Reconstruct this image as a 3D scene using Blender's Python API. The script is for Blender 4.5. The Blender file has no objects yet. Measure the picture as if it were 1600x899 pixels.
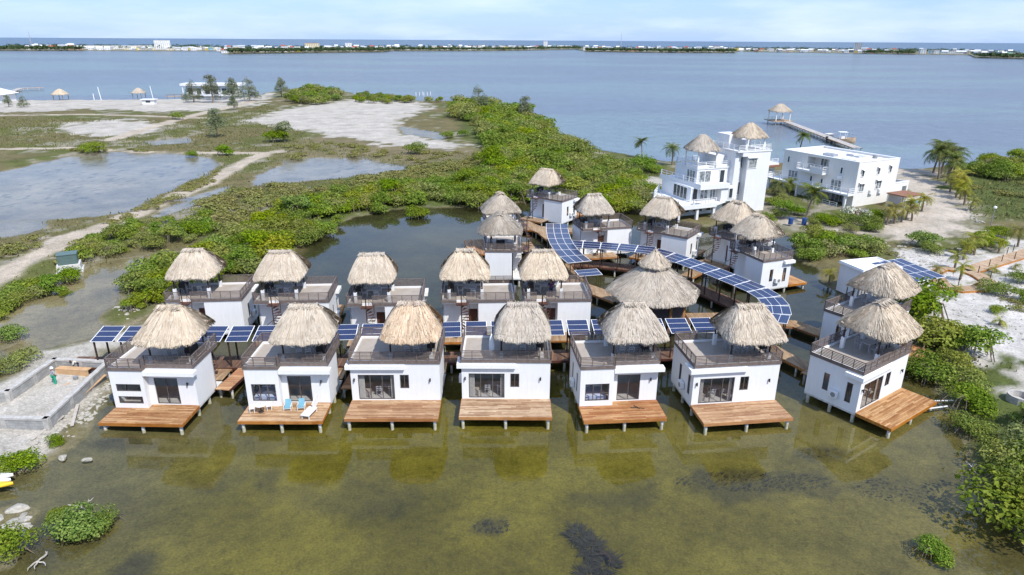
import bpy, bmesh, math, random
import numpy as np
from mathutils import Vector, Matrix

R = math.radians
S = bpy.context.scene
COL = S.collection

# ------------------------------------------------------------------ camera
cam = bpy.data.objects.new("camera", bpy.data.cameras.new("camera"))
COL.objects.link(cam)
cam.data.sensor_width = 36.0
cam.data.lens = 23.4
cam.data.clip_start = 0.5
cam.data.clip_end = 150000
cam.matrix_world = Matrix.Translation((0, 0, 26)) @ Matrix.Rotation(R(90 - 20.39), 4, 'X') @ Matrix.Rotation(R(0.32), 4, 'Z')
S.camera = cam

# ------------------------------------------------------------------ world, sun, exposure
SUN_EL, SUN_AZ = 53.0, 142.0          # azimuth clockwise from +Y
w = bpy.data.worlds.new("World"); S.world = w; w.use_nodes = True
nt = w.node_tree; nt.nodes.clear()
sky = nt.nodes.new("ShaderNodeTexSky"); sky.sky_type = 'NISHITA'; sky.sun_disc = False
sky.sun_elevation = R(SUN_EL); sky.sun_rotation = R(SUN_AZ)
sky.air_density = 1.0; sky.dust_density = 0.6; sky.ozone_density = 2.5
tc = nt.nodes.new("ShaderNodeTexCoord")
mp = nt.nodes.new("ShaderNodeMapping"); mp.inputs['Scale'].default_value = (1.6, 1.6, 9.0)
nz = nt.nodes.new("ShaderNodeTexNoise"); nz.inputs['Scale'].default_value = 2.3; nz.inputs['Detail'].default_value = 6
nz.inputs['Roughness'].default_value = 0.55
rp = nt.nodes.new("ShaderNodeValToRGB")
rp.color_ramp.elements[0].position = 0.46; rp.color_ramp.elements[0].color = (0, 0, 0, 1)
rp.color_ramp.elements[1].position = 0.72; rp.color_ramp.elements[1].color = (0.75, 0.75, 0.75, 1)
tint = nt.nodes.new("ShaderNodeMix"); tint.data_type = 'RGBA'; tint.blend_type = 'MULTIPLY'
tint.inputs[0].default_value = 1.0; tint.inputs[7].default_value = (0.80, 0.90, 1.12, 1)
mix = nt.nodes.new("ShaderNodeMix"); mix.data_type = 'RGBA'
mix.inputs[7].default_value = (4.1, 4.8, 5.9, 1)
veil = nt.nodes.new('ShaderNodeMix'); veil.data_type = 'RGBA'; veil.inputs[0].default_value = 0.72; veil.inputs[7].default_value = (1.95, 2.95, 5.15, 1)
bg = nt.nodes.new("ShaderNodeBackground"); bg.inputs[1].default_value = 0.115
out = nt.nodes.new("ShaderNodeOutputWorld")
L = nt.links.new
L(tc.outputs['Generated'], mp.inputs[0]); L(mp.outputs[0], nz.inputs['Vector']); L(nz.outputs['Fac'], rp.inputs[0])
L(sky.outputs[0], tint.inputs[6]); L(rp.outputs[0], mix.inputs[0]); L(tint.outputs[2], veil.inputs[6]); L(veil.outputs[2], mix.inputs[6])
L(mix.outputs[2], bg.inputs[0]); L(bg.outputs[0], out.inputs[0])

sl = bpy.data.lights.new("sun", 'SUN'); sl.energy = 2.75; sl.angle = R(0.55); sl.color = (1.0, 0.955, 0.88)
sun = bpy.data.objects.new("sun", sl); COL.objects.link(sun)
sd = Vector((math.sin(R(SUN_AZ)) * math.cos(R(SUN_EL)), math.cos(R(SUN_AZ)) * math.cos(R(SUN_EL)), math.sin(R(SUN_EL))))
sun.rotation_euler = (-sd).to_track_quat('-Z', 'Y').to_euler(); sun.location = sd * 100

S.view_settings.view_transform = 'Standard'; S.view_settings.look = 'None'
S.view_settings.gamma = 1.0; S.view_settings.use_curve_mapping = False
S.view_settings.exposure = 0.92
S.render.engine = 'CYCLES'
S.cycles.max_bounces = 7; S.cycles.diffuse_bounces = 3; S.cycles.glossy_bounces = 3
S.cycles.transmission_bounces = 4; S.cycles.transparent_max_bounces = 12
S.cycles.caustics_reflective = False; S.cycles.caustics_refractive = False
S.cycles.use_denoising = True

# ------------------------------------------------------------------ materials
MATS = {}
class NT:
    def __init__(self, name):
        self.m = bpy.data.materials.new(name); self.m.use_nodes = True
        self.t = self.m.node_tree; self.b = self.t.nodes['Principled BSDF']
        MATS[name] = self.m
    def n(self, typ, **kw):
        x = self.t.nodes.new(typ)
        for k, v in kw.items(): setattr(x, k, v)
        return x
    def l(self, a, b): self.t.links.new(a, b)
    def math(self, op, a, b=None):
        x = self.n('ShaderNodeMath', operation=op)
        for i, q in enumerate((a, b)):
            if q is None: continue
            if isinstance(q, (int, float)): x.inputs[i].default_value = q
            else: self.l(q, x.inputs[i])
        return x.outputs[0]
    def noise(self, vec, scale, detail=4, rough=0.6):
        x = self.n('ShaderNodeTexNoise'); x.inputs['Scale'].default_value = scale
        x.inputs['Detail'].default_value = detail; x.inputs['Roughness'].default_value = rough
        if vec is not None: self.l(vec, x.inputs['Vector'])
        return x.outputs['Fac']
    def ramp(self, fac, stops):
        x = self.n('ShaderNodeValToRGB'); e = x.color_ramp.elements
        while len(e) < len(stops): e.new(0.5)
        for q, (p, c) in zip(e, stops): q.position = p; q.color = (*c, 1) if len(c) == 3 else c
        self.l(fac, x.inputs[0]); return x.outputs[0]
    def mix(self, fac, a, b, mode='MIX'):
        x = self.n('ShaderNodeMix', data_type='RGBA', blend_type=mode)
        for i, q in ((0, fac), (6, a), (7, b)):
            if isinstance(q, (int, float)): x.inputs[i].default_value = q
            elif isinstance(q, tuple): x.inputs[i].default_value = (*q, 1)
            else: self.l(q, x.inputs[i])
        return x.outputs[2]
    def schlick(self, normal, f0):
        """two-sided Fresnel reflectance"""
        d = self.n('ShaderNodeVectorMath', operation='DOT_PRODUCT'); self.l(self.geo('Incoming'), d.inputs[0]); self.l(normal, d.inputs[1])
        q = self.math('SUBTRACT', 1.0, self.math('MINIMUM', self.math('ABSOLUTE', d.outputs['Value']), 1.0))
        return self.math('ADD', self.math('MULTIPLY', self.math('POWER', q, 5.0), 1 - f0), f0)
    def coord(self, kind='Object'): return self.n('ShaderNodeTexCoord').outputs[kind]
    def geo(self, o): return self.n('ShaderNodeNewGeometry').outputs[o]
    def objrand(self): return self.n('ShaderNodeObjectInfo').outputs['Random']
    def bump(self, h, strength=0.3, dist=0.02):
        x = self.n('ShaderNodeBump'); x.inputs['Strength'].default_value = strength; x.inputs['Distance'].default_value = dist
        self.l(h, x.inputs['Height']); self.l(x.outputs[0], self.b.inputs['Normal']); return x
    def color(self, c):
        if isinstance(c, tuple): self.b.inputs['Base Color'].default_value = (*c, 1)
        else: self.l(c, self.b.inputs['Base Color'])
    def rough(self, r, spec=None):
        self.b.inputs['Roughness'].default_value = r
        if spec is not None: self.b.inputs['Specular IOR Level'].default_value = spec

def simple(name, col, rough=0.7, var=0.12, scale=3.0, spec=0.3, metal=0.0):
    k = NT(name); c = k.coord('Object')
    f = k.noise(c, scale, 5)
    a = tuple(x * (1 - var) for x in col); b = tuple(min(1, x * (1 + var)) for x in col)
    k.color(k.ramp(f, [(0.3, a), (0.7, b)])); k.rough(rough, spec); k.b.inputs['Metallic'].default_value = metal
    return k.m

def mat_wall(name, col, streak=0.05):
    k = NT(name); c = k.coord('Object')
    mpn = k.n('ShaderNodeMapping'); mpn.inputs['Scale'].default_value = (3.0, 3.0, 0.35); k.l(c, mpn.inputs[0])
    st = k.noise(mpn.outputs[0], 1.6, 5, 0.65)
    f = k.ramp(st, [(0.35, (1 - streak,) * 3), (0.62, (1, 1, 1))])
    f2 = k.ramp(k.noise(c, 0.7, 4), [(0.3, (0.95, 0.955, 0.96)), (0.7, (1, 1, 1))])
    k.color(k.mix(1.0, k.mix(1.0, col, f, 'MULTIPLY'), f2, 'MULTIPLY')); k.rough(0.6, 0.3)
    k.bump(k.noise(c, 14, 3), 0.12, 0.01)
mat_wall('white_wall', (0.80, 0.80, 0.80)); mat_wall('villa_white', (0.76, 0.76, 0.755), 0.06); mat_wall('villa_cream', (0.75, 0.725, 0.68), 0.06)
simple('white_paint', (0.80, 0.80, 0.79), 0.5, 0.04)
simple('terrace_floor', (0.36, 0.315, 0.27), 0.85, 0.10, 1.2)
simple('rail_brown', (0.155, 0.122, 0.108), 0.6, 0.25, 4)
simple('dark_brown', (0.05, 0.032, 0.026), 0.6, 0.3, 4)
simple('door_brown', (0.085, 0.035, 0.025), 0.45, 0.25, 3)
simple('frame_brown', (0.10, 0.085, 0.08), 0.4, 0.15)
simple('concrete', (0.42, 0.40, 0.37), 0.9, 0.25, 2.5)
simple('pile_white', (0.58, 0.57, 0.54), 0.85, 0.3, 4)
simple('interior', (0.50, 0.50, 0.50), 0.8, 0.1)
simple('interior_floor', (0.46, 0.43, 0.40), 0.6, 0.2)
simple('grey_plastic', (0.42, 0.42, 0.43), 0.5, 0.08)
simple('white_plastic', (0.78, 0.78, 0.78), 0.4, 0.04)
simple('black_metal', (0.02, 0.02, 0.022), 0.45, 0.2)
simple('blue_fabric', (0.17, 0.36, 0.45), 0.9, 0.1)
simple('bed_linen', (0.55, 0.60, 0.75), 0.9, 0.1)
simple('metal_grey', (0.45, 0.46, 0.48), 0.45, 0.1)
simple('post_orange', (0.40, 0.19, 0.07), 0.7, 0.3, 5)
simple('screen', (0.07, 0.06, 0.062), 0.8, 0.2)
simple('barrel_blue', (0.03, 0.08, 0.25), 0.4, 0.1)
simple('utility_green', (0.10, 0.15, 0.14), 0.5, 0.1)
simple('kayak_yellow', (0.75, 0.50, 0.04), 0.4, 0.1)
simple('skin', (0.28, 0.15, 0.09), 0.6, 0.08); simple('cloth_grey', (0.33, 0.33, 0.35), 0.9, 0.1)
simple('cloth_green', (0.03, 0.32, 0.20), 0.9, 0.1); simple('cloth_dark', (0.03, 0.03, 0.06), 0.9, 0.1)
simple('cloth_white', (0.62, 0.62, 0.58), 0.9, 0.1); simple('cloth_purple', (0.08, 0.03, 0.09), 0.9, 0.1)
simple('cap_white', (0.75, 0.75, 0.75), 0.6, 0.05); simple('hair_black', (0.012, 0.01, 0.009), 0.7, 0.1)
simple('rock', (0.36, 0.335, 0.285), 0.95, 0.3, 3)
simple('bark', (0.20, 0.155, 0.115), 0.95, 0.3, 6); simple('driftwood', (0.42, 0.38, 0.33), 0.95, 0.2, 6)
simple('roof_rust', (0.24, 0.12, 0.075), 0.9, 0.3, 3); simple('plywood', (0.52, 0.33, 0.18), 0.8, 0.2, 2)
simple('water_weed', (0.035, 0.032, 0.024), 0.9, 0.3, 3); simple('curtain', (0.55, 0.53, 0.50), 0.9, 0.1, 4); simple('plastic_pipe', (0.7, 0.7, 0.68), 0.4, 0.08); simple('tank_grey', (0.25, 0.25, 0.26), 0.5, 0.1)
simple('hull_tan', (0.50, 0.36, 0.24), 0.5, 0.1); simple('pool_blue', (0.10, 0.40, 0.55), 0.2, 0.1)
for nm, c in (('town_white', (0.72, 0.72, 0.71)), ('town_cream', (0.66, 0.58, 0.42)), ('town_yellow', (0.70, 0.52, 0.10)), ('town_pink', (0.62, 0.36, 0.28)),
              ('town_blue', (0.30, 0.46, 0.58)), ('town_grey', (0.40, 0.42, 0.44)), ('roof_red', (0.34, 0.09, 0.06)), ('roof_grey', (0.38, 0.40, 0.42)),
              ('roof_white', (0.70, 0.70, 0.70)), ('roof_green', (0.16, 0.26, 0.20))):
    simple(nm, c, 0.8, 0.1, 0.2)

def mat_boards(name, c0, c1, c2, width=0.14, length=2.4, axis='x', wear=0.5):
    """boards running along the object's x (or y) axis, every board with a tone of its own"""
    k = NT(name); sep = k.n('ShaderNodeSeparateXYZ'); k.l(k.coord('Object'), sep.inputs[0])
    a, b = (sep.outputs[0], sep.outputs[1]) if axis == 'x' else (sep.outputs[1], sep.outputs[0])
    r = k.math('MULTIPLY', k.objrand(), 37.0)
    row = k.math('FLOOR', k.math('DIVIDE', b, width))
    off = k.n('ShaderNodeTexWhiteNoise', noise_dimensions='1D'); k.l(k.math('ADD', row, r), off.inputs['W'])
    colm = k.math('FLOOR', k.math('ADD', k.math('DIVIDE', a, length), k.math('MULTIPLY', off.outputs['Value'], 5.0)))
    cmb = k.n('ShaderNodeCombineXYZ'); k.l(row, cmb.inputs[0]); k.l(colm, cmb.inputs[1]); k.l(r, cmb.inputs[2])
    wn = k.n('ShaderNodeTexWhiteNoise', noise_dimensions='3D'); k.l(cmb.outputs[0], wn.inputs['Vector'])
    base = k.ramp(wn.outputs['Value'], [(0.0, c0), (0.55, c1), (1.0, c2)])
    mpn = k.n('ShaderNodeMapping'); mpn.inputs['Scale'].default_value = (0.9, 7, 4) if axis == 'x' else (7, 0.9, 4); k.l(k.coord('Object'), mpn.inputs[0])
    addv = k.n('ShaderNodeVectorMath', operation='ADD'); k.l(mpn.outputs[0], addv.inputs[0]); k.l(wn.outputs['Color'], addv.inputs[1])
    g = k.ramp(k.noise(addv.outputs[0], 2.2, 6, 0.7), [(0.28, (0.42, 0.36, 0.33)), (0.5, (0.95, 0.95, 0.95)), (0.8, (1.15, 1.15, 1.15))])
    col = k.mix(wear, base, k.mix(1.0, base, g, 'MULTIPLY'))
    stain = k.ramp(k.noise(k.coord('Object'), 0.9, 5), [(0.4, (1, 1, 1)), (0.72, (0.72, 0.66, 0.62))])
    col = k.mix(1.0, col, stain, 'MULTIPLY')
    gap = k.math('LESS_THAN', k.math('FRACT', k.math('DIVIDE', b, width)), 0.07)
    col = k.mix(k.math('MULTIPLY', gap, 0.75), col, (0.05, 0.035, 0.025))
    hs = k.n('ShaderNodeHueSaturation'); k.l(col, hs.inputs['Color']); k.l(k.math('ADD', k.math('MULTIPLY', k.math('FRACT', k.math('MULTIPLY', k.objrand(), 5.7)), 0.2), 0.95), hs.inputs['Saturation'])
    k.l(k.math('ADD', k.math('MULTIPLY', k.objrand(), 0.22), 0.9), hs.inputs['Value'])
    k.color(hs.outputs[0]); k.rough(0.75, 0.25)
mat_boards('deck_wood', (0.32, 0.16, 0.08), (0.48, 0.29, 0.155), (0.58, 0.39, 0.23), wear=0.9)
mat_boards('deck_worn', (0.32, 0.19, 0.11), (0.50, 0.34, 0.21), (0.60, 0.45, 0.30), wear=1.0)
mat_boards('deck_red', (0.34, 0.14, 0.065), (0.48, 0.25, 0.12), (0.58, 0.37, 0.20), wear=0.8)
mat_boards('walk_pale', (0.30, 0.20, 0.12), (0.40, 0.28, 0.17), (0.46, 0.33, 0.21), 0.15, 1.9, 'y', 0.8)
mat_boards('walk_dark', (0.10, 0.06, 0.045), (0.16, 0.095, 0.065), (0.22, 0.13, 0.085), 0.15, 1.9, 'y', 0.8)
mat_boards('fascia', (0.42, 0.18, 0.06), (0.46, 0.21, 0.075), (0.50, 0.25, 0.10), 0.3, 3.0, 'x', 0.6)
mat_boards('grey_planks', (0.36, 0.34, 0.31), (0.44, 0.42, 0.39), (0.50, 0.48, 0.45), 0.15, 1.9, 'y', 0.5)
mat_boards('sand_planks', (0.38, 0.26, 0.16), (0.46, 0.33, 0.22), (0.50, 0.38, 0.26), 0.15, 1.9, 'y', 0.6)

def mat_thatch(name, stops, rot=(0.24, 0.19, 0.145)):
    k = NT(name); isl = k.geo('Random Per Island'); r = k.objrand()
    c = k.ramp(isl, stops)
    p = k.noise(k.coord('Object'), 0.9, 4)
    c = k.mix(k.ramp(p, [(0.45, (0, 0, 0)), (0.75, (0.45, 0.45, 0.45))]), c, rot)
    hs = k.n('ShaderNodeHueSaturation'); k.l(c, hs.inputs['Color']); k.l(k.math('ADD', k.math('MULTIPLY', r, 0.22), 0.88), hs.inputs['Value'])
    k.l(k.math('ADD', k.math('MULTIPLY', r, 0.3), 0.76), hs.inputs['Saturation'])
    k.color(hs.outputs[0]); k.rough(0.95, 0.1)
mat_thatch('thatch', [(0, (0.30, 0.23, 0.16)), (0.15, (0.44, 0.355, 0.26)), (0.7, (0.53, 0.445, 0.34)), (1, (0.60, 0.525, 0.415))])
mat_thatch('thatch_fresh', [(0, (0.30, 0.20, 0.125)), (0.3, (0.46, 0.335, 0.225)), (0.7, (0.55, 0.43, 0.31)), (1, (0.61, 0.50, 0.37))])

k = NT('solar_blue'); c = k.coord('Object')
br = k.n('ShaderNodeTexBrick'); br.offset = 0; k.l(c, br.inputs['Vector'])
br.inputs['Scale'].default_value = 1; br.inputs['Brick Width'].default_value = 0.17; br.inputs['Row Height'].default_value = 0.17
br.inputs['Mortar Size'].default_value = 0.006
br.inputs['Color1'].default_value = (0.014, 0.024, 0.072, 1); br.inputs['Color2'].default_value = (0.018, 0.030, 0.085, 1); br.inputs['Mortar'].default_value = (0.06, 0.08, 0.16, 1)
k.color(br.outputs[0]); k.rough(0.16, 0.5)
k = NT('glass'); t = k.t
tr = k.n('ShaderNodeBsdfTransparent'); tr.inputs[0].default_value = (0.84, 0.86, 0.88, 1)
gl = k.n('ShaderNodeBsdfGlossy'); gl.inputs['Roughness'].default_value = 0.03
ms = k.n('ShaderNodeMixShader'); k.l(k.schlick(k.geo('Normal'), 0.07), ms.inputs[0]); k.l(tr.outputs[0], ms.inputs[1]); k.l(gl.outputs[0], ms.inputs[2])
k.l(ms.outputs[0], t.nodes['Material Output'].inputs[0])
k = NT('dark_glass'); k.color((0.045, 0.055, 0.065)); k.rough(0.06, 0.6)
k = NT('curtain_glass'); k.color(k.ramp(k.noise(k.coord('Object'), 2.5, 2), [(0.4, (0.10, 0.12, 0.13)), (0.6, (0.34, 0.36, 0.36))])); k.rough(0.08, 0.6)

def mat_leaf(name, c0, c1, c2, trans=0.25):
    k = NT(name); isl = k.geo('Random Per Island'); r = k.objrand()
    c = k.ramp(isl, [(0.0, c0), (0.55, c1), (1.0, c2)])
    hs = k.n('ShaderNodeHueSaturation'); k.l(c, hs.inputs['Color'])
    pos = k.geo('Position'); w1 = k.noise(pos, 0.16, 3); w2 = k.noise(pos, 0.55, 3)
    k.l(k.math('ADD', k.math('ADD', k.math('MULTIPLY', r, 0.35), k.math('MULTIPLY', w2, 0.6)), 0.72), hs.inputs['Value'])
    k.l(k.math('ADD', k.math('ADD', k.math('MULTIPLY', k.math('FRACT', k.math('MULTIPLY', r, 7.3)), 0.03), k.math('MULTIPLY', w1, 0.10)), 0.430), hs.inputs['Hue'])
    k.l(k.math('ADD', k.math('MULTIPLY', k.math('FRACT', k.math('MULTIPLY', r, 3.7)), 0.25), 0.92), hs.inputs['Saturation'])
    k.color(hs.outputs[0]); k.rough(0.6, 0.12)
    tl = k.n('ShaderNodeBsdfTranslucent'); k.l(hs.outputs[0], tl.inputs[0])
    ms = k.n('ShaderNodeMixShader'); ms.inputs[0].default_value = trans
    k.l(k.b.outputs[0], ms.inputs[1]); k.l(tl.outputs[0], ms.inputs[2]); k.l(ms.outputs[0], k.t.nodes['Material Output'].inputs[0])
mat_leaf('leaf_mangrove', (0.070, 0.120, 0.013), (0.150, 0.210, 0.028), (0.255, 0.305, 0.058), 0.35)
mat_leaf('leaf_olive', (0.12, 0.14, 0.04), (0.20, 0.22, 0.06), (0.29, 0.29, 0.09), 0.3)
mat_leaf('leaf_bright', (0.10, 0.14, 0.012), (0.20, 0.245, 0.028), (0.30, 0.33, 0.06), 0.35)
mat_leaf('leaf_dry', (0.11, 0.125, 0.035), (0.17, 0.18, 0.06), (0.24, 0.23, 0.095), 0.2)
mat_leaf('leaf_palm', (0.05, 0.085, 0.02), (0.10, 0.13, 0.03), (0.20, 0.19, 0.05), 0.25)
mat_leaf('leaf_yellow', (0.13, 0.15, 0.03), (0.22, 0.22, 0.045), (0.32, 0.28, 0.07), 0.3)
mat_leaf('leaf_casuarina', (0.10, 0.125, 0.07), (0.16, 0.185, 0.105), (0.22, 0.24, 0.15), 0.2)
mat_leaf('leaf_far', (0.03, 0.055, 0.025), (0.045, 0.075, 0.03), (0.065, 0.095, 0.04), 0.1)
mat_leaf('grass_blade', (0.10, 0.11, 0.035), (0.15, 0.15, 0.055), (0.21, 0.19, 0.085), 0.2)
mat_leaf('flower_white', (0.10, 0.13, 0.04), (0.5, 0.5, 0.42), (0.62, 0.6, 0.55), 0.2)

k = NT('blockwork'); c = k.coord('Object')
br = k.n('ShaderNodeTexBrick'); mpn = k.n('ShaderNodeMapping'); mpn.inputs['Rotation'].default_value = (R(90), 0, 0); k.l(c, mpn.inputs[0]); k.l(mpn.outputs[0], br.inputs['Vector'])
br.inputs['Scale'].default_value = 1; br.inputs['Brick Width'].default_value = 0.4; br.inputs['Row Height'].default_value = 0.2; br.inputs['Mortar Size'].default_value = 0.012
br.inputs['Color1'].default_value = (0.32, 0.32, 0.31, 1); br.inputs['Color2'].default_value = (0.40, 0.40, 0.39, 1); br.inputs['Mortar'].default_value = (0.28, 0.27, 0.26, 1)
k.color(k.mix(1.0, br.outputs[0], k.ramp(k.noise(c, 1.5, 5), [(0.3, (0.75, 0.75, 0.73)), (0.7, (1.05, 1.05, 1.05))]), 'MULTIPLY')); k.rough(0.95, 0.1)

# terrain: region albedo comes from the mesh's colour attribute, fine grain from noise
k = NT('terrain'); at = k.n('ShaderNodeVertexColor'); at.layer_name = 'albedo'; c = k.coord('Object')
n1 = k.ramp(k.noise(c, 0.22, 6, 0.65), [(0.3, (0.74, 0.75, 0.72)), (0.7, (1.16, 1.15, 1.14))])
n2 = k.ramp(k.noise(c, 1.7, 5, 0.7), [(0.28, (0.70, 0.70, 0.68)), (0.5, (1, 1, 1)), (0.75, (1.16, 1.15, 1.12))])
n3 = k.ramp(k.noise(c, 7.0, 3, 0.6), [(0.3, (0.70, 0.70, 0.70)), (0.62, (1.08, 1.08, 1.08)), (0.76, (1.35, 1.35, 1.35))])
k.color(k.mix(1.0, k.mix(1.0, k.mix(1.0, at.outputs[0], n1, 'MULTIPLY'), n2, 'MULTIPLY'), n3, 'MULTIPLY')); k.rough(0.95, 0.1)
k.bump(k.noise(c, 2.5, 5), 0.5, 0.08)

# water: clear sheet, mirrored by its Fresnel term, over the bed below
k = NT('water'); c = k.coord('Object'); sep = k.n('ShaderNodeSeparateXYZ'); k.l(c, sep.inputs[0])
tr = k.n('ShaderNodeBsdfTransparent'); tr.inputs[0].default_value = (0.90, 0.89, 0.80, 1)
gl = k.n('ShaderNodeBsdfGlossy'); gl.inputs['Roughness'].default_value = 0.02
bay = k.n('ShaderNodeMapRange'); bay.inputs['From Min'].default_value = 120; bay.inputs['From Max'].default_value = 190; k.l(sep.outputs[1], bay.inputs[0])
mpn = k.n('ShaderNodeMapping'); mpn.inputs['Scale'].default_value = (0.7, 1.5, 1); k.l(c, mpn.inputs[0])
h1 = k.noise(mpn.outputs[0], 1.1, 5, 0.6)
h2 = k.noise(mpn.outputs[0], 0.42, 6, 0.65)
calm = k.ramp(k.noise(c, 0.09, 3), [(0.42, (0.25, 0.25, 0.25)), (0.62, (1, 1, 1))])
b1 = k.n('ShaderNodeBump'); b1.inputs['Strength'].default_value = 0.10; b1.inputs['Distance'].default_value = 0.05
k.l(k.math('MULTIPLY', h1, calm), b1.inputs['Height'])
b2 = k.n('ShaderNodeBump'); b2.inputs['Distance'].default_value = 0.5; k.l(h2, b2.inputs['Height']); k.l(k.math('MULTIPLY', bay.outputs[0], 0.35), b2.inputs['Strength']); k.l(b1.outputs[0], b2.inputs['Normal'])
k.l(b2.outputs[0], gl.inputs['Normal']); frf = k.schlick(b2.outputs[0], 0.042)
k.l(k.math('ADD', k.math('MULTIPLY', bay.outputs[0], 0.12), 0.02), gl.inputs['Roughness'])
ms = k.n('ShaderNodeMixShader'); mps = k.n('ShaderNodeMapping'); mps.inputs['Scale'].default_value = (0.25, 1, 1); k.l(c, mps.inputs[0]); stk = k.noise(mps.outputs[0], 0.045, 6, 0.7)
k.l(k.math('MINIMUM', frf, k.math('ADD', k.math('MULTIPLY', stk, 0.36), 0.30)), ms.inputs[0]); k.l(tr.outputs[0], ms.inputs[1]); k.l(gl.outputs[0], ms.inputs[2])
k.l(ms.outputs[0], k.t.nodes['Material Output'].inputs[0])

# ------------------------------------------------------------------ mesh helpers
class MB:
    def __init__(self): self.v = []; self.f = []; self.m = []; self.mats = []; self.cur = 0
    def use(self, name):
        if name not in self.mats: self.mats.append(name)
        self.cur = self.mats.index(name); return self
    def add(self, vs, fs):
        n = len(self.v); self.v += [tuple(x) for x in vs]
        for f in fs: self.f.append(tuple(i + n for i in f)); self.m.append(self.cur)
        return self
    def box(self, x0, x1, y0, y1, z0, z1):
        return self.add([(x0, y0, z0), (x1, y0, z0), (x1, y1, z0), (x0, y1, z0), (x0, y0, z1), (x1, y0, z1), (x1, y1, z1), (x0, y1, z1)],
                        [(0, 3, 2, 1), (4, 5, 6, 7), (0, 1, 5, 4), (1, 2, 6, 5), (2, 3, 7, 6), (3, 0, 4, 7)])
    def bar(self, p, q, wd, ht, up=(0, 0, 1)):
        """square bar from p to q"""
        p = Vector(p); q = Vector(q); d = (q - p).normalized(); u = Vector(up)
        if abs(d.dot(u)) > 0.99: u = Vector((1, 0, 0))
        s = d.cross(u).normalized() * wd / 2; t = s.cross(d).normalized() * ht / 2
        vs = [p - s - t, p + s - t, p + s + t, p - s + t, q - s - t, q + s - t, q + s + t, q - s + t]
        return self.add(vs, [(0, 1, 2, 3), (7, 6, 5, 4), (0, 4, 5, 1), (1, 5, 6, 2), (2, 6, 7, 3), (3, 7, 4, 0)])
    def tube(self, p, q, r0, r1=None, n=8):
        r1 = r0 if r1 is None else r1
        p = Vector(p); q = Vector(q); d = (q - p).normalized()
        u = Vector((0, 0, 1)) if abs(d.z) < 0.95 else Vector((1, 0, 0))
        s = d.cross(u).normalized(); t = s.cross(d)
        vs = []
        for c, r in ((p, r0), (q, r1)):
            for i in range(n):
                a = 2 * math.pi * i / n; vs.append(c + s * math.cos(a) * r + t * math.sin(a) * r)
        fs = [(i, (i + 1) % n, n + (i + 1) % n, n + i) for i in range(n)] + [tuple(range(n - 1, -1, -1)), tuple(range(n, 2 * n))]
        return self.add(vs, fs)
    def path(self, pts, r, n=6):
        for i in range(len(pts) - 1):
            a, b = (r[i], r[i + 1]) if isinstance(r, (list, tuple)) else (r, r)
            self.tube(pts[i], pts[i + 1], a, b, n)
        return self
    def prism(self, poly, z0, z1):
        n = len(poly)
        ar = sum(poly[i][0] * poly[(i + 1) % n][1] - poly[(i + 1) % n][0] * poly[i][1] for i in range(n))
        if ar < 0: poly = poly[::-1]
        vs = [(x, y, z0) for x, y in poly] + [(x, y, z1) for x, y in poly]
        return self.add(vs, [tuple(range(n - 1, -1, -1)), tuple(range(n, 2 * n))] + [(i, (i + 1) % n, n + (i + 1) % n, n + i) for i in range(n)])
    def wall(self, p0, p1, z0, z1, t, holes=()):
        """wall panel p0->p1 whose outside is on the right-hand side; holes (s0,s1,z0,z1) along it"""
        p0 = Vector((*p0, 0)); p1 = Vector((*p1, 0)); Ln = (p1 - p0).length; d = (p1 - p0) / Ln; nrm = Vector((-d.y, d.x, 0))
        xs = sorted({0, Ln, *[h[0] for h in holes], *[h[1] for h in holes]}); zs = sorted({z0, z1, *[h[2] for h in holes], *[h[3] for h in holes]})
        def solid(i, j):
            if i < 0 or j < 0 or i >= len(xs) - 1 or j >= len(zs) - 1: return False
            cx = (xs[i] + xs[i + 1]) / 2; cz = (zs[j] + zs[j + 1]) / 2
            return not any(h[0] < cx < h[1] and h[2] < cz < h[3] for h in holes)
        def P(s, z, dep): v = p0 + d * s + nrm * dep; return (v.x, v.y, z)
        for i in range(len(xs) - 1):
            for j in range(len(zs) - 1):
                if not solid(i, j): continue
                a, b, c, e = xs[i], xs[i + 1], zs[j], zs[j + 1]
                self.add([P(a, c, 0), P(b, c, 0), P(b, e, 0), P(a, e, 0)], [(0, 1, 2, 3)])
                self.add([P(a, c, t), P(b, c, t), P(b, e, t), P(a, e, t)], [(3, 2, 1, 0)])
                for di, dj, q in ((-1, 0, (a, c, a, e)), (1, 0, (b, e, b, c)), (0, -1, (b, c, a, c)), (0, 1, (a, e, b, e))):
                    if not solid(i + di, j + dj):
                        s0, zz0, s1, zz1 = q
                        self.add([P(s0, zz0, 0), P(s1, zz1, 0), P(s1, zz1, t), P(s0, zz0, t)], [(0, 1, 2, 3)])
        return self
    def mesh(self, name, smooth=False):
        me = bpy.data.meshes.new(name); me.from_pydata(self.v, [], self.f)
        for q in self.mats: me.materials.append(MATS[q])
        if len(self.mats) > 1: me.polygons.foreach_set('material_index', self.m)
        if smooth: me.polygons.foreach_set('use_smooth', [True] * len(me.polygons))
        me.update(); return me

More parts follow.
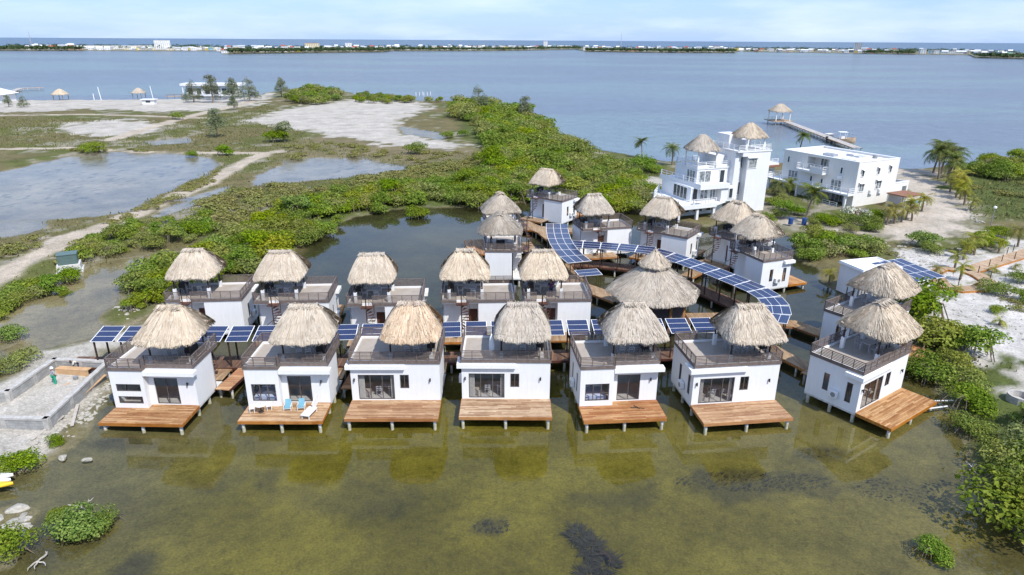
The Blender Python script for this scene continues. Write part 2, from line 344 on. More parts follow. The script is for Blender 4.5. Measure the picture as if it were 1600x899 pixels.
def obj(name, mesh, parent=None, loc=(0, 0, 0), rot=(0, 0, 0), scale=(1, 1, 1)):
    if isinstance(mesh, MB): mesh = mesh.mesh(name)
    o = bpy.data.objects.new(name, mesh); COL.objects.link(o)
    o.location = loc; o.rotation_euler = rot; o.scale = scale
    if parent: o.parent = parent
    return o
def tag(o, label, cat, group=None):
    o['label'] = label; o['category'] = cat
    if group: o['group'] = group
    return o
def thing(name, label, cat, loc=(0, 0, 0), rz=0.0, group=None, scale=1.0):
    o = bpy.data.objects.new(name, None); COL.objects.link(o); o.empty_display_size = 0.3
    o.location = loc; o.rotation_euler = (0, 0, rz); o.scale = (scale,) * 3
    return tag(o, label, cat, group)
def struct(name, mesh, kind='structure', **kw):
    o = obj(name, mesh, **kw); o['kind'] = kind; return o
def dup(root, loc, rz=None, scale=None, label=None, group=None):
    r = root.copy(); COL.objects.link(r); r.location = loc
    if rz is not None: r.rotation_euler = (0, 0, rz)
    if scale is not None: r.scale = (scale,) * 3 if isinstance(scale, (int, float)) else scale
    if label: r['label'] = label
    if group: r['group'] = group
    for ch in root.children:
        c = ch.copy(); COL.objects.link(c); c.parent = r
        for g in ch.children:
            d = g.copy(); COL.objects.link(d); d.parent = c
    return r
ORD = ['first', 'second', 'third', 'fourth', 'fifth', 'sixth', 'seventh', 'eighth', 'ninth', 'tenth', 'eleventh', 'twelfth', 'thirteenth', 'fourteenth',
       'fifteenth', 'sixteenth', 'seventeenth', 'eighteenth', 'nineteenth', 'twentieth', 'twenty-first', 'twenty-second', 'twenty-third', 'twenty-fourth',
       'twenty-fifth', 'twenty-sixth', 'twenty-seventh', 'twenty-eighth', 'twenty-ninth', 'thirtieth']

# ------------------------------------------------------------------ terrain
def hash2(ix, iy, s):
    h = np.sin(ix * 127.1 + iy * 311.7 + s * 74.7) * 43758.5453
    return h - np.floor(h)
def vnoise(x, y, s=0):
    ix = np.floor(x); iy = np.floor(y); fx = x - ix; fy = y - iy
    fx = fx * fx * (3 - 2 * fx); fy = fy * fy * (3 - 2 * fy)
    a = hash2(ix, iy, s); b = hash2(ix + 1, iy, s); c = hash2(ix, iy + 1, s); d = hash2(ix + 1, iy + 1, s)
    return a + (b - a) * fx + (c - a) * fy + (a - b - c + d) * fx * fy
def fbm(x, y, s=0, o=4):
    t = 0; amp = 0.5
    for i in range(o): t = t + amp * vnoise(x, y, s + i); x = x * 2.03; y = y * 2.03; amp *= 0.5
    return t / (1 - 0.5 ** o)
def poly_sd(px, py, poly):
    """signed distance, negative inside"""
    d = np.full(px.shape, 1e18); ins = np.zeros(px.shape, bool); n = len(poly)
    for i in range(n):
        x0, y0 = poly[i]; x1, y1 = poly[(i + 1) % n]; ex, ey = x1 - x0, y1 - y0
        wx = px - x0; wy = py - y0; tt = np.clip((wx * ex + wy * ey) / (ex * ex + ey * ey + 1e-9), 0, 1)
        d = np.minimum(d, (wx - ex * tt) ** 2 + (wy - ey * tt) ** 2)
        cnd = ((y0 <= py) & (y1 > py)) | ((y1 <= py) & (y0 > py))
        if ey != 0: ins ^= cnd & (px < x0 + (py - y0) / ey * ex)
    d = np.sqrt(d); return np.where(ins, -d, d)
def line_d(px, py, pts):
    d = np.full(px.shape, 1e18)
    for (x0, y0), (x1, y1) in zip(pts[:-1], pts[1:]):
        ex, ey = x1 - x0, y1 - y0; wx = px - x0; wy = py - y0
        tt = np.clip((wx * ex + wy * ey) / (ex * ex + ey * ey + 1e-9), 0, 1)
        d = np.minimum(d, (wx - ex * tt) ** 2 + (wy - ey * tt) ** 2)
    return np.sqrt(d)

LAND = [
 # the flats, the belt behind the lagoon, the villas' shore and the sand to the right: one coast
 [(-99.0, 63.7), (-57.2, 64.3), (-55.3, 67.2), (-54.1, 71.5), (-53.6, 74.7), (-50.7, 74.3), (-50.6, 76.7), (-48.6, 80.4), (-45.0, 83.2), (-40.0, 84.7), (-41.8, 77.9), (-43.6, 73.1), (-42.3, 67.4), (-40.0, 61.1), (-38.0, 59.0), (-36.4, 62.0), (-33.4, 64.7), (-31.0, 72.4), (-29.5, 81.3), (-25.8, 92.3), (-24.0, 100.9), (-16.8, 106.6), (-4.3, 108.7), (3.2, 112.7), (10.5, 108.2), (14.3, 104.3), (20.6, 104.9), (25.4, 98.9), (28.6, 96.3), (35.2, 99.1), (39.6, 96.6), (38.9, 88.7), (37.1, 80.9), (37.4, 75.1), (35.7, 69.6), (34.4, 63.9), (36.3, 57.5), (35.9, 52.1), (33.7, 47.5), (32.3, 43.5), (30.4, 39.3), (28.6, 35.3), (28.1, 32.0), (28.2, 29.4), (29.4, 25.7), (41.5, 25.8), (102.5, 61.5), (215.6, 150.0), (112.6, 146.8), (101.3, 151.3), (89.6, 146.1), (83.9, 145.9), (72.3, 151.2), (60.0, 153.4), (44.2, 154.6), (35.3, 154.3), (30.5, 160.5), (18.4, 177.8), (12.4, 191.1), (9.6, 200.7), (12.1, 226.8), (-11.2, 288.0), (-23.7, 312.5), (-43.8, 311.2), (-76.7, 342.7), (-99.6, 382.6), (-121.5, 396.9), (-125.7, 365.7), (-123.4, 331.3), (-135.2, 308.5), (-149.5, 314.6), (-209.3, 303.6), (-257.4, 307.2), (-363.2, 300.0)],
 [(-54.5, 45.4), (-41.4, 47.9), (-41.9, 50.9), (-41.7, 53.0), (-39.9, 54.6), (-38.2, 56.8), (-35.9, 59.1), (-34.5, 59.6), (-32.8, 56.6), (-34.2, 53.8), (-35.6, 52.7), (-34.5, 49.4), (-32.2, 46.7), (-30.7, 41.9), (-30.0, 38.7), (-30.6, 36.5), (-31.4, 35.8), (-32.0, 35.0), (-41.6, 32.5)],
 [(-35.5, 32.0), (-29.9, 32.0), (-28.1, 31.5), (-26.8, 29.9), (-26.3, 28.4), (-25.0, 27.0), (-29.2, 26.6)],
 [(-51.6, 57.0), (-47.7, 56.7), (-46.0, 56.4), (-44.9, 54.3), (-45.1, 53.0), (-48.1, 52.6)],
]
PONDS = [
 [(-120.0, 117.1), (-108.6, 127.2), (-106.1, 137.3), (-104.0, 155.0), (-96.5, 162.8), (-81.9, 161.3), (-68.5, 154.4), (-63.7, 146.9), (-62.4, 128.5), (-62.7, 114.4), (-61.4, 102.9), (-64.8, 100.8), (-78.1, 98.5), (-84.5, 96.9), (-96.2, 91.9)],
 [(-51.7, 132.6), (-51.3, 152.3), (-45.2, 157.0), (-35.9, 155.5), (-22.3, 144.3), (-26.8, 138.2), (-35.7, 131.1), (-44.1, 125.9), (-49.1, 122.8)],
 [(-98.3, 181.3), (-91.3, 190.4), (-85.2, 178.2), (-92.6, 173.4)],
 [(-37.1, 220.0), (-18.9, 197.5), (-19.6, 185.6), (-31.5, 197.0)],
 [(-79.9, 95.8), (-71.8, 97.9), (-67.6, 93.2), (-69.7, 89.5), (-74.3, 88.4)],
 [(-56.7, 116.1), (-53.3, 124.5), (-51.5, 117.8), (-53.5, 106.5), (-54.7, 98.3), (-56.7, 101.8)],
]
SAND = [
 [(-89.3, 225.6), (-86.7, 280.6), (-71.0, 316.3), (-39.7, 301.5), (-33.0, 272.8), (-38.4, 231.9), (-31.4, 196.1), (-17.4, 181.1), (-9.5, 169.0), (-26.2, 170.6), (-41.8, 182.6), (-60.9, 200.5), (-74.8, 214.0)],
 [(-324.3, 317.0), (-252.0, 307.6), (-211.5, 306.9), (-151.1, 318.1), (-136.6, 311.9), (-124.2, 361.1), (-107.7, 303.6), (-104.6, 279.5), (-111.0, 263.2), (-130.3, 252.5), (-162.4, 262.8), (-183.9, 245.1), (-235.7, 227.8)],
 [(-141.5, 214.3), (-128.5, 227.4), (-109.9, 215.7), (-102.1, 195.9), (-113.0, 186.0), (-130.9, 194.6)],
 [(-63.4, 86.7), (-60.7, 90.9), (-59.1, 94.4), (-56.2, 91.0), (-57.3, 83.8), (-58.6, 78.3), (-61.1, 79.6)],
 [(81.8, 145.9), (89.6, 146.1), (92.3, 143.1), (84.2, 131.7), (77.7, 115.6), (72.5, 99.9), (66.4, 92.2), (57.2, 88.1), (51.3, 88.7), (46.2, 93.1), (39.6, 96.6), (39.8, 105.3), (43.0, 109.8), (43.1, 99.3), (50.3, 93.9), (64.4, 105.9), (70.9, 120.7)],
 [(42.8, 65.8), (50.0, 72.0), (57.4, 74.3), (75.9, 74.6), (55.8, 52.4), (45.3, 53.2), (41.2, 52.2), (40.9, 56.1)],
 [(50.7, 85.9), (53.4, 83.1), (57.6, 81.8), (70.1, 87.8), (88.0, 88.1), (78.0, 77.0), (54.4, 74.3), (45.8, 69.8), (45.2, 74.1)],
 [(37.4, 48.1), (43.5, 49.2), (43.2, 43.6), (38.4, 43.6), (36.4, 45.7)],
 [(24.7, 128.2), (31.1, 134.8), (30.2, 119.6), (23.8, 116.8)],
 [(-54.5, 45.4), (-41.4, 47.9), (-41.9, 50.9), (-41.7, 53.0), (-39.9, 54.6), (-38.2, 56.8), (-35.9, 59.1), (-34.5, 59.6), (-32.8, 56.6), (-35.6, 52.7), (-34.5, 49.4), (-32.2, 46.7), (-30.7, 41.9), (-30.4, 38.7), (-31.0, 37.0), (-32.6, 35.8), (-42.8, 33.7)],
]
ROADS = [([(-59.2, 56.2), (-58.8, 68.1), (-59.4, 72.8), (-59.7, 77.5), (-59.8, 85.2), (-59.0, 95.9), (-58.5, 108.3), (-58.0, 127.1), (-59.4, 147.0), (-59.1, 160.2), (-56.3, 163.3)], 1.9),
         ([(-153.7, 160.8), (-125.2, 163.8), (-109.6, 166.4), (-84.9, 161.3), (-59.1, 160.2)], 1.4), ([(-107.8, 180.0), (-112.1, 224.5), (-113.2, 303.3)], 2.2), ([(-178.0, 236.8), (-150.3, 242.5), (-102.9, 232.6)], 1.5)]
GREEN = [
 [(75.1, 120.8), (82.2, 121.0), (75.0, 100.0), (79.0, 100.1), (109.3, 100.7), (156.2, 148.2), (110.9, 144.4), (101.1, 146.5)],
 [(20.4, 153.8), (31.7, 144.3), (27.2, 119.5), (19.3, 125.0)],
 [(-31.7, 136.5), (-9.5, 162.0), (5.4, 145.0), (2.1, 113.7), (-24.1, 101.7), (-30.4, 81.5), (-33.4, 64.7), (-39.8, 62.8), (-43.0, 72.6), (-38.0, 84.2), (-38.8, 103.5)],
 [(-28.6, 302.2), (-8.5, 288.2), (11.8, 221.5), (8.8, 190.9), (17.4, 167.9), (5.4, 143.5), (-7.9, 162.0)],
 [(42.9, 69.7), (50.1, 69.9), (42.1, 56.1), (49.2, 51.0), (33.1, 27.0), (27.9, 32.0), (30.0, 39.3), (34.2, 49.7)],
]
MUD = [(-53.8, 188.4), (-25.6, 166.4), (-9.9, 170.1), (-9.2, 157.3), (-22.1, 142.6), (-35.5, 153.7), (-50.9, 151.4), (-60.4, 175.9)]

ys = [-30.0]
while ys[-1] < 420: ys.append(ys[-1] + max(0.42, 0.0072 * ys[-1]))
while ys[-1] < 90000: ys.append(ys[-1] * 1.08)
ys = np.array(ys); ss = np.linspace(-1, 1, 640)
HW = 70 + 1.1 * np.maximum(ys, 0)
X = (ss[None, :] * HW[:, None]).ravel(); Y = np.repeat(ys, len(ss))
near = Y < 430
lx, ly = X[near], Y[near]
j1 = (fbm(lx * 0.35, ly * 0.35, 3) - 0.5); j2 = (fbm(lx * 0.12, ly * 0.12, 9) - 0.5)
land = np.min([poly_sd(lx, ly, p) for p in LAND], axis=0)
pond = np.min([poly_sd(lx, ly, p) for p in PONDS], axis=0)
jit = j1 * 2.2 + j2 * (2.0 + ly * 0.02)
d = np.minimum(-land, pond) + jit
z = np.interp(d, [-30, -8, -2, 0, 1.5, 6, 60], [-0.50, -0.42, -0.25, -0.01, 0.2, 0.36, 0.55])
inside = (pond < 0) & (-land > 0)
z = np.where(inside, np.maximum(z, -0.25), z) + (fbm(lx * 0.5, ly * 0.5, 5) - 0.5) * np.where(d > 0, 0.16, 0.10)
def sm(v, a, b): t = np.clip((v - a) / (b - a), 0, 1); return (t * t * (3 - 2 * t))[:, None]
C = np.array
n_a = fbm(lx * 0.06, ly * 0.06, 21); n_b = fbm(lx * 0.25, ly * 0.25, 31); n_c = fbm(lx * 0.9, ly * 0.9, 41)
# lagoon bed: olive algae, paler silt to the right, grey mud by the banks, dark weed patches
bed = C([0.165, 0.150, 0.028]) + (C([0.175, 0.160, 0.062]) - C([0.165, 0.150, 0.028])) * sm(lx + 14 * (n_a - .5), 0, 28)
bed = bed + (C([0.14, 0.135, 0.085]) - bed) * sm(-lx + 16 * (n_a - .5), 16, 30)
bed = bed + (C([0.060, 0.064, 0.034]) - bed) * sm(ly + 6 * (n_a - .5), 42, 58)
bed = bed + (C([0.33, 0.295, 0.225]) - bed) * sm(ly + 5 * (n_a - .5), 46, 52) * sm(-lx + 6 * (n_b - .5), 27, 34)
bed = bed * C([1.0, 0.95, 0.82]) * (0.52 + 0.60 * n_b)[:, None] * (0.85 + 0.3 * n_c)[:, None]
def patch(col, x, y, rx, ry, edge=0.5, amt=1.0, nse=1.3):
    global bed
    q = np.sqrt(((lx - x) / rx) ** 2 + ((ly - y) / ry) ** 2) + (n_b - .5) * nse + (n_c - .5) * nse
    bed = bed + (C(col) - bed) * (1 - sm(q, 1 - edge, 1 + edge)) * amt
for (x, y), rx, ry, a in (((15.5, 35.4), 5.5, 1.5, .55), ((23.99, 34.58), 2.6, 1.6, .4), ((-1.04, 31.42), 1.3, .9, .6), ((4.49, 29.48), .35, .8, .4),
                          ((-10.89, 33.77), 4, 1.5, .3), ((-25.87, 29.24), 3.0, 2.5, .5), ((-19.7, 27.86), 1.6, 1.4, .7), ((-27.22, 39.15), 2.2, 1.2, .5),
                          ((21.49, 38.86), 2.4, 1.0, .5), ((26.34, 28.67), 2, 1.4, .5), ((-18.3, 35.63), 4, 1.2, .35), ((5.96, 33.92), 3, 0.7, .35)):
    patch((0.045, 0.043, 0.030), x, y, rx, ry, 0.3, a)
bayf = sm(ly + 12 * (n_a - .5), 118, 150) * (1 - sm(lx - (ly - 120) * 0.0, -30, -29) * 0)
fx, fy = lx * 0.006, ly * 0.022
bcol = C([0.165, 0.195, 0.29]) + (C([0.19, 0.265, 0.325]) - C([0.165, 0.195, 0.29])) * sm(fbm(fx, fy, 51, 5), 0.48, 0.62)
bed = bed + (bcol - bed) * (bayf * (pond > 3)[:, None] * (land > 0)[:, None])
pcol = C([0.30, 0.265, 0.215]); 
bed = np.where(inside[:, None], pcol * (0.35 + 0.75 * n_b + 0.55 * n_a)[:, None] * (1 - 0.5 * (n_c > .66) * (n_a > .5))[:, None], bed)
# land: brown scrub grass, greener bits, sand, roads, mud
dry = C([0.150, 0.128, 0.062]) + (C([0.105, 0.115, 0.035]) - C([0.150, 0.128, 0.062])) * sm(n_a + 0.4 * (n_b - .5), 0.42, 0.6)
dry = dry + (C([0.26, 0.235, 0.18]) - dry) * sm(n_b + .5 * (n_a - .5), 0.60, 0.74)
lc = dry
for p in GREEN: lc = lc + (C([0.085, 0.105, 0.030]) * (0.7 + 0.6 * n_b)[:, None] - lc) * (1 - sm(poly_sd(lx, ly, p) + 5 * j1, -2, 3))
lc = lc + (C([0.20, 0.165, 0.10]) - lc) * (1 - sm(poly_sd(lx, ly, MUD) + 6 * j1, -2, 4)) * 0.7
for i, p in enumerate(SAND):
    sc = C([0.45, 0.415, 0.37]) if i not in (3, 4) else C([0.45, 0.39, 0.325])
    if i in (5, 6): sc = C([0.52, 0.49, 0.46])
    lc = lc + (sc * (0.84 + 0.3 * n_b)[:, None] - lc) * (1 - sm(poly_sd(lx, ly, p) + (3 + ly * 0.03) * (n_b - .5) * 2 + 3.0 * (n_c - .5), -.9, .9))
for pts, wd in ROADS:
    lc = lc + (C([0.44, 0.375, 0.30]) * (0.85 + 0.3 * n_b)[:, None] - lc) * (1 - sm(line_d(lx, ly, pts) + 2.4 * (n_b - .5), wd * 0.7, wd * 1.25))
edge = C([0.17, 0.15, 0.09])
lc = edge + (lc - edge) * sm(d, 0.1, 1.4)
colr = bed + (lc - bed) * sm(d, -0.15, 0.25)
Z = np.full(X.shape, -1.6); Z[near] = z
fx, fy = X * 0.0032, Y * 0.012
allc = C([0.165, 0.195, 0.29]) + (C([0.19, 0.265, 0.325]) - C([0.165, 0.195, 0.29])) * sm(fbm(fx, fy, 51, 5), 0.46, 0.62)
allc = allc + (C([0.03, 0.10, 0.24]) - allc) * sm(Y, 1900, 2600)
blend = sm(Y, 300, 428)
tmp = allc.copy(); tmp[near] = colr + (allc[near] - colr) * (blend[near] * (d < 0)[:, None])
rows, cols = len(ys), len(ss)
idx = np.arange(rows * cols).reshape(rows, cols)
quads = np.stack([idx[:-1, :-1], idx[:-1, 1:], idx[1:, 1:], idx[1:, :-1]], -1).reshape(-1, 4)
me = bpy.data.meshes.new('ground'); me.vertices.add(len(X)); me.vertices.foreach_set('co', np.stack([X, Y, Z], -1).astype(np.float32).ravel())
me.loops.add(quads.size); me.loops.foreach_set('vertex_index', quads.ravel().astype(np.int32))
me.polygons.add(len(quads)); me.polygons.foreach_set('loop_start', np.arange(0, quads.size, 4, dtype=np.int32)); me.polygons.foreach_set('loop_total', np.full(len(quads), 4, np.int32))
me.polygons.foreach_set('use_smooth', np.ones(len(quads), bool))
ca = me.color_attributes.new('albedo', 'FLOAT_COLOR', 'POINT')
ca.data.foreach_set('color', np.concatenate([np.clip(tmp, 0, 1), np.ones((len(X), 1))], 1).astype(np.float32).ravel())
me.materials.append(MATS['terrain']); me.update(calc_edges=True)
struct('ground', me)
struct('water', MB().use('water').add([(-80000, -60, 0), (80000, -60, 0), (80000, 90000, 0), (-80000, 90000, 0)], [(0, 1, 2, 3)]))

def ground_d(x, y):
    px = np.atleast_1d(np.array(x, float)); py = np.atleast_1d(np.array(y, float))
    a = np.min([poly_sd(px, py, p) for p in LAND], axis=0); b = np.min([poly_sd(px, py, p) for p in PONDS], axis=0)
    return np.minimum(-a, b)
def ground_z(x, y): return np.interp(ground_d(x, y), [-8, -2, 0, 1.5, 6, 60], [-0.42, -0.25, -0.01, 0.2, 0.36, 0.55])
def in_poly(x, y, poly): return poly_sd(np.atleast_1d(np.array(x, float)), np.atleast_1d(np.array(y, float)), poly) < 0

# ------------------------------------------------------------------ thatch
THR = [1.82, 1.90, 1.86, 1.98, 1.95]
def thatch_mesh(name, hx, hy, rl, rise, seed, n_str=2700, p=6.0, mat='thatch', prof=1.25, sides=0, top=1.0, sag=0.0):
    """hipped palm-leaf roof: lumpy shell plus many separate leaf strands. eave at z=0"""
    rnd = random.Random(seed); mb = MB().use(mat)
    def outline(phi):
        if sides:
            a = 2 * math.pi / sides; q = (phi % a) - a / 2; r = math.cos(a / 2) / math.cos(q) * 1.02
            return hx * r * math.cos(phi), hy * r * math.sin(phi)
        c, s_ = math.cos(phi), math.sin(phi); k_ = (abs(c) ** p + abs(s_) ** p) ** (-1 / p)
        return hx * k_ * c, hy * k_ * s_
    ph = [rnd.uniform(0, 6.28) for _ in range(6)]
    def bump(phi, t): return 0.05 * math.sin(5 * phi + ph[0] + 3 * t) + 0.04 * math.sin(9 * phi + ph[1]) + 0.035 * math.sin(17 * phi + ph[2] + 5 * t)
    def P(phi, t):
        x, y = outline(phi); rx = max(-rl, min(rl, x * rl / hx))
        zz = rise * (1 - (t ** prof)) + bump(phi, t) * (0.6 if t < 0.95 else 1.0)
        return Vector((rx + (x - rx) * t, y * t, zz))
    N, M = 72, 9
    t0 = 1 - top
    vs = []; fs = []
    for j in range(M + 1):
        t = t0 + (1 - t0) * j / M
        for i in range(N):
            q = P(2 * math.pi * i / N, max(t, 0.001)); q += Vector((rnd.gauss(0, .025), rnd.gauss(0, .025), rnd.gauss(0, .03))); vs.append(q)
    for i in range(N):
        q = vs[M * N + i]; vs.append(Vector((q.x * 0.985, q.y * 0.985, q.z - 0.17 - rnd.random() * 0.15)))
    for i in range(N):
        q = vs[M * N + i]; vs.append(Vector((q.x * 0.5, q.y * 0.5, rise * 0.45)))
    for j in range(M + 2):
        for i in range(N): fs.append((j * N + i, (j + 1) * N + i, (j + 1) * N + (i + 1) % N, j * N + (i + 1) % N))
    mb.add(vs, fs)
    for _ in range(n_str):
        phi = rnd.uniform(0, 2 * math.pi); t = math.sqrt(rnd.uniform(t0 * t0 + .01, 0.99)); ln = rnd.uniform(.35, .75)
        dt = ln / (math.hypot(hx, hy) * 0.75)
        a = P(phi, t); b = P(phi + rnd.gauss(0, .035), min(t + dt, 1.06)); dr = b - a
        if dr.length < 1e-4: continue
        w_ = rnd.uniform(.018, .05); nrm = Vector((a.x - max(-rl, min(rl, a.x)), a.y, 0.9 * hx)).normalized()
        s_ = dr.cross(nrm).normalized() * w_
        up = nrm * rnd.uniform(.02, .04); lift = nrm * rnd.uniform(.025, .085)
        if t + dt > 1.0: b.z -= rnd.uniform(0.05, .16)
        mb.add([a - s_ + up, a + s_ + up, b + s_ * .5 + lift, b - s_ * .5 + lift], [(0, 1, 2, 3)])
    for _ in range(int(n_str * .35)):                       # shaggy eave
        phi = rnd.uniform(0, 2 * math.pi); a = P(phi, .95); b = P(phi + rnd.gauss(0, .02), 1.03)
        b.z -= rnd.uniform(.1, .34); dr = b - a; s_ = dr.cross(Vector((0, 0, 1)))
        if s_.length < 1e-5: continue
        s_ = s_.normalized() * rnd.uniform(.03, .07)
        up = Vector((0, 0, .05)); mb.add([a - s_ + up, a + s_ + up, b + s_ * .4, b - s_ * .4], [(0, 1, 2, 3)])
    return mb.mesh(name)
def ridge_mesh(name, rl, seed, mat='thatch'):
    rnd = random.Random(seed); mb = MB().use(mat)
    L_ = rl + .3; n = 9; vs = []; fs = []
    for i in range(n):
        x = -L_ + 2 * L_ * i / (n - 1)
        for y, z_ in ((-.34, -.14), (-.16, .0), (0, .05), (.16, .0), (.34, -.14)): vs.append((x + rnd.gauss(0, .02), y, z_ + rnd.gauss(0, .025)))
    for i in range(n - 1):
        for j in range(4): a = i * 5 + j; fs.append((a, a + 5, a + 6, a + 1))
    mb.add(vs, fs)
    for _ in range(int(150 + 120 * rl)):
        x = rnd.uniform(-L_, L_); y = rnd.choice((-1, 1)); a = Vector((x, y * .03, .06)); b = Vector((x + rnd.gauss(0, .13), y * rnd.uniform(.3, .6), rnd.uniform(-.2, -.02)))
        s_ = Vector((rnd.uniform(.025, .05), rnd.gauss(0, .01), rnd.gauss(0, .01))); mb.add([a - s_, a + s_, b + s_ * .5, b - s_ * .5], [(0, 1, 2, 3)])
    for _ in range(14):
        x = rnd.uniform(-L_, L_); a = Vector((x, 0, .02)); b = a + Vector((rnd.gauss(0, .14), rnd.gauss(0, .1), rnd.uniform(.06, .2))); s_ = Vector((.02, .01, 0))
        mb.add([a - s_, a + s_, b], [(0, 1, 2)])
    return mb.mesh(name)
RLS = [.92, .70, .82, .58]; PRF = [1.42, 1.26, 1.34, 1.22]
THATCH = [thatch_mesh('thatch', 2.04 + .05 * i, 2.40 - .03 * i, RLS[i], THR[i], 10 + i, p=5.0 + i, prof=PRF[i]) for i in range(4)]
THATCH.append(thatch_mesh('thatch', 2.10, 2.42, .66, 1.95, 33, mat='thatch_fresh', p=5, prof=1.42))
RIDGE = [ridge_mesh('ridge_cap', RLS[i] - .1, 60 + i) for i in range(4)] + [ridge_mesh('ridge_cap', .68, 77, 'thatch_fresh')]

# ------------------------------------------------------------------ bungalow on piles
FZ, RZ = 0.60, 3.70                         # floor level, roof level
def glazing(parent, name, x0, x1, z0, z1, y, div, horiz=(), door=False, along='x', fx=0.0, glass='glass'):
    """framed glazing in an opening. along 'x': plane y=const facing -y; along 'y': plane x=fx facing -x"""
    def T(mb):
        if along == 'y': mb.v = [(fx + (q[1] - y), -q[0], q[2]) for q in mb.v]
        return mb
    fr = MB().use('frame_brown'); f = .055; d0, d1 = y + .03, y + .09
    fr.box(x0, x0 + f, d0, d1, z0, z1); fr.box(x1 - f, x1, d0, d1, z0, z1)
    fr.box(x0 + f, x1 - f, d0, d1, z0, z0 + f); fr.box(x0 + f, x1 - f, d0, d1, z1 - f, z1)
    for i in range(1, div): x = x0 + (x1 - x0) * i / div; fr.box(x - .03, x + .03, d0 + .004, d1 - .004, z0 + f, z1 - f)
    for (hx0, hx1, hz) in horiz: fr.box(hx0, hx1, d0 + .008, d1 - .008, hz - .025, hz + .025)
    g = thingpart = obj(name, T(fr), parent)
    pn = MB().use(glass); pn.add([(x0 + f, y + .06, z0 + f), (x1 - f, y + .06, z0 + f), (x1 - f, y + .06, z1 - f), (x0 + f, y + .06, z1 - f)], [(0, 1, 2, 3)])
    obj('pane', T(pn), g)
    if door:
        hb = MB().use('black_metal'); xm = x0 + (x1 - x0) / div; hb.box(xm + .06, xm + .085, y - .01, y + .03, z0 + .95, z0 + 1.25); obj('handle', T(hb), g)
    return g
def rail_run(mb, pts, gap=None):
    """brown slatted railing on a solid band along a polyline at roof level"""
    for a, b in zip(pts[:-1], pts[1:]):
        a = Vector(a); b = Vector(b); Ln = (b - a).length; d = (b - a) / Ln
        def B(s0, s1, z0, z1, th, nn=0.0):
            p = a + d * s0; q = a + d * s1
            mb.bar((p.x, p.y, (z0 + z1) / 2), (q.x, q.y, (z0 + z1) / 2), th, z1 - z0)
        B(-.03, Ln + .03, RZ - .06, RZ + .20, .07)
        B(-.04, Ln + .04, RZ + .86, RZ + .92, .075)
        for i in range(5): B(0, Ln, RZ + .27 + .115 * i, RZ + .325 + .115 * i, .018)
        n = max(1, round(Ln / .85))
        for i in range(n + 1):
            s = Ln * i / n; p = a + d * s
            mb.box(p.x - .024, p.x + .024, p.y - .024, p.y + .024, RZ + .2, RZ + .86)
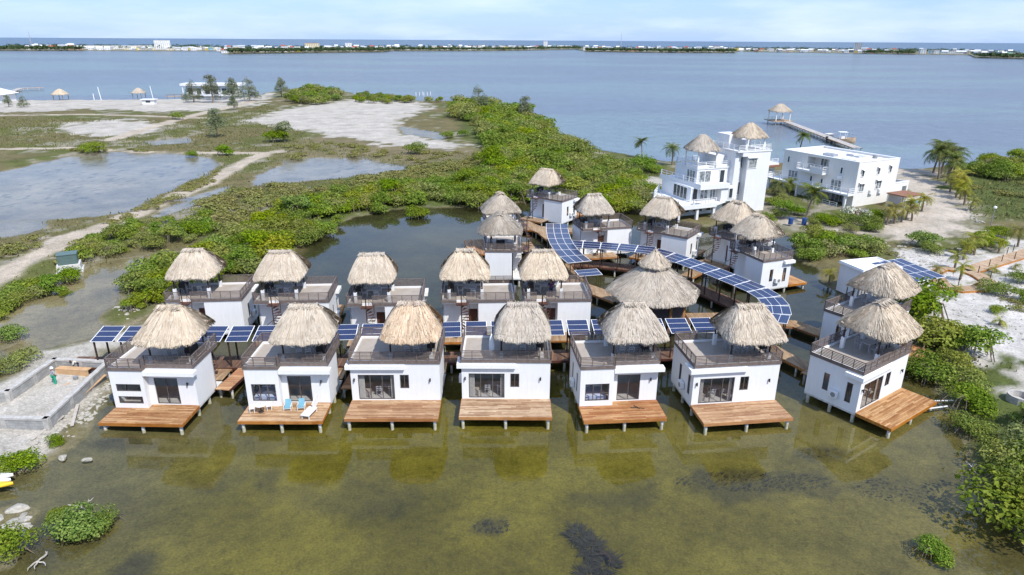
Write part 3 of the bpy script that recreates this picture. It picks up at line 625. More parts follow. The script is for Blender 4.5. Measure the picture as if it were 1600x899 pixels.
def bungalow(label, x, y, rz, kind='A', w=6.6, D=4.3, variant=0, group='white stilt bungalows over the lagoon', stair=True, deckmat='deck_wood', blinds=False, px=1.15, rear_simple=False):
    t = thing('stilt_bungalow', label, 'bungalow', (x, y, 0), R(rz), group)
    h = w / 2; th = .12; rec = .95; bl = -.5               # rec: porch recess at the back; bl: inner end of the bedroom block
    blk = .55 if kind == 'B' else 0.0
    wl = MB().use('white_wall')
    z0, z1 = FZ - .12, RZ - .14
    if kind == 'A':
        door = (h - 2.78 - .0, h - .10, FZ + .06, FZ + 2.12); win = (h + .33, h + 1.0, FZ + .98, FZ + 2.12)
        wl.wall((-h, 0), (h, 0), z0, z1, th, [door, win])
    else:
        wins = [(.38, h + bl - .30, FZ + .42, FZ + 1.82)]
        if blinds: wins = [(.35, h + bl - .3, FZ + .35, FZ + .95), (.35, h + bl - .3, FZ + 1.35, FZ + 1.95)]
        wl.wall((-h, -blk), (bl, -blk), z0, z1, th, wins)
        wl.wall((bl, -blk + th), (bl, 0), z0, z1, th)
        door = (.42, 2.15, FZ + .06, FZ + 2.2)
        wl.wall((bl, 0), (h, 0), z0, z1, th, [door])
    sw = [(.45, .95, FZ + .75, FZ + 2.15), (2.35, 2.75, FZ + 1.0, FZ + 2.25)]   # tall side windows, measured from the back corner
    sideL = [(D - .95 - .0, D - .50, FZ + .55, FZ + 2.1), (D - 2.75, D - 2.3, FZ + .75, FZ + 2.15)]
    y_b = D
    wl.wall((-h, D - th), (-h, -blk + th), z0, z1, th, [(D - th - b_, D - th - a_, c_, e_) for (a_, b_, c_, e_) in ((.55, 1.0, FZ + .5, FZ + 2.1), (2.35, 2.8, FZ + .7, FZ + 2.1))])
    wl.wall((h, th), (h, D - rec), z0, z1, th)
    wl.wall((0, D), (-h, D), z0, z1, th)
    wl.wall((0, D - rec), (0, D - th), z0, z1, th)
    wl.wall((h - .0, D - rec), (0, D - rec), z0, z1, th, [(h - .92, h - .08, FZ, FZ + 2.05)])
    obj('wall', wl, t)
    fl = MB().use('pile_white'); fl.prism([(-h, -blk), (bl, -blk), (bl, 0), (h, 0), (h, D), (-h, D)] if blk else [(-h, 0), (h, 0), (h, D), (-h, D)], FZ - .26, FZ - .121)
    fl.use('interior_floor').box(-h + th, h - th, th, D - rec - th, FZ - .12, FZ + .01)
    obj('floor', fl, t)
    # interior shell so that the glass shows a room
    rm = MB().use('interior').box(-h + th + .01, h - th - .01, D - rec - th - .08, D - rec - th - .01, FZ + .01, z1 - .01); obj('inner_wall', rm, t)
    ed = MB().use('door_brown').box(.10, .90, D - rec - .08, D - rec - .03, FZ + .01, FZ + 2.03); e_ = obj('door', ed, t)
    obj('handle', MB().use('metal_grey').box(.18, .22, D - rec - .03, D - rec + .03, FZ + 1.0, FZ + 1.12), e_)
    # roof terrace
    foot = [(-h - .02, -blk - .02), (bl + .02, -blk - .02), (bl + .02, -.02), (h + .02, -.02), (h + .02, D + .02), (-h - .02, D + .02)] if blk else [(-h - .02, -.02), (h + .02, -.02), (h + .02, D + .02), (-h - .02, D + .02)]
    rf = MB().use('white_wall').prism(foot, RZ - .14, RZ)
    cb = .13
    rf.box(-h, -h + cb, cb - blk, D - cb, RZ, RZ + .16); rf.box(h - cb, h, cb, D - cb, RZ, RZ + .16); rf.box(-h, h, D - cb, D, RZ, RZ + .16)
    if blk: rf.box(-h, bl, -blk, -blk + cb, RZ, RZ + .16); rf.box(bl, h, 0, cb, RZ, RZ + .16)
    else: rf.box(-h, h, 0, cb, RZ, RZ + .16)
    obj('roof_slab', rf, t)
    tf = MB().use('terrace_floor'); zz = RZ + .006
    tf.add([(-h + cb, -blk + cb, zz), (bl, -blk + cb, zz), (bl, cb, zz), (h - cb, cb, zz), (h - cb, D - cb, zz), (-h + cb, D - cb, zz)], [(0, 1, 2, 3, 4, 5)] if blk else [(0, 1, 2, 3, 4, 5)])
    obj('terrace_floor', tf, t)
    rr = MB().use('rail_brown'); o_ = .03
    g0, g1 = 1.05, 2.0
    frnt = [(-h - o_, -blk - o_), (bl + o_, -blk - o_), (bl + o_, -o_), (h + o_, -o_)] if blk else [(-h - o_, -o_), (h + o_, -o_)]
    if stair:
        rail_run(rr, [(g0, D + o_), (-h - o_, D + o_)] + frnt + [(h + o_, D + o_), (g1, D + o_)])
    else: rail_run(rr, [(h + o_, D + o_), (-h - o_, D + o_)] + frnt + [(h + o_, D + o_)])
    obj('railing', rr, t)
    # canopy over the glazing
    if kind == 'A':
        aw = MB().use('white_paint').box(-h - .34, .75, -.24, -.001, RZ - .46, RZ - .15); aw.box(-h - .34, -h - .001, 0.0, 1.15, RZ - .458, RZ - .152)
    else: aw = MB().use('white_paint').box(-1.25, h + .30, -.62, -.001, RZ - .46, RZ - .15); aw.box(h + .001, h + .30, 0, .5, RZ - .458, RZ - .152)
    if kind == 'B': aw = MB().use('white_paint').box(bl + .03, h + .30, -.60, -.001, RZ - .46, RZ - .15)
    obj('awning', aw, t)
    # glazing
    if kind == 'A':
        glazing(t, 'sliding_door', -h + door[0], -h + door[1], door[2], door[3], 0, 3, door=True)
        cu = MB().use('curtain')
        for a_, b_ in ((-h + door[0] + .02, -h + door[0] + .42), (-h + door[1] - .30, -h + door[1] - .02)):
            n_ = 9; xs_ = [a_ + (b_ - a_) * j / n_ for j in range(n_ + 1)]; ys_ = [.26 + .05 * (j % 2) for j in range(n_ + 1)]
            cu.add([(q, yy, FZ + .03) for q, yy in zip(xs_, ys_)] + [(q, yy, FZ + 2.2) for q, yy in zip(xs_, ys_)], [(j, j + 1, n_ + 2 + j, n_ + 1 + j) for j in range(n_)])
        obj('curtain', cu, t)
        glazing(t, 'window', -h + win[0], -h + win[1], win[2], win[3], 0, 2)
        for lx_ in (-h + .26, h - .72):
            lm = MB().use('black_metal').box(lx_ - .05, lx_ + .05, -.10, -.002, FZ + 1.72, FZ + 1.80); lm.tube((lx_, -.12, FZ + 1.62), (lx_, -.12, FZ + 1.88), .055, .045, 8); obj('wall_lamp', lm, t)
    else:
        for i, q in enumerate(wins): glazing(t, 'window', -h + q[0], -h + q[1], q[2], q[3], -blk, 1 if blinds else 3, () if blinds else [(-h + q[0] + .055, -h + q[0] + .6, q[2] + .62), (-h + q[1] - .6, -h + q[1] - .055, q[2] + .62)])
        glazing(t, 'sliding_door', bl + door[0], bl + door[1], door[2], door[3], 0, 2, door=True)
        lm = MB().use('black_metal').box(h - .60, h - .50, -.10, -.002, FZ + 1.75, FZ + 1.83); lm.tube((h - .55, -.12, FZ + 1.66), (h - .55, -.12, FZ + 1.92), .055, .045, 8); obj('wall_lamp', lm, t)
    for a_, b_, c_, e__ in ((.55, 1.0, FZ + .5, FZ + 2.1), (2.35, 2.8, FZ + .7, FZ + 2.1)):
        glazing(t, 'window', -b_, -a_, c_, e__, 0, 1, along='y', fx=-h)
    ac = MB().use('white_plastic').box(-h - .34, -h - .06, 1.45, 2.1, FZ + .55, FZ + 1.05); ac.use('tank_grey').tube((-h - .345, 1.72, FZ + .8), (-h - .352, 1.72, FZ + .8), .19, .19, 14)
    ac.use('metal_grey').box(-h - .30, -h - .001, 1.5, 1.54, FZ + .48, FZ + .545).box(-h - .30, -h - .001, 2.0, 2.04, FZ + .48, FZ + .545)
    obj('air_conditioner', ac, t)
    # piles
    for xx in (-h + .25, 0, h - .25):
        for yy in (.25 - blk * (xx < bl), D / 2, D - .25): obj('pile', MB().use('pile_white').tube((xx, yy, -1.2), (xx, yy, FZ - .262), .13, .13, 10), t)
    # deck
    dk = MB().use(deckmat); dy = 2.62
    dpoly = [(-h - .03, -dy), (h + .03, -dy), (h + .03, -.004), (bl + .004, -.004), (bl + .004, -blk - .004), (-h - .03, -blk - .004)] if blk else [(-h - .03, -dy), (h + .03, -dy), (h + .03, -.004), (-h - .03, -.004)]
    dk.prism(dpoly, FZ - .05, FZ)
    dk.use('fascia').box(-h - .05, h + .05, -dy - .03, -dy - .001, FZ - .24, FZ - .004); dk.box(-h - .06, -h - .031, -dy, -.06, FZ - .238, FZ - .01); dk.box(h + .031, h + .06, -dy, -.06, FZ - .238, FZ - .01)
    dk.use('dark_brown')
    for i in range(7): xx = -h + .1 + (w - .2) * i / 6; dk.box(xx - .025, xx + .025, -dy + .02, -blk - .06, FZ - .22, FZ - .051)
    dko = obj('deck', dk, t)
    for xx in (-h + .22, .0, h - .22):
        for yy in (-dy + .22,): obj('pile', MB().use('pile_white').tube((xx, yy, -1.2), (xx, yy, FZ - .24), .12, .12, 10), dko)
    # palm-leaf shelter on the terrace
    sh = obj('palapa', MB().use('dark_brown').box(px - 1.62, px + 1.62, .56, .70, 5.72, 5.86).box(px - 1.62, px + 1.62, D - .80, D - .66, 5.72, 5.86)
             .box(px - 1.6, px - 1.48, .70, D - .8, 5.73, 5.85).box(px + 1.48, px + 1.6, .70, D - .8, 5.73, 5.85), t)
    for sx in (-1.5, 1.5):
        for yy in (.64, D - .74):
            po = obj('post', MB().use('dark_brown').tube((px + sx, yy, RZ + .01), (px + sx, yy, 5.74), .07, .065, 8), sh)
            obj('plinth', MB().use('white_wall').box(px + sx - .13, px + sx + .13, yy - .13, yy + .13, RZ + .008, RZ + (.55 if yy < 1 else .95)), sh)
    obj('thatch', THATCH[variant], sh, (px + .05, 1.66, 5.93)); obj('ridge_cap', RIDGE[variant], sh, (px + .05, 1.66, 5.93 + THR[variant] - .02))
    if stair:
        sx, sy = 1.52, D + .80
        st = obj('spiral_staircase', MB().use('dark_brown').tube((sx, sy, FZ), (sx, sy, RZ + .95), .05, .05, 8), t)
        n = 14
        for i in range(n):
            a = R(-265 + 262 * i / (n - 1)) - R(90); z_ = FZ + (RZ - FZ) * (i + 1) / (n + .3); a2 = a + R(24)
            tr_ = MB().use('door_brown').prism([(sx + .04 * math.cos(a), sy + .04 * math.sin(a)), (sx + .72 * math.cos(a), sy + .72 * math.sin(a)), (sx + .72 * math.cos(a2), sy + .72 * math.sin(a2)), (sx + .04 * math.cos(a2), sy + .04 * math.sin(a2))], z_ - .04, z_)
            obj('tread', tr_, st)
        hr = MB().use('dark_brown'); pts = []
        for i in range(n): a = R(-265 + 262 * i / (n - 1)) - R(78); pts.append((sx + .74 * math.cos(a), sy + .74 * math.sin(a), FZ + (RZ - FZ) * (i + 1) / (n + .3) + .9))
        hr.path(pts, .022, 5)
        for q in pts[::2]: hr.tube((q[0], q[1], q[2] - .9), q, .014, .014, 4)
        obj('handrail', hr, st)
        lp = MB().use('post_orange').box(1.03, 2.03, D + .05, D + .12, RZ - .06, RZ).use('door_brown').box(1.0, 2.0, D + .12, D + .75, RZ - .06, RZ - .005); obj('landing', lp, st)
        en = MB().use('walk_pale').box(-.9, h, D + .001, D + 1.85, FZ - .05, FZ - .002); en.use('fascia').box(-.9, h, D + 1.851, D + 1.88, FZ - .22, FZ - .01); eno = obj('entry_platform', en, t)
        for xx in (-.7, h - .2): obj('pile', MB().use('concrete').tube((xx, D + 1.6, -1.2), (xx, D + 1.6, FZ - .052), .11, .11, 8), eno)
    return t

FRONT = [  # x, y, turn, kind, width, depth, thatch, words
 (-26.02, 43.10, -1.5, 'B', 5.9, 3.9, 1, 'leftmost white stilt bungalow of the front row, with two dark slit windows', dict(blinds=True)),
 (-16.42, 43.50, 0.5, 'B', 5.9, 3.7, 2, 'white stilt bungalow with blue chairs and a lounger on its front deck', dict(deckmat='deck_worn')),
 (-8.62, 43.93, 0.7, 'A', 6.6, 4.4, 4, 'white stilt bungalow under the most orange, freshest thatch of the front row', {}),
 (-0.42, 44.22, 0.0, 'A', 6.6, 4.3, 0, 'white stilt bungalow amid the front row with a white board upright on its terrace', dict(deckmat='deck_worn')),
 (7.95, 43.95, 5.0, 'B', 5.95, 3.9, 3, 'white stilt bungalow with dark sticks lying on its reddish front deck', dict(deckmat='deck_red')),
 (16.65, 43.88, 7.2, 'A', 6.6, 4.3, 2, 'white stilt bungalow second from the right end of the front row', {}),
 (27.87, 44.38, 35.0, 'A', 6.6, 4.1, 1, 'rightmost white stilt bungalow of the front row, turned toward the mangrove bank', {}),
]
BACK = [
 (-27.95, 56.05, 185, 'A', 6.6, 4.4, 1, 'leftmost white stilt bungalow of the second row, beside the bushy left bank'),
 (-19.90, 55.80, 184, 'A', 6.6, 4.4, 2, 'white stilt bungalow second from the left in the second row'),
 (-11.40, 55.28, 183.5, 'A', 6.6, 4.4, 0, 'white stilt bungalow third from the left in the second row'),
 (-3.05, 56.20, 183, 'A', 6.6, 4.4, 3, 'white stilt bungalow fourth from the left in the second row, before the end-on one'),
 (4.20, 56.50, 183, 'A', 6.1, 4.4, 2, 'white stilt bungalow with a person standing under its thatch'),
 (4.75, 98.15, 143, 'A', 6.4, 4.2, 0, 'farthest white stilt bungalow, tall against the green mangroves at the boardwalk end'),
 (12.05, 81.35, 194, 'A', 6.6, 3.9, 1, 'white stilt bungalow right of the curved strip of solar panels, facing the round pavilion'),
 (18.40, 79.15, 144, 'A', 6.6, 4.2, 2, 'white stilt bungalow in front of the white tower villa'),
 (25.95, 76.75, 125, 'A', 5.9, 4.2, 3, 'white stilt bungalow half hidden behind its neighbour beside the tower villa'),
 (26.10, 70.90, 111, 'A', 5.6, 3.9, 1, 'white stilt bungalow with spiral stairs at the right end of the curved boardwalk'),
]
SHORT = []
HOUSES = []
def place_front(h_, i):
    x, y, rz, kind, w_, D, v, lab, kw = h_
    HOUSES.append((bungalow(lab, x, y, rz, kind, w_, D, v, **kw), x, y, rz, w_, D))
for i, h_ in enumerate(FRONT): place_front(h_, i)
for x, y, rz, kind, w_, D, v, lab in BACK:
    # x, y is the middle of the stair side; the thing's origin is the middle of the deck side
    a = R(rz); ox, oy = x + math.sin(a) * D, y - math.cos(a) * D
    HOUSES.append((bungalow(lab, ox, oy, rz, kind, w_, D, v), ox, oy, rz, w_, D))
for x, y, rz, w_, D, v, lab in ((-3.05, 74.55, -90, 6.0, 4.1, 0, 'white stilt bungalow seen end-on, nearer of the two with stacked thatch peaks'),
                               (-3.4, 84.0, -80, 6.4, 4.3, 3, 'white stilt bungalow hidden behind the end-on one, the farther of the two stacked thatch peaks'),
                               (32.75, 53.15, 35, 6.6, 4.1, 2, 'white stilt bungalow behind the rightmost front one, next to the white shed')):
    HOUSES.append((bungalow(lab, x, y, rz, 'A', w_, D, v), x, y, rz, w_, D))
WHERE = ['the leftmost front-row bungalow', 'the front bungalow with the lounger', 'the bungalow with the orange fresh thatch', 'the middle front-row bungalow',
         'the front bungalow with the reddish deck', 'the second front bungalow from the right', 'the rightmost front-row bungalow', 'the leftmost second-row bungalow',
         'the second bungalow of the second row', 'the third bungalow of the second row', 'the fourth bungalow of the second row', 'the bungalow with a person upstairs',
         'the farthest bungalow by the mangroves', 'the bungalow beside the curved solar strip', 'the bungalow before the tower villa', 'the half-hidden bungalow by the tower villa',
         'the bungalow ending the curved boardwalk', 'the near end-on bungalow', 'the far end-on bungalow', 'the bungalow next to the white shed']

# ------------------------------------------------------------------ terrace furniture
def table_parts(name, label, loc, rz, mat='grey_plastic', w_=1.3, d_=.8, group=None):
    t = thing(name, label, 'table', loc, rz, group)
    obj('tabletop', MB().use(mat).box(-w_ / 2, w_ / 2, -d_ / 2, d_ / 2, .70, .74), t)
    for sx in (-1, 1):
        for sy in (-1, 1): obj('leg', MB().use(mat).bar((sx * (w_ / 2 - .08), sy * (d_ / 2 - .08), 0), (sx * (w_ / 2 - .08), sy * (d_ / 2 - .08), .70), .05, .05), t)
    return t
def chair_parts(label, loc, rz, mat='grey_plastic', group=None):
    t = thing('chair', label, 'chair', loc, rz, group)
    obj('seat', MB().use(mat).box(-.23, .23, -.22, .23, .42, .46), t)
    b = MB().use(mat).bar((-.2, .22, .46), (-.2, .30, .88), .04, .04).bar((.2, .22, .46), (.2, .30, .88), .04, .04).bar((-.22, .30, .86), (.22, .30, .86), .03, .08).bar((-.2, .27, .68), (.2, .27, .68), .025, .10); obj('backrest', b, t)
    for sx in (-1, 1):
        for sy in (-1, 1): obj('leg', MB().use(mat).bar((sx * .19, sy * .19, 0), (sx * .21, sy * .21 + .01, .42), .035, .035), t)
    return t
T0 = C0 = G0 = None
def cap(s_): return s_
for i, (ho, x, y, rz, w_, D) in enumerate(HOUSES):
    rnd = random.Random(400 + i); a = R(rz); ca_, sa_ = math.cos(a), math.sin(a)
    def Wp(lx_, ly_): return (x + lx_ * ca_ - ly_ * sa_, y + lx_ * sa_ + ly_ * ca_, RZ + .008)
    cx_, cy_ = 1.0 + rnd.uniform(-.25, .25), D * .48 + rnd.uniform(-.2, .3); tr_ = a + rnd.uniform(-.15, .15)
    lab = 'grey dining table under the thatch of ' + WHERE[i]
    if T0 is None: T0 = table_parts('dining_table', lab, Wp(cx_, cy_), tr_, group='dining tables on the roof terraces')
    else: dup(T0, Wp(cx_, cy_), tr_, label=lab)
    for dx, dy, fa in ((-.35, -.62, 180), (.35, -.62, 180), (-.35, .62, 0), (.9, .05, -90)):
        cl = 'grey chair at the table under the thatch of ' + WHERE[i]
        if C0 is None: C0 = chair_parts(cl, Wp(cx_ + dx, cy_ + dy), a + R(fa), group='chairs on the roof of ' + WHERE[i])
        else: dup(C0, Wp(cx_ + dx + rnd.uniform(-.06, .06), cy_ + dy), a + R(fa) + rnd.uniform(-.25, .25), label=cl, group='chairs on the roof of ' + WHERE[i])
    gl_ = 'black barbecue grill by the terrace post of ' + WHERE[i]
    if G0 is None:
        G0 = thing('barbecue_grill', gl_, 'grill', Wp(w_ / 2 - .75, D * .42), a, 'barbecue grills on the roof terraces')
        obj('firebox', MB().use('black_metal').box(-.28, .28, -.5, .5, .55, .85), G0)
        bm_ = MB().use('black_metal'); bm_.tube((-.0, -.48, .86), (0, .48, .86), .27, .27, 12); obj('lid', bm_, G0)
        for sx in (-1, 1):
            for sy in (-1, 1): obj('leg', MB().use('black_metal').bar((sx * .22, sy * .42, 0), (sx * .22, sy * .42, .55), .05, .05), G0)
    else: dup(G0, Wp(w_ / 2 - .75, D * .42), a, label=gl_)

def wp(i, lx_, ly_, z_):
    _, x, y, rz, w_, D = HOUSES[i]; a = R(rz); return (x + lx_ * math.cos(a) - ly_ * math.sin(a), y + lx_ * math.sin(a) + ly_ * math.cos(a), z_)
# white board standing on the middle bungalow's terrace
bd = MB().use('white_plastic'); pr = [(0, .02), (.2, .10), (.6, .19), (1.1, .22), (1.6, .17), (1.95, .02)]
vs = []
for z_, r_ in pr:
    for k_ in range(8): q = 2 * math.pi * k_ / 8; vs.append((r_ * math.cos(q), .05 * math.sin(q), z_))
bd.add(vs, [(j * 8 + k_, j * 8 + (k_ + 1) % 8, (j + 1) * 8 + (k_ + 1) % 8, (j + 1) * 8 + k_) for j in range(len(pr) - 1) for k_ in range(8)] + [tuple(range(7, -1, -1)), tuple(range(len(vs) - 8, len(vs)))])
sb = obj('paddle_board', bd.mesh('paddle_board', True), None, wp(3, -1.05, .50, RZ + .02), (R(-4), 0, .1)); tag(sb, 'white paddle board standing upright on the middle front terrace', 'paddle board')
# deck furniture of the bungalow with the lounger
t = thing('round_table', 'white round pedestal table on the worn deck beside two white stools', 'table', wp(1, -1.75, -1.35, FZ + .002), 0, None, .8)
obj('tabletop', MB().use('white_plastic').tube((0, 0, .70), (0, 0, .735), .46, .46, 20), t); obj('pedestal', MB().use('dark_brown').tube((0, 0, .02), (0, 0, .70), .05, .05, 8).tube((0, 0, 0), (0, 0, .03), .26, .24, 16), t)
obj('ashtray', MB().use('tank_grey').tube((-.05, .1, .735), (-.05, .1, .77), .07, .08, 8), t)
for (dx, dy), lb in (((-.62, -.05), 'white moulded stool left of the round deck table'), ((.50, .32), 'white moulded stool right of the round deck table')):
    t = thing('stool', lb, 'stool', wp(1, -1.75 + dx, -1.35 + dy, FZ + .002), .3, 'white stools at the round deck table', .85)
    obj('seat', MB().use('white_plastic').box(-.22, .22, -.22, .22, .40, .46).box(-.22, .22, .19, .23, .46, .62), t)
    for sx in (-1, 1):
        for sy in (-1, 1): obj('leg', MB().use('white_plastic').bar((sx * .17, sy * .17, 0), (sx * .19, sy * .19, .40), .04, .04), t)
for dx, lb in ((.10, 'blue cushioned deck chair nearer to the round table'), (1.05, 'blue cushioned deck chair nearer to the white lounger')):
    t = thing('deck_chair', lb, 'deck chair', wp(1, dx, -1.02 + .12 * (dx > .5), FZ + .002), .12, 'blue deck chairs on the worn deck', .74)
    obj('seat_cushion', MB().use('blue_fabric').box(-.30, .30, -.36, .22, .30, .40), t)
    obj('back_cushion', MB().use('blue_fabric').bar((0, .24, .38), (0, .46, .92), .58, .09, (0, 1, 0)), t)
    fr = MB().use('white_plastic'); 
    for sx in (-.34, .34): fr.bar((sx, -.36, 0), (sx, -.36, .52), .04, .04).bar((sx, .3, 0), (sx, .3, .52), .04, .04).bar((sx, -.38, .53), (sx, .34, .53), .05, .03)
    fr.box(-.32, .32, -.37, .3, .255, .295); obj('frame', fr, t)
t = thing('sun_lounger', 'white sun lounger with raised back on the worn deck', 'sun lounger', wp(1, 1.95, -1.45, FZ + .002), -.22)
obj('bed', MB().use('white_plastic').box(-.32, .32, -1.0, .25, .28, .35), t); obj('backrest', MB().use('white_plastic').bar((0, .25, .32), (0, .95, .74), .64, .06, (0, 1, 1)), t)
for sx in (-1, 1):
    for yy in (-.9, .2): obj('leg', MB().use('white_plastic').bar((sx * .27, yy, 0), (sx * .27, yy, .28), .05, .05), t)
for (a_, b_), lb in ((((.75, -1.05), (1.75, -1.25)), 'longer dark stick lying on the reddish deck'), (((1.05, -.85), (1.35, -1.35)), 'shorter dark stick crossing the longer one on the reddish deck')):
    p, q = wp(4, *a_, FZ + .03), wp(4, *b_, FZ + .03); m_ = [(p[j] + q[j]) / 2 for j in range(3)]
    if 'shorter' in lb: m_[2] += .05
    mb = MB().use('black_metal'); pp = Vector(p) - Vector(m_); qq = Vector(q) - Vector(m_); pp.z = qq.z = 0; mb.path([pp, (pp + qq) / 2 + Vector((.02, .03, 0)), qq], [.028, .025, .02], 6)
    tag(obj('stick', mb, None, m_), lb, 'stick', 'dark sticks on the reddish deck')
# furniture behind the glass of the front row
for i in (1, 4):
    t = thing('bed', 'bed with pale blue linen behind the window of ' + WHERE[i], 'bed', wp(i, -1.75, .75, FZ + .012), R(FRONT[i][2]), 'beds seen through the front windows')
    obj('mattress', MB().use('bed_linen').box(-.85, .85, -.9, .95, .30, .58), t); obj('base', MB().use('dark_brown').box(-.88, .88, -.92, .98, 0, .298), t)
    for sx in (-.42, .42): obj('pillow', MB().use('white_plastic').box(sx - .34, sx + .34, .55, .92, .582, .70), t)
for i in (2, 3, 5, 6):
    q = wp(i, -.9, 1.35, FZ + .012)
    dup(T0, q, R(FRONT[i][2]), .8, 'round-edged dining table inside the glass door of ' + WHERE[i], 'tables seen through the glass doors')
    for dx in (-.5, .45): dup(C0, wp(i, -.9 + dx, .85, FZ + .012), R(FRONT[i][2] + 180), .95, 'indoor chair behind the glass door of ' + WHERE[i], 'chairs seen through the glass door of ' + WHERE[i])
    t = thing('sofa', 'beige sofa behind the left door pane of ' + WHERE[i], 'sofa', wp(i, -2.45, 1.0, FZ + .012), R(FRONT[i][2]), 'sofas seen through the glass doors')
    obj('seat', MB().use('terrace_floor').box(-.4, .4, -.55, .55, .08, .42), t); obj('backrest', MB().use('terrace_floor').box(-.42, -.2, -.55, .55, .42, .8), t); obj('armrest', MB().use('terrace_floor').box(-.2, .4, .4, .56, .42, .6), t)

# ------------------------------------------------------------------ people
def person(label, loc, rz, pose, top, bottom, hat=None, hair='hair_black', scale=1.0):
    """one skinned body; clothing and hair are its children. pose: joint table"""
    t = thing('person', label, 'person', loc, rz, scale=scale)
    J = pose; bones = [('pelvis', 'chest'), ('chest', 'neck'), ('neck', 'head'), ('head', 'crown'), ('chest', 'shL'), ('shL', 'elL'), ('elL', 'haL'), ('chest', 'shR'), ('shR', 'elR'), ('elR', 'haR'),
             ('pelvis', 'hipL'), ('hipL', 'knL'), ('knL', 'anL'), ('anL', 'toL'), ('pelvis', 'hipR'), ('hipR', 'knR'), ('knR', 'anR'), ('anR', 'toR')]
    rad = dict(pelvis=.13, chest=.145, neck=.055, head=.092, crown=.075, sh=.062, el=.042, ha=.032, hip=.09, kn=.062, an=.042, to=.035)
    def skin(name, names, grow, mat):
        vs = []; ix = {}; es = []
        for a_, b_ in bones:
            if a_ in names and b_ in names:
                for q in (a_, b_):
                    if q not in ix: ix[q] = len(vs); vs.append(J[q])
                es.append((ix[a_], ix[b_]))
        me_ = bpy.data.meshes.new(name); me_.from_pydata(vs, es, []); o_ = bpy.data.objects.new(name, me_); COL.objects.link(o_); o_.parent = t
        o_.modifiers.new('skin', 'SKIN'); sd_ = o_.modifiers.new('sub', 'SUBSURF'); sd_.levels = 1; sd_.render_levels = 1
        for q, i_ in ix.items():
            r_ = rad.get(q, rad.get(q[:-1], .06)) + grow; me_.skin_vertices[0].data[i_].radius = (r_, r_)
        root_ = 'pelvis' if 'pelvis' in ix else list(ix)[0]
        me_.skin_vertices[0].data[ix[root_]].use_root = True
        me_.materials.append(MATS[mat]); return o_
    skin('body', set(J), 0, 'skin')
    skin('shirt', {'pelvis', 'chest', 'shL', 'shR', 'elL', 'elR'}, .022, top)
    skin('trousers', {'pelvis', 'hipL', 'hipR', 'knL', 'knR', 'anL', 'anR'}, .024, bottom)
    hc, hn = Vector(J['head']), (Vector(J['crown']) - Vector(J['head'])).normalized()
    mb = MB().use(hat or hair); c = hc + hn * .05; vs = []; n_ = 10; fs = []
    ux = hn.orthogonal().normalized(); uy = hn.cross(ux)
    for j, (h_, r_) in enumerate(((-.02, .118 if not hat else .15), (.03, .118), (.09, .10), (.125, .055), (.135, .01))):
        for k_ in range(n_): q = 2 * math.pi * k_ / n_; vs.append(c + hn * h_ + (ux * math.cos(q) + uy * math.sin(q)) * r_)
    for j in range(4): fs += [(j * n_ + k_, j * n_ + (k_ + 1) % n_, (j + 1) * n_ + (k_ + 1) % n_, (j + 1) * n_ + k_) for k_ in range(n_)]
    mb.add(vs, fs); obj('cap' if hat else 'hair', mb.mesh('cap', True), t)
    return t
STAND = dict(pelvis=(0, 0, .95), chest=(0, 0, 1.32), neck=(0, 0, 1.48), head=(0, -.02, 1.58), crown=(0, -.01, 1.70), shL=(.2, 0, 1.38), elL=(.26, .02, 1.12), haL=(.25, -.10, .88), shR=(-.2, 0, 1.38), elR=(-.27, .0, 1.12), haR=(-.22, -.16, .92),
             hipL=(.1, 0, .90), knL=(.11, -.02, .50), anL=(.11, 0, .08), toL=(.12, -.16, .04), hipR=(-.1, 0, .90), knR=(-.11, -.02, .50), anR=(-.11, .02, .08), toR=(-.12, -.14, .04))
BEND = dict(pelvis=(0, .1, .88), chest=(0, -.22, 1.05), neck=(0, -.36, 1.06), head=(0, -.46, 1.04), crown=(0, -.58, 1.02), shL=(.2, -.24, 1.04), elL=(.22, -.32, .76), haL=(.16, -.42, .52), shR=(-.2, -.24, 1.04), elR=(-.22, -.34, .76), haR=(-.14, -.46, .54),
            hipL=(.11, .1, .84), knL=(.13, .02, .46), anL=(.13, .1, .08), toL=(.14, -.06, .04), hipR=(-.11, .1, .84), knR=(-.15, .0, .46), anR=(-.14, .1, .08), toR=(-.15, -.06, .04))
person('person in a dark shirt standing at the table under the roof thatch', wp(11, .55, 3.3, RZ + .008), R(20), STAND, 'cloth_purple', 'cloth_dark')

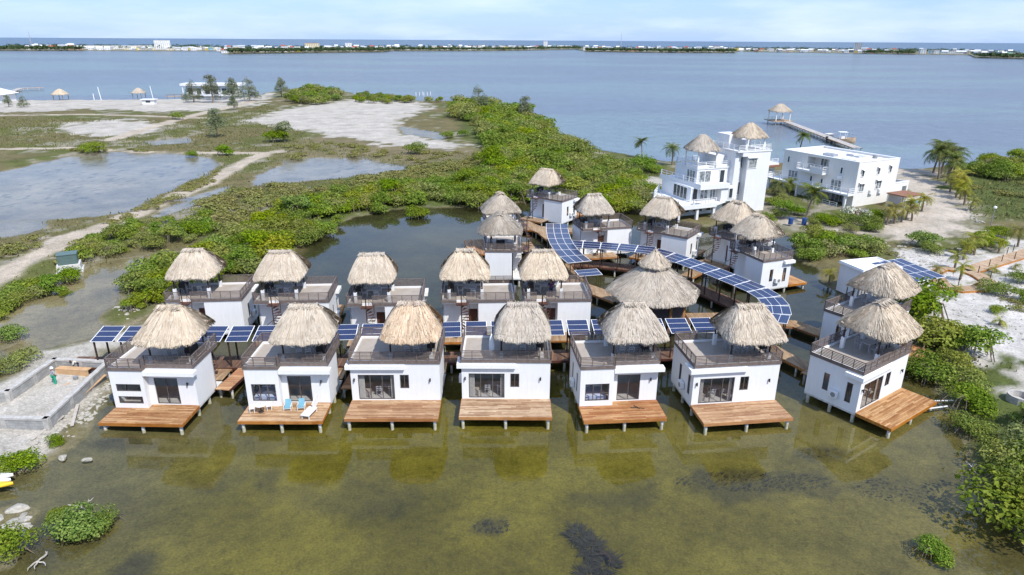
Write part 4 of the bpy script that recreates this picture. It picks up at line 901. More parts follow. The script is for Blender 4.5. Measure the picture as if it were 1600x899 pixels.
# ------------------------------------------------------------------ solar canopies
def solar_canopy(label, group, npan=3, L_=1.74, Wd=2.1, hgt=2.6, tilt=12, legs=True, orient='strip', back=.0):
    t = thing('solar_canopy', label, 'solar canopy', (0, 0, 0), 0, group)
    tl = math.tan(R(tilt)); zc = FZ + hgt
    def zt(y_): return zc + y_ * tl
    fr = MB().use('white_paint')
    def strip(p0, p1, wd=.05, ht=.04): fr.bar(p0, p1, wd, ht)
    for i in range(npan):
        y0 = -Wd / 2 + Wd * i / npan + .025; y1 = -Wd / 2 + Wd * (i + 1) / npan - .025
        b = MB().use('solar_blue'); x0, x1 = -L_ / 2 + .02, L_ / 2 - .02
        b.add([(x0, y0, zt(y0)), (x1, y0, zt(y0)), (x1, y1, zt(y1)), (x0, y1, zt(y1)), (x0, y0, zt(y0) - .035), (x1, y0, zt(y0) - .035), (x1, y1, zt(y1) - .035), (x0, y1, zt(y1) - .035)],
              [(0, 1, 2, 3), (7, 6, 5, 4), (0, 4, 5, 1), (1, 5, 6, 2), (2, 6, 7, 3), (3, 7, 4, 0)])
        obj('solar_panel', b, t)
    for i in range(npan + 1): y_ = -Wd / 2 + Wd * i / npan; strip((-L_ / 2, y_, zt(y_) - .008), (L_ / 2, y_, zt(y_) - .008), .032, .03)
    for sx in (-1, 1): strip((sx * (L_ / 2 + .012), -Wd / 2 - .02, zt(-Wd / 2) - .012), (sx * (L_ / 2 + .012), Wd / 2 + .02, zt(Wd / 2) - .012), .048, .05)
    obj('frame', fr, t)
    bmz = MB().use('dark_brown')
    for y_ in (-Wd / 2 + .25, Wd / 2 - .25): bmz = MB().use('dark_brown').bar((-L_ / 2 - .05, y_, zt(y_) - .11), (L_ / 2 + .05, y_, zt(y_) - .11), .07, .13); obj('beam', bmz, t)
    for y_ in (-Wd / 2 + .25, Wd / 2 - .25): obj('post', MB().use('dark_brown').bar((-L_ / 2 + .1, y_, FZ - .004), (-L_ / 2 + .1, y_, zt(y_) - .17), .11, .11), t)
    return t
def along(pts, step, start=0.0):
    out_ = []; acc = start
    for a, b in zip(pts[:-1], pts[1:]):
        a = Vector(a); b = Vector(b); Ln = (b - a).length
        while acc <= Ln: q = a + (b - a) * acc / Ln; out_.append((q.x, q.y, math.atan2(b.y - a.y, b.x - a.x))); acc += step
        acc -= Ln
    return out_
W_MAIN = [(-36.5, 49.85), (-23, 50.05), (-14, 50.5), (-5, 51.2), (4, 51.7), (14, 52.2), (19.5, 52.6)]
sp = along(W_MAIN, 2.16, 3.3)
g = 'solar canopies over the front boardwalk'
src = None
for i, (x, y, a) in enumerate(sp):
    lb = 'blue solar panel canopy over the front boardwalk, %s from its left end' % ORD[i]
    if src is None:
        src = solar_canopy(lb, g); src.location = (x, y, 0); src.rotation_euler.z = a
        for ch in src.children:
            pass
    else: dup(src, (x, y, 0), a, label=lb)
for o in list(COL.objects):
    if o.parent and o.parent.get('category') == 'solar canopy' and o.name.startswith('post') and o.parent.location.x < -4 and False: pass
ARC = [(7.2, 76.7), (10.45, 76.2), (13.15, 75.5), (15.65, 74.6), (17.74, 72.6), (19.6, 69.8), (21.3, 67.0), (22.8, 64.2), (24.1, 61.6), (24.6, 59.5), (24.5, 57.4), (24.0, 55.7), (23.2, 54.2)]
asp = along(ARC, 2.12, .2)
src2 = None
for i, (x, y, a) in enumerate(asp):
    lb = 'blue solar panel canopy over the curved boardwalk, %s from the far strip' % ORD[i]
    if src2 is None: src2 = solar_canopy(lb, 'solar canopies over the curved boardwalk', 3, 2.05, 2.3, 2.5, 4); src2.location = (x, y, 0); src2.rotation_euler.z = a
    else: dup(src2, (x, y, 0), a, label=lb)
# the long curved strip of three columns
SPTS = [(5.9, 85.8), (5.75, 82.5), (5.75, 79.2), (5.95, 76.2), (6.35, 73.4), (6.95, 70.9), (7.6, 69.0)]
t = thing('solar_strip', 'long curved solar strip, three panels wide, over the walkway to the farthest bungalow', 'solar canopy', (5.9, 77, 0))
fr = MB().use('white_paint'); bmz = MB().use('dark_brown')
rws = along(SPTS, 1.0, 0.0); dense = rws[::2] if False else along(SPTS, 2.35, 0)
def off(pt, d_): x, y, a = pt; return Vector((x - math.sin(a) * d_ - 5.9, y + math.cos(a) * d_ - 77, 0))
for i in range(len(dense) - 1):
    for j in range(3):
        d0, d1 = -1.4 + .933 * j + .03, -1.4 + .933 * (j + 1) - .03
        cs = [off(dense[i], d0), off(dense[i + 1], d0), off(dense[i + 1], d1), off(dense[i], d1)]; c_ = sum(cs, Vector()) / 4
        cs = [c_ + (q - c_) * .965 for q in cs]; mb = MB().use('solar_blue')
        mb.add([(q.x, q.y, 3.2) for q in cs] + [(q.x, q.y, 3.16) for q in cs], [(0, 1, 2, 3), (7, 6, 5, 4), (0, 4, 5, 1), (1, 5, 6, 2), (2, 6, 7, 3), (3, 7, 4, 0)]); obj('solar_panel', mb, t)
    for j in range(4):
        a_, b_ = off(dense[i], -1.4 + .933 * j), off(dense[i + 1], -1.4 + .933 * j); fr.bar((a_.x, a_.y, 3.178), (b_.x, b_.y, 3.178), .045, .03)
for i, q in enumerate(dense):
    a_, b_ = off(q, -1.43), off(q, 1.43); fr.bar((a_.x, a_.y, 3.19), (b_.x, b_.y, 3.19), .05, .034)
    for d_ in (-1.1, 1.1): p_ = off(q, d_); obj('post', MB().use('dark_brown').box(p_.x - .055, p_.x + .055, p_.y - .055, p_.y + .055, FZ - .004, 3.12), t)
    bmz = MB().use('dark_brown').bar((off(q, -1.4).x, off(q, -1.4).y, 3.10), (off(q, 1.4).x, off(q, 1.4).y, 3.10), .06, .1); obj('beam', bmz, t)
obj('frame', fr, t)
t2 = solar_canopy('dark tilted solar panel hanging off the end of the long curved strip', 'solar canopies over the curved boardwalk', 2, 2.5, 1.7, 2.15, 3); t2.location = (8.15, 67.3, 0); t2.rotation_euler.z = R(14)

# ------------------------------------------------------------------ boardwalks
def boardwalk(name, label, pts, wd, mat, z_=FZ - .003, cat='boardwalk', step=2.4, piles=True, group='boardwalks over the lagoon'):
    o3 = Vector((*pts[0], 0)); t = thing(name, label, cat, o3, 0, group)
    P_ = [Vector((*p, 0)) - o3 for p in pts]; n = len(P_)
    nr = []
    for i in range(n):
        d = Vector()
        if i > 0: d += (P_[i] - P_[i - 1]).normalized()
        if i < n - 1: d += (P_[i + 1] - P_[i]).normalized()
        d.normalize(); nr.append(Vector((-d.y, d.x, 0)))
    lf = [P_[i] + nr[i] * wd / 2 for i in range(n)]; rt = [P_[i] - nr[i] * wd / 2 for i in range(n)]
    poly = [(q.x, q.y) for q in rt] + [(q.x, q.y) for q in reversed(lf)]
    mb = MB().use(mat)
    for i in range(n - 1):
        a, b, c_, d = rt[i], rt[i + 1], lf[i + 1], lf[i]
        mb.add([(q.x, q.y, z_) for q in (a, b, c_, d)] + [(q.x, q.y, z_ - .05) for q in (a, b, c_, d)], [(0, 1, 2, 3), (7, 6, 5, 4)])
    obj('deck', mb, t)
    fs = MB().use('fascia' if 'pale' in mat or 'planks' in mat else 'door_brown')
    for side, sg in ((lf, 1), (rt, -1)):
        for i in range(n - 1): a, b = side[i] + nr[i] * .02 * sg, side[i + 1] + nr[i + 1] * .02 * sg; fs.bar((a.x, a.y, z_ - .11), (b.x, b.y, z_ - .11), .035, .20)
    obj('fascia', fs, t)
    if piles:
        for k_, (x, y, a) in enumerate(along([(q.x, q.y) for q in P_], step, .5)):
            for s_ in (-1, 1): obj('pile', MB().use('pile_white').tube((x - math.sin(a) * s_ * wd * .42, y + math.cos(a) * s_ * wd * .42, -1.2), (x - math.sin(a) * s_ * wd * .42, y + math.cos(a) * s_ * wd * .42, z_ - .06), .10, .10, 8), t)
    return t
boardwalk('boardwalk', 'long reddish boardwalk under the front solar canopies, behind the front row', [(-36.8, 49.85), (-23, 50.05), (-14, 50.5), (-5, 51.2), (4, 51.7), (14, 52.2), (19.5, 52.6), (22.6, 54.4)], 2.1, 'walk_dark')
boardwalk('boardwalk', 'dark curved boardwalk under the curved row of solar canopies', [(7.3, 76.9), (10.45, 76.6), (13.2, 75.8), (15.7, 74.7), (17.8, 72.5), (19.6, 69.7), (21.3, 66.9), (22.8, 64.1), (24.0, 61.6), (24.4, 59.5), (24.2, 57.4), (22.6, 54.6)], 2.2, 'walk_dark', FZ - .009)
boardwalk('boardwalk', 'pale boardwalk under the long curved solar strip leading to the farthest bungalow', [(1.6, 96.4), (4.6, 91.0), (5.9, 86.5), (5.75, 79.2), (6.35, 73.4), (7.6, 69.2), (9.2, 67.4), (11.3, 64.9)], 2.1, 'walk_pale', FZ - .015)
boardwalk('boardwalk', 'pale wooden platform in front of the farthest bungalow', [(-.5, 94.0), (5.4, 92.6), (8.6, 92.2)], 2.4, 'walk_pale', FZ - .021)
boardwalk('boardwalk', 'pale boardwalk from the round pavilion to the curved boardwalk on its right', [(16.9, 60.6), (19.6, 60.7), (23.2, 60.9)], 1.5, 'walk_pale', FZ - .021)
boardwalk('boardwalk', 'pale boardwalk reaching the rightmost front bungalow', [(22.4, 55.2), (23.6, 52.0), (25.0, 49.2)], 1.4, 'walk_pale', FZ - .015)
boardwalk('boardwalk', 'brown boardwalk from the curve to the bungalow next to the shed', [(24.4, 59.3), (27.2, 58.9), (28.6, 57.0), (30.2, 55.9)], 1.7, 'walk_pale', FZ - .027)
boardwalk('boardwalk', 'reddish plank walk along the right side of the leftmost front bungalow', [(-22.35, 45.4), (-21.9, 49.0)], 1.15, 'deck_red', FZ - .018)
boardwalk('boardwalk', 'reddish plank walk along the right side of the bungalow with the lounger', [(-12.75, 45.6), (-12.55, 49.5)], 1.0, 'deck_red', FZ - .018)
boardwalk('boardwalk', 'pale plank ramp beside the bungalow before the tower villa', [(20.1, 72.4), (21.9, 74.4), (22.6, 76.2)], 1.5, 'walk_pale', FZ - .018)

# ------------------------------------------------------------------ round pavilion
pcx, pcy = 13.65, 60.5
t = thing('round_pavilion', 'big round thatched pavilion with a small upper thatch cap at the centre of the boardwalks', 'pavilion', (pcx, pcy, 0))
obj('platform', MB().use('walk_dark').prism([(3.9 * math.cos(R(22.5 + 45 * i)), 3.9 * math.sin(R(22.5 + 45 * i))) for i in range(8)], FZ - .2, FZ + .004), t)
for i in range(8):
    a = R(22.5 + 45 * i); a2 = R(22.5 + 45 * (i + 1)); px_, py_ = 3.15 * math.cos(a), 3.15 * math.sin(a); qx, qy = 3.15 * math.cos(a2), 3.15 * math.sin(a2)
    obj('post', MB().use('post_orange').box(px_ - .12, px_ + .12, py_ - .12, py_ + .12, FZ + .005, 3.95), t)
    obj('screen', MB().use('screen').bar((px_, py_, 2.05), (qx, qy, 2.05), .04, 2.85), t)
    obj('pile', MB().use('pile_white').tube((px_, py_, -1.2), (px_, py_, FZ - .2), .14, .14, 8), t)
rf = obj('thatch_roof', thatch_mesh('thatch_roof', 4.3, 4.3, 0.0, 3.05, 91, 6000, sides=8, prof=1.02, top=.93), t, (0, 0, 3.5))
tc_ = obj('thatch_cap', thatch_mesh('thatch_cap', 1.5, 1.5, 0.0, 1.4, 92, 1100, sides=8, prof=.95), t, (0, 0, 6.12))
obj('neck', MB().use('screen').tube((0, 0, 5.7), (0, 0, 6.3), 1.0, .95, 16), t)

# ------------------------------------------------------------------ white tower villa
def lbox(mb, x0, x1, y0, y1, z0, z1): return mb.box(x0, x1, y0, y1, z0, z1)
def white_rail(mb, pts, z, h=.95, n=3):
    for a, b in zip(pts[:-1], pts[1:]):
        for i in range(n): zz = z + h * (i + 1) / n - .03; mb.bar((*a, zz), (*b, zz), .05, .06)
        Ln = math.dist(a, b); k_ = max(1, round(Ln / 1.4))
        for i in range(k_ + 1): x = a[0] + (b[0] - a[0]) * i / k_; y = a[1] + (b[1] - a[1]) * i / k_; mb.box(x - .05, x + .05, y - .05, y + .05, z, z + h)
def villa_window(parent, name, p0, p1, z0, z1, nrm, div=2, glass='dark_glass', frame='white_paint', proud=.05):
    """framed window lying on a wall between plan points p0 and p1"""
    p0 = Vector((*p0, 0)); p1 = Vector((*p1, 0)); d = (p1 - p0).normalized(); L_ = (p1 - p0).length; n = Vector((*nrm, 0)).normalized() * proud
    mb = MB().use(frame)
    def B(s0, s1, a, b, o_=1.0): q0 = p0 + d * s0 + n * o_; q1 = p0 + d * s1 + n * o_; mb.bar((q0.x, q0.y, (a + b) / 2), (q1.x, q1.y, (a + b) / 2), proud * 1.6, b - a)
    f = .08
    B(-f, L_ + f, z0 - f, z0); B(-f, L_ + f, z1, z1 + f)
    for i in range(div + 1): s = L_ * i / div; B(s - f / 2, s + f / 2, z0, z1, .98)
    o_ = obj(name, mb, parent)
    pn = MB().use(glass); q0 = p0 + n * .5; q1 = p1 + n * .5; pn.add([(q0.x, q0.y, z0), (q1.x, q1.y, z0), (q1.x, q1.y, z1), (q0.x, q0.y, z1)], [(0, 1, 2, 3)]); obj('pane', pn, o_)
    return o_
A1 = R(20); V1 = (29.25, 101.25)
t = thing('tower_villa', 'tall white villa with a stair tower and two thatched roof shelters', 'villa', (*V1, 0), A1)
gz = .45
w_ = MB().use('villa_white')
w_.box(-3.0, 5.2, 1.6, 10.5, gz - .3, 2.2)            # ground floor
w_.box(-1.2, 6.1, 1.3, 9.6, 2.42, 4.72)               # first floor set back
w_.box(0.1, 6.1, 2.0, 8.0, 5.02, 7.3)                 # upper room
obj('wall', w_, t)
tw = MB().use('villa_white')
tw.box(6.1, 7.1, .9, 6.6, gz - .3, 9.85).box(8.05, 12.3, .35, 6.6, gz - .3, 9.85).box(7.1, 8.05, 1.5, 6.6, gz - .3, 9.85)
tw.box(6.0, 12.4, .25, 7.0, 9.86, 10.05).box(7.0, 8.1, .3, 1.5, 9.2, 9.858)
obj('stair_tower', tw, t)
s1_ = MB().use('villa_white').prism([(-5.2, -1.6), (1.9, -1.2), (6.0, .9), (6.0, 10.6), (-.6, 11.2), (-4.6, 6.5)], 2.2, 2.42); s1_.prism([(-5.3, -1.7), (-5.2, -1.6), (1.9, -1.2), (1.92, -1.32)], 2.05, 2.75)
s1_.box(.2, 2.1, -1.15, 1.0, gz - .3, 2.2) if False else None
s1_.use('villa_white').box(1.5, 1.9, -1.1, -.7, gz - .3, 2.2).box(-1.6, -1.2, -1.25, -.85, gz - .3, 2.2).box(-4.9, -4.6, -1.4, -1.1, gz - .3, 2.2)
obj('terrace', s1_, t)
s2_ = MB().use('villa_white').prism([(-.5, 0), (4.9, .1), (4.9, 1.3), (6.05, 1.3), (6.05, 9.7), (-1.3, 10.2)], 4.72, 4.98)
s2_.box(-.52, 4.9, -.12, .0, 4.55, 5.35); s2_.box(3.6, 6.0, .15, 1.25, 2.43, 4.71)
s2_.prism([(-.52, -.1), (-.40, -.1), (-1.2, 10.2), (-1.34, 10.2)], 4.55, 5.35)
obj('terrace', s2_, t)
rl_ = MB().use('white_paint')
white_rail(rl_, [(-5.15, -1.55), (1.85, -1.15)], 2.75, .75); white_rail(rl_, [(-5.15, -1.55), (-4.6, 6.4), (-.7, 11.0)], 2.42, 1.0)
white_rail(rl_, [(-.4, .1), (-1.2, 10.0)], 5.35, .75, 2)
white_rail(rl_, [(.2, 2.1), (6.0, 2.1)], 7.42, 1.0, 4); white_rail(rl_, [(.2, 2.1), (.2, 7.9), (6, 7.9)], 7.42, 1.0, 4)
white_rail(rl_, [(6.2, 7.0), (6.2, .4), (12.2, .4), (12.2, 7.0)], 10.05, .9, 4)
obj('railing', rl_, t)
up = MB().use('villa_white').box(.0, 6.2, 1.9, 8.1, 7.3, 7.42).box(.0, 2.0, 1.88, 2.0, 7.42, 7.9).box(3.4, 6.2, 1.88, 2.0, 7.42, 7.9).box(-.02, .10, 1.9, 5.0, 7.42, 7.9).box(4.2, 6.2, 3.2, 8.0, 7.42, 9.1)
up.box(6.6, 9.0, 3.6, 6.8, 10.06, 12.2).box(9.1, 12.0, 5.4, 6.8, 10.06, 11.0); obj('parapet', up, t)
for nm, (cx_, cy_, z0, ze, hs, rise, v) in (('palapa', (2.1, 4.2, 7.43, 10.2, 2.35, 2.1, 5)), ('palapa', (9.6, 2.6, 10.06, 12.1, 2.35, 1.9, 6))):
    p_ = obj(nm, MB().use('white_paint').box(cx_ - 1.8, cx_ + 1.8, cy_ - 1.75, cy_ - 1.62, ze - .12, ze).box(cx_ - 1.8, cx_ + 1.8, cy_ + 1.62, cy_ + 1.75, ze - .12, ze), t)
    for sx in (-1, 1):
        for sy in (-1, 1): obj('post', MB().use('white_paint').box(cx_ + sx * 1.68 - .12, cx_ + sx * 1.68 + .12, cy_ + sy * 1.68 - .1, cy_ + sy * 1.68 + .1, z0, ze - .121), p_)
    obj('thatch', thatch_mesh('thatch', hs, hs, .25, rise, 100 + v, 1500, p=4), p_, (cx_, cy_, ze + .05))
F = (0, -1)
villa_window(t, 'window', (.5, 1.99), (2.6, 1.99), 5.3, 7.0, F, 2, 'curtain_glass'); villa_window(t, 'window', (.09, 4.6), (.09, 2.4), 5.3, 7.0, (-1, 0), 3, 'curtain_glass'); villa_window(t, 'window', (4.3, 1.99), (5.2, 1.99), 5.05, 7.0, F, 1)
villa_window(t, 'window', (-.9, 1.29), (.0, 1.29), 2.8, 4.5, F, 1); villa_window(t, 'window', (.5, 1.29), (1.9, 1.29), 2.8, 4.5, F, 2, 'curtain_glass'); villa_window(t, 'glass_door', (2.3, 1.29), (3.3, 1.29), 2.5, 4.5, F, 2, 'curtain_glass')
villa_window(t, 'window', (-1.21, 6.0), (-1.21, 2.2), 2.7, 4.5, (-1, 0), 4)
villa_window(t, 'window', (5.0, .149), (5.7, .149), 2.9, 4.4, F, 1); villa_window(t, 'window', (7.2, 1.49), (7.95, 1.49), 7.3, 8.9, F, 2); villa_window(t, 'window', (7.15, 1.49), (8.0, 1.49), 3.0, 5.0, F, 2)
villa_window(t, 'window', (8.2, .349), (9.75, .349), 7.4, 8.8, F, 1, 'curtain_glass'); villa_window(t, 'window', (8.7, .349), (9.3, .349), gz + .2, gz + 2.0, F, 1) if False else None
for i in range(3): villa_window(t, 'window', (-2.7 + 2.4 * i, 1.59), (-1.0 + 2.4 * i, 1.59), .8, 2.0, F, 2)
villa_window(t, 'window', (-3.01, 8.0), (-3.01, 3.0), .8, 2.0, (-1, 0), 4)
obj('window_hood', MB().use('white_paint').box(8.0, 10.0, .05, .345, 8.95, 9.05), t)
tb = thing('patio_table', 'grey patio table on the lower terrace of the tower villa', 'table', (V1[0] - .6, V1[1] - .9, 2.425), A1)
obj('tabletop', MB().use('tank_grey').box(-.9, .9, -.5, .5, .70, .75), tb)
for sx in (-1, 1):
    for sy in (-1, 1): obj('leg', MB().use('tank_grey').bar((sx * .8, sy * .4, 0), (sx * .8, sy * .4, .7), .06, .06), tb)

# ------------------------------------------------------------------ second villa
A2 = R(27); V2 = (56.0, 107.8)
t = thing('beach_villa', 'cream white three-storey villa with recessed corner balcony and flat roof', 'villa', (*V2, 0), A2)
W2, D2, ZT = 10.2, 15.2, 7.75; th = .2
w_ = MB().use('villa_cream'); g0 = .2
w_.wall((0, 0), (W2, 0), g0, ZT, th); w_.wall((W2, th), (W2, D2), g0, ZT, th); w_.wall((W2 - th, D2), (th, D2), g0, ZT, th)
# left face runs from the back corner to the front corner; balcony recess in the top storey, porches below
w_.wall((0, D2), (0, th), g0, ZT, th, [(5.2, 9.6, 5.25, 7.45), (9.2, 13.4, g0 + .05, 2.35), (1.0, 3.6, g0 + .05, 2.35)])
for a, b, z0, z1 in ((5.2, 9.6, 5.25, 7.45), (9.2, 13.4, g0 + .05, 2.35), (1.0, 3.6, g0 + .05, 2.35)):
    y1, y0 = D2 - a, D2 - b; w_.box(1.8, 1.95, y0 - .1, y1 + .1, z0 - .1, z1 + .1); w_.box(th, 1.8, y0 - .12, y0 - .002, z0, z1); w_.box(th, 1.8, y1 + .002, y1 + .12, z0, z1); w_.box(th, 1.8, y0 - .1, y1 + .1, z0 - .12, z0 - .002); w_.box(th, 1.8, y0 - .1, y1 + .1, z1 + .002, z1 + .12)
obj('wall', w_, t)
rf_ = MB().use('villa_white').box(th, W2 - th, th, D2 - th, ZT - .45, ZT - .3); rf_.box(2.0, 4.5, 2.0, 5.0, ZT - .3, ZT - .1); obj('roof', rf_, t)
cp = MB().use('white_paint').box(-.05, W2 + .05, -.05, .30, ZT, ZT + .08).box(-.05, W2 + .05, D2 - .3, D2 + .05, ZT, ZT + .08).box(-.05, .30, .30, D2 - .3, ZT, ZT + .08).box(W2 - .3, W2 + .05, .3, D2 - .3, ZT, ZT + .08); obj('parapet_cap', cp, t)
b_ = MB().use('villa_white').box(-1.3, -.002, 5.6, 11.2, 5.05, 5.2).box(-1.3, 0.0 - .002, 5.6, 11.2, 4.86, 5.048); b_.box(-1.32, -1.22, 5.6, 8.2, 5.2, 5.95); obj('balcony', b_, t)
b_ = MB().use('villa_white').box(-1.7, -.002, -.2, 16.8, 2.4, 2.65); b_.box(-1.7, 3.0, 15.21, 17.0, 2.402, 2.652); obj('balcony', b_, t)
for yy in (.2, 5.6, 10.0, 16.4): obj('column', MB().use('villa_white').box(-1.6, -1.3, yy, yy + .3, g0, 2.399), t)
rl_ = MB().use('white_paint'); white_rail(rl_, [(-1.25, 8.2), (-1.25, 11.15), (-.1, 11.15)], 5.2, .95, 3); white_rail(rl_, [(-.1, 5.65), (-1.25, 5.65)], 5.2, .95, 3); white_rail(rl_, [(.05, 5.7), (.05, 9.9)], 5.26, .9, 3)
white_rail(rl_, [(-.1, -.1), (-1.62, -.1), (-1.62, 16.8), (2.8, 16.8)], 2.65, .95, 3); white_rail(rl_, [(-1.9, 1.4), (-1.9, 7.0)], g0, .9, 3); obj('railing', rl_, t)
def hood(x0, x1, z): obj('window_hood', MB().use('white_paint').add([(x0, -.002, z), (x1, -.002, z), (x1, -.45, z - .16), (x0, -.45, z - .16), (x0, -.002, z + .06), (x1, -.002, z + .06), (x1, -.45, z - .10), (x0, -.45, z - .10)], [(0, 3, 2, 1), (4, 5, 6, 7), (0, 1, 5, 4), (1, 2, 6, 5), (2, 3, 7, 6), (3, 0, 4, 7)]), t)
for x0, x1, z0, z1 in ((1.0, 1.55, 5.4, 6.5), (4.9, 5.4, 5.5, 6.6), (7.9, 8.4, 5.6, 6.7), (.9, 2.1, 2.9, 4.3), (5.1, 6.4, 3.0, 4.5)):
    villa_window(t, 'window', (x0, -.001), (x1, -.001), z0, z1, F, 1 if x1 - x0 < .7 else 2, 'curtain_glass' if x1 - x0 > .7 else 'dark_glass'); hood(x0 - .2, x1 + .2, z1 + .12)
LF = (-1, 0)
for y0, y1, z0, z1, dv in ((3.2, 2.75, 5.5, 6.5, 1), (14.2, 13.75, 5.7, 6.7, 1), (4.6, 2.6, 2.7, 4.3, 3), (13.6, 11.6, 2.7, 4.4, 3), (8.9, 8.4, 3.2, 4.1, 1), (6.7, 6.2, 3.1, 4.0, 1)):
    villa_window(t, 'window', (-.001, y0), (-.001, y1), z0, z1, LF, dv, 'curtain_glass' if dv > 1 else 'dark_glass')
villa_window(t, 'glass_door', (1.79, 8.6), (1.79, 7.4), 5.3, 7.1, LF, 2, 'curtain_glass'); villa_window(t, 'glass_door', (1.79, 5.4), (1.79, 2.4), .3, 2.1, LF, 4, 'curtain_glass')
for xx, yy, zz, vert in ((4.0, -.4, 2.3, 0), (6.3, -.4, 2.25, 0)): obj('air_conditioner', MB().use('white_plastic').box(xx - .45, xx + .45, yy, -.03, zz, zz + .65), t)
obj('air_conditioner', MB().use('white_plastic').box(-.42, -.03, 2.6, 3.4, 4.55, 5.1), t)
vents = MB().use('metal_grey')
for i in range(6): vents.box(2.6 + .22 * i, 2.72 + .22 * i, 7.0, 9.2, ZT - .299, ZT + .12)
obj('roof_vent', vents, t); obj('roof_vent', MB().use('metal_grey').box(5.4, 7.2, 4.2, 5.2, ZT - .299, ZT + .02).box(5.8, 6.0, 5.6, 7.0, ZT - .299, ZT + .1), t)
obj('roof_tank', MB().use('tank_grey').tube((7.9, 3.0, ZT - .299), (7.9, 3.0, ZT + .25), .4, .4, 12), t)
# low side wing with rust-brown roof and garden wall
def at2(lx_, ly_): return (V2[0] + lx_ * math.cos(A2) - ly_ * math.sin(A2), V2[1] + lx_ * math.sin(A2) + ly_ * math.cos(A2))
q = at2(8.0, -3.6); t = thing('pool_pavilion', 'low pavilion with a flat rust-brown roof against the cream villa', 'pavilion', (*q, .3), A2)
obj('roof', MB().use('roof_rust').box(-2.2, 2.4, -1.6, 1.9, 2.2, 2.36), t)
for sx in (-2.0, 2.1):
    for sy in (-1.4, 1.6): obj('post', MB().use('villa_cream').box(sx - .12, sx + .12, sy - .12, sy + .12, -.2, 2.199), t)
obj('wall', MB().use('villa_cream').box(-1.8, 1.9, 1.75, 1.88, -.2, 2.19), t)
q = at2(13.5, 1.0); t = thing('garden_wall', 'cream garden wall with a gate opening beside the sandy drive', 'wall', (*q, .2), A2)
gw = MB().use('villa_cream'); gw.wall((-3.2, 0), (2.0, 0), 0, 3.0, .25, [(3.6, 4.8, .0, 2.3)]); gw.box(1.75, 2.0, .25, 6.0, 0, 3.0); obj('wall', gw, t); obj('coping', MB().use('white_paint').box(-3.25, 2.05, -.06, .31, 3.0, 3.1), t)
q = at2(12.2, -2.6); tag(obj('swimming_pool', MB().use('villa_white').box(-2.0, 2.0, -.9, .9, -.1, .25).use('pool_blue').box(-1.75, 1.75, -.65, .65, .1, .262), None, (*q, .3), (0, 0, A2)), 'small pale blue pool beside the garden wall', 'pool')
q = (47.0, 133.0); t = thing('beach_annexe', 'low white annexe with brown eave between the two villas', 'annexe', (*q, .3), R(24))
obj('wall', MB().use('villa_white').box(-4, 4, -3, 3, -.2, 3.0), t); obj('roof', MB().use('villa_white').box(-4.4, 4.4, -3.6, 3.4, 3.0, 3.3).use('roof_rust').box(-4.4, 4.4, -3.9, -3.61, 2.6, 3.0), t)
rl_ = MB().use('white_paint'); white_rail(rl_, [(-4.2, -3.4), (4.2, -3.4)], 3.3, .9, 3); obj('railing', rl_, t)
villa_window(t, 'window', (-2, -3.001), (0, -3.001), .8, 2.2, F, 2)
for i, (dx, dy) in enumerate(((1215, 347), (1235, 352))):
    pass
for (x, y), lb in (((41.53, 96.59), 'blue plastic barrel standing left of the leaning palm by the cream villa'), ((43.56, 96.63), 'dark blue plastic barrel under the leaning palm by the cream villa')):
    t = thing('barrel', lb, 'barrel', (x, y, .45), 0, 'blue barrels by the palm'); obj('drum', MB().use('barrel_blue').tube((0, 0, 0), (0, 0, .9), .34, .34, 14).tube((0, 0, .3), (0, 0, .34), .36, .36, 14).tube((0, 0, .6), (0, 0, .64), .36, .36, 14), t); obj('lid', MB().use('barrel_blue').tube((0, 0, .9), (0, 0, .94), .30, .30, 14), t)

# ------------------------------------------------------------------ pier with thatched shelter, boat
pa, pb = Vector((87.26, 170.33, 0.8)), Vector((92.02, 230, 0.8))
t = boardwalk('pier', 'long wooden pier running into the bay behind the cream villa', [(pa.x, pa.y), (pb.x, pb.y)], 2.4, 'grey_planks', .9, 'pier', 2.6, True, None)
hx, hy = pb.x - 1.5, pb.y + 2.5
t = thing('pier_palapa', 'thatched shelter on white posts at the seaward end of the pier', 'palapa', (hx, hy, .9), R(10))
obj('platform', MB().use('sand_planks').box(-3.6, 3.6, -3.2, 3.2, -.15, .004), t)
for sx in (-1, 1):
    for sy in (-1, 1): obj('post', MB().use('white_paint').bar((sx * 2.5, sy * 2.4, -2), (sx * 2.5, sy * 2.4, 3.2), .22, .22), t)
obj('thatch', thatch_mesh('thatch', 3.3, 3.2, .4, 2.3, 140, 900, p=4), t, (0, 0, 3.2))
rl_ = MB().use('white_paint'); white_rail(rl_, [(-3.5, 3.1), (3.5, 3.1)], 0, 1.0, 3); obj('railing', rl_, t)
bx, by, _ = (89.32, 185.25, 0.3)
t = thing('motor_boat', 'tan motor boat with white canopy moored at the pier', 'boat', (bx + 2.2, by + 3.0, 0), R(-8))
hl = MB().use('hull_tan'); secs = [(-3.6, 1.15, .75), (-1.5, 1.3, .8), (1, 1.25, .9), (2.6, .85, 1.05), (3.7, .06, 1.25)]; vs = []; fs = []
for x, bw, zt_ in secs: vs += [(x, -bw, zt_), (x, -bw * .75, .05), (x, 0, -.25), (x, bw * .75, .05), (x, bw, zt_), (x, bw * .86, zt_), (x, bw * .8, .35), (x, -bw * .8, .35), (x, -bw * .86, zt_)]
for i in range(len(secs) - 1): fs += [(i * 9 + j, i * 9 + (j + 1) % 9, (i + 1) * 9 + (j + 1) % 9, (i + 1) * 9 + j) for j in range(9)]
fs += [tuple(range(8, -1, -1)), tuple(range(len(vs) - 9, len(vs)))]; hl.add(vs, fs); obj('hull', hl, t)
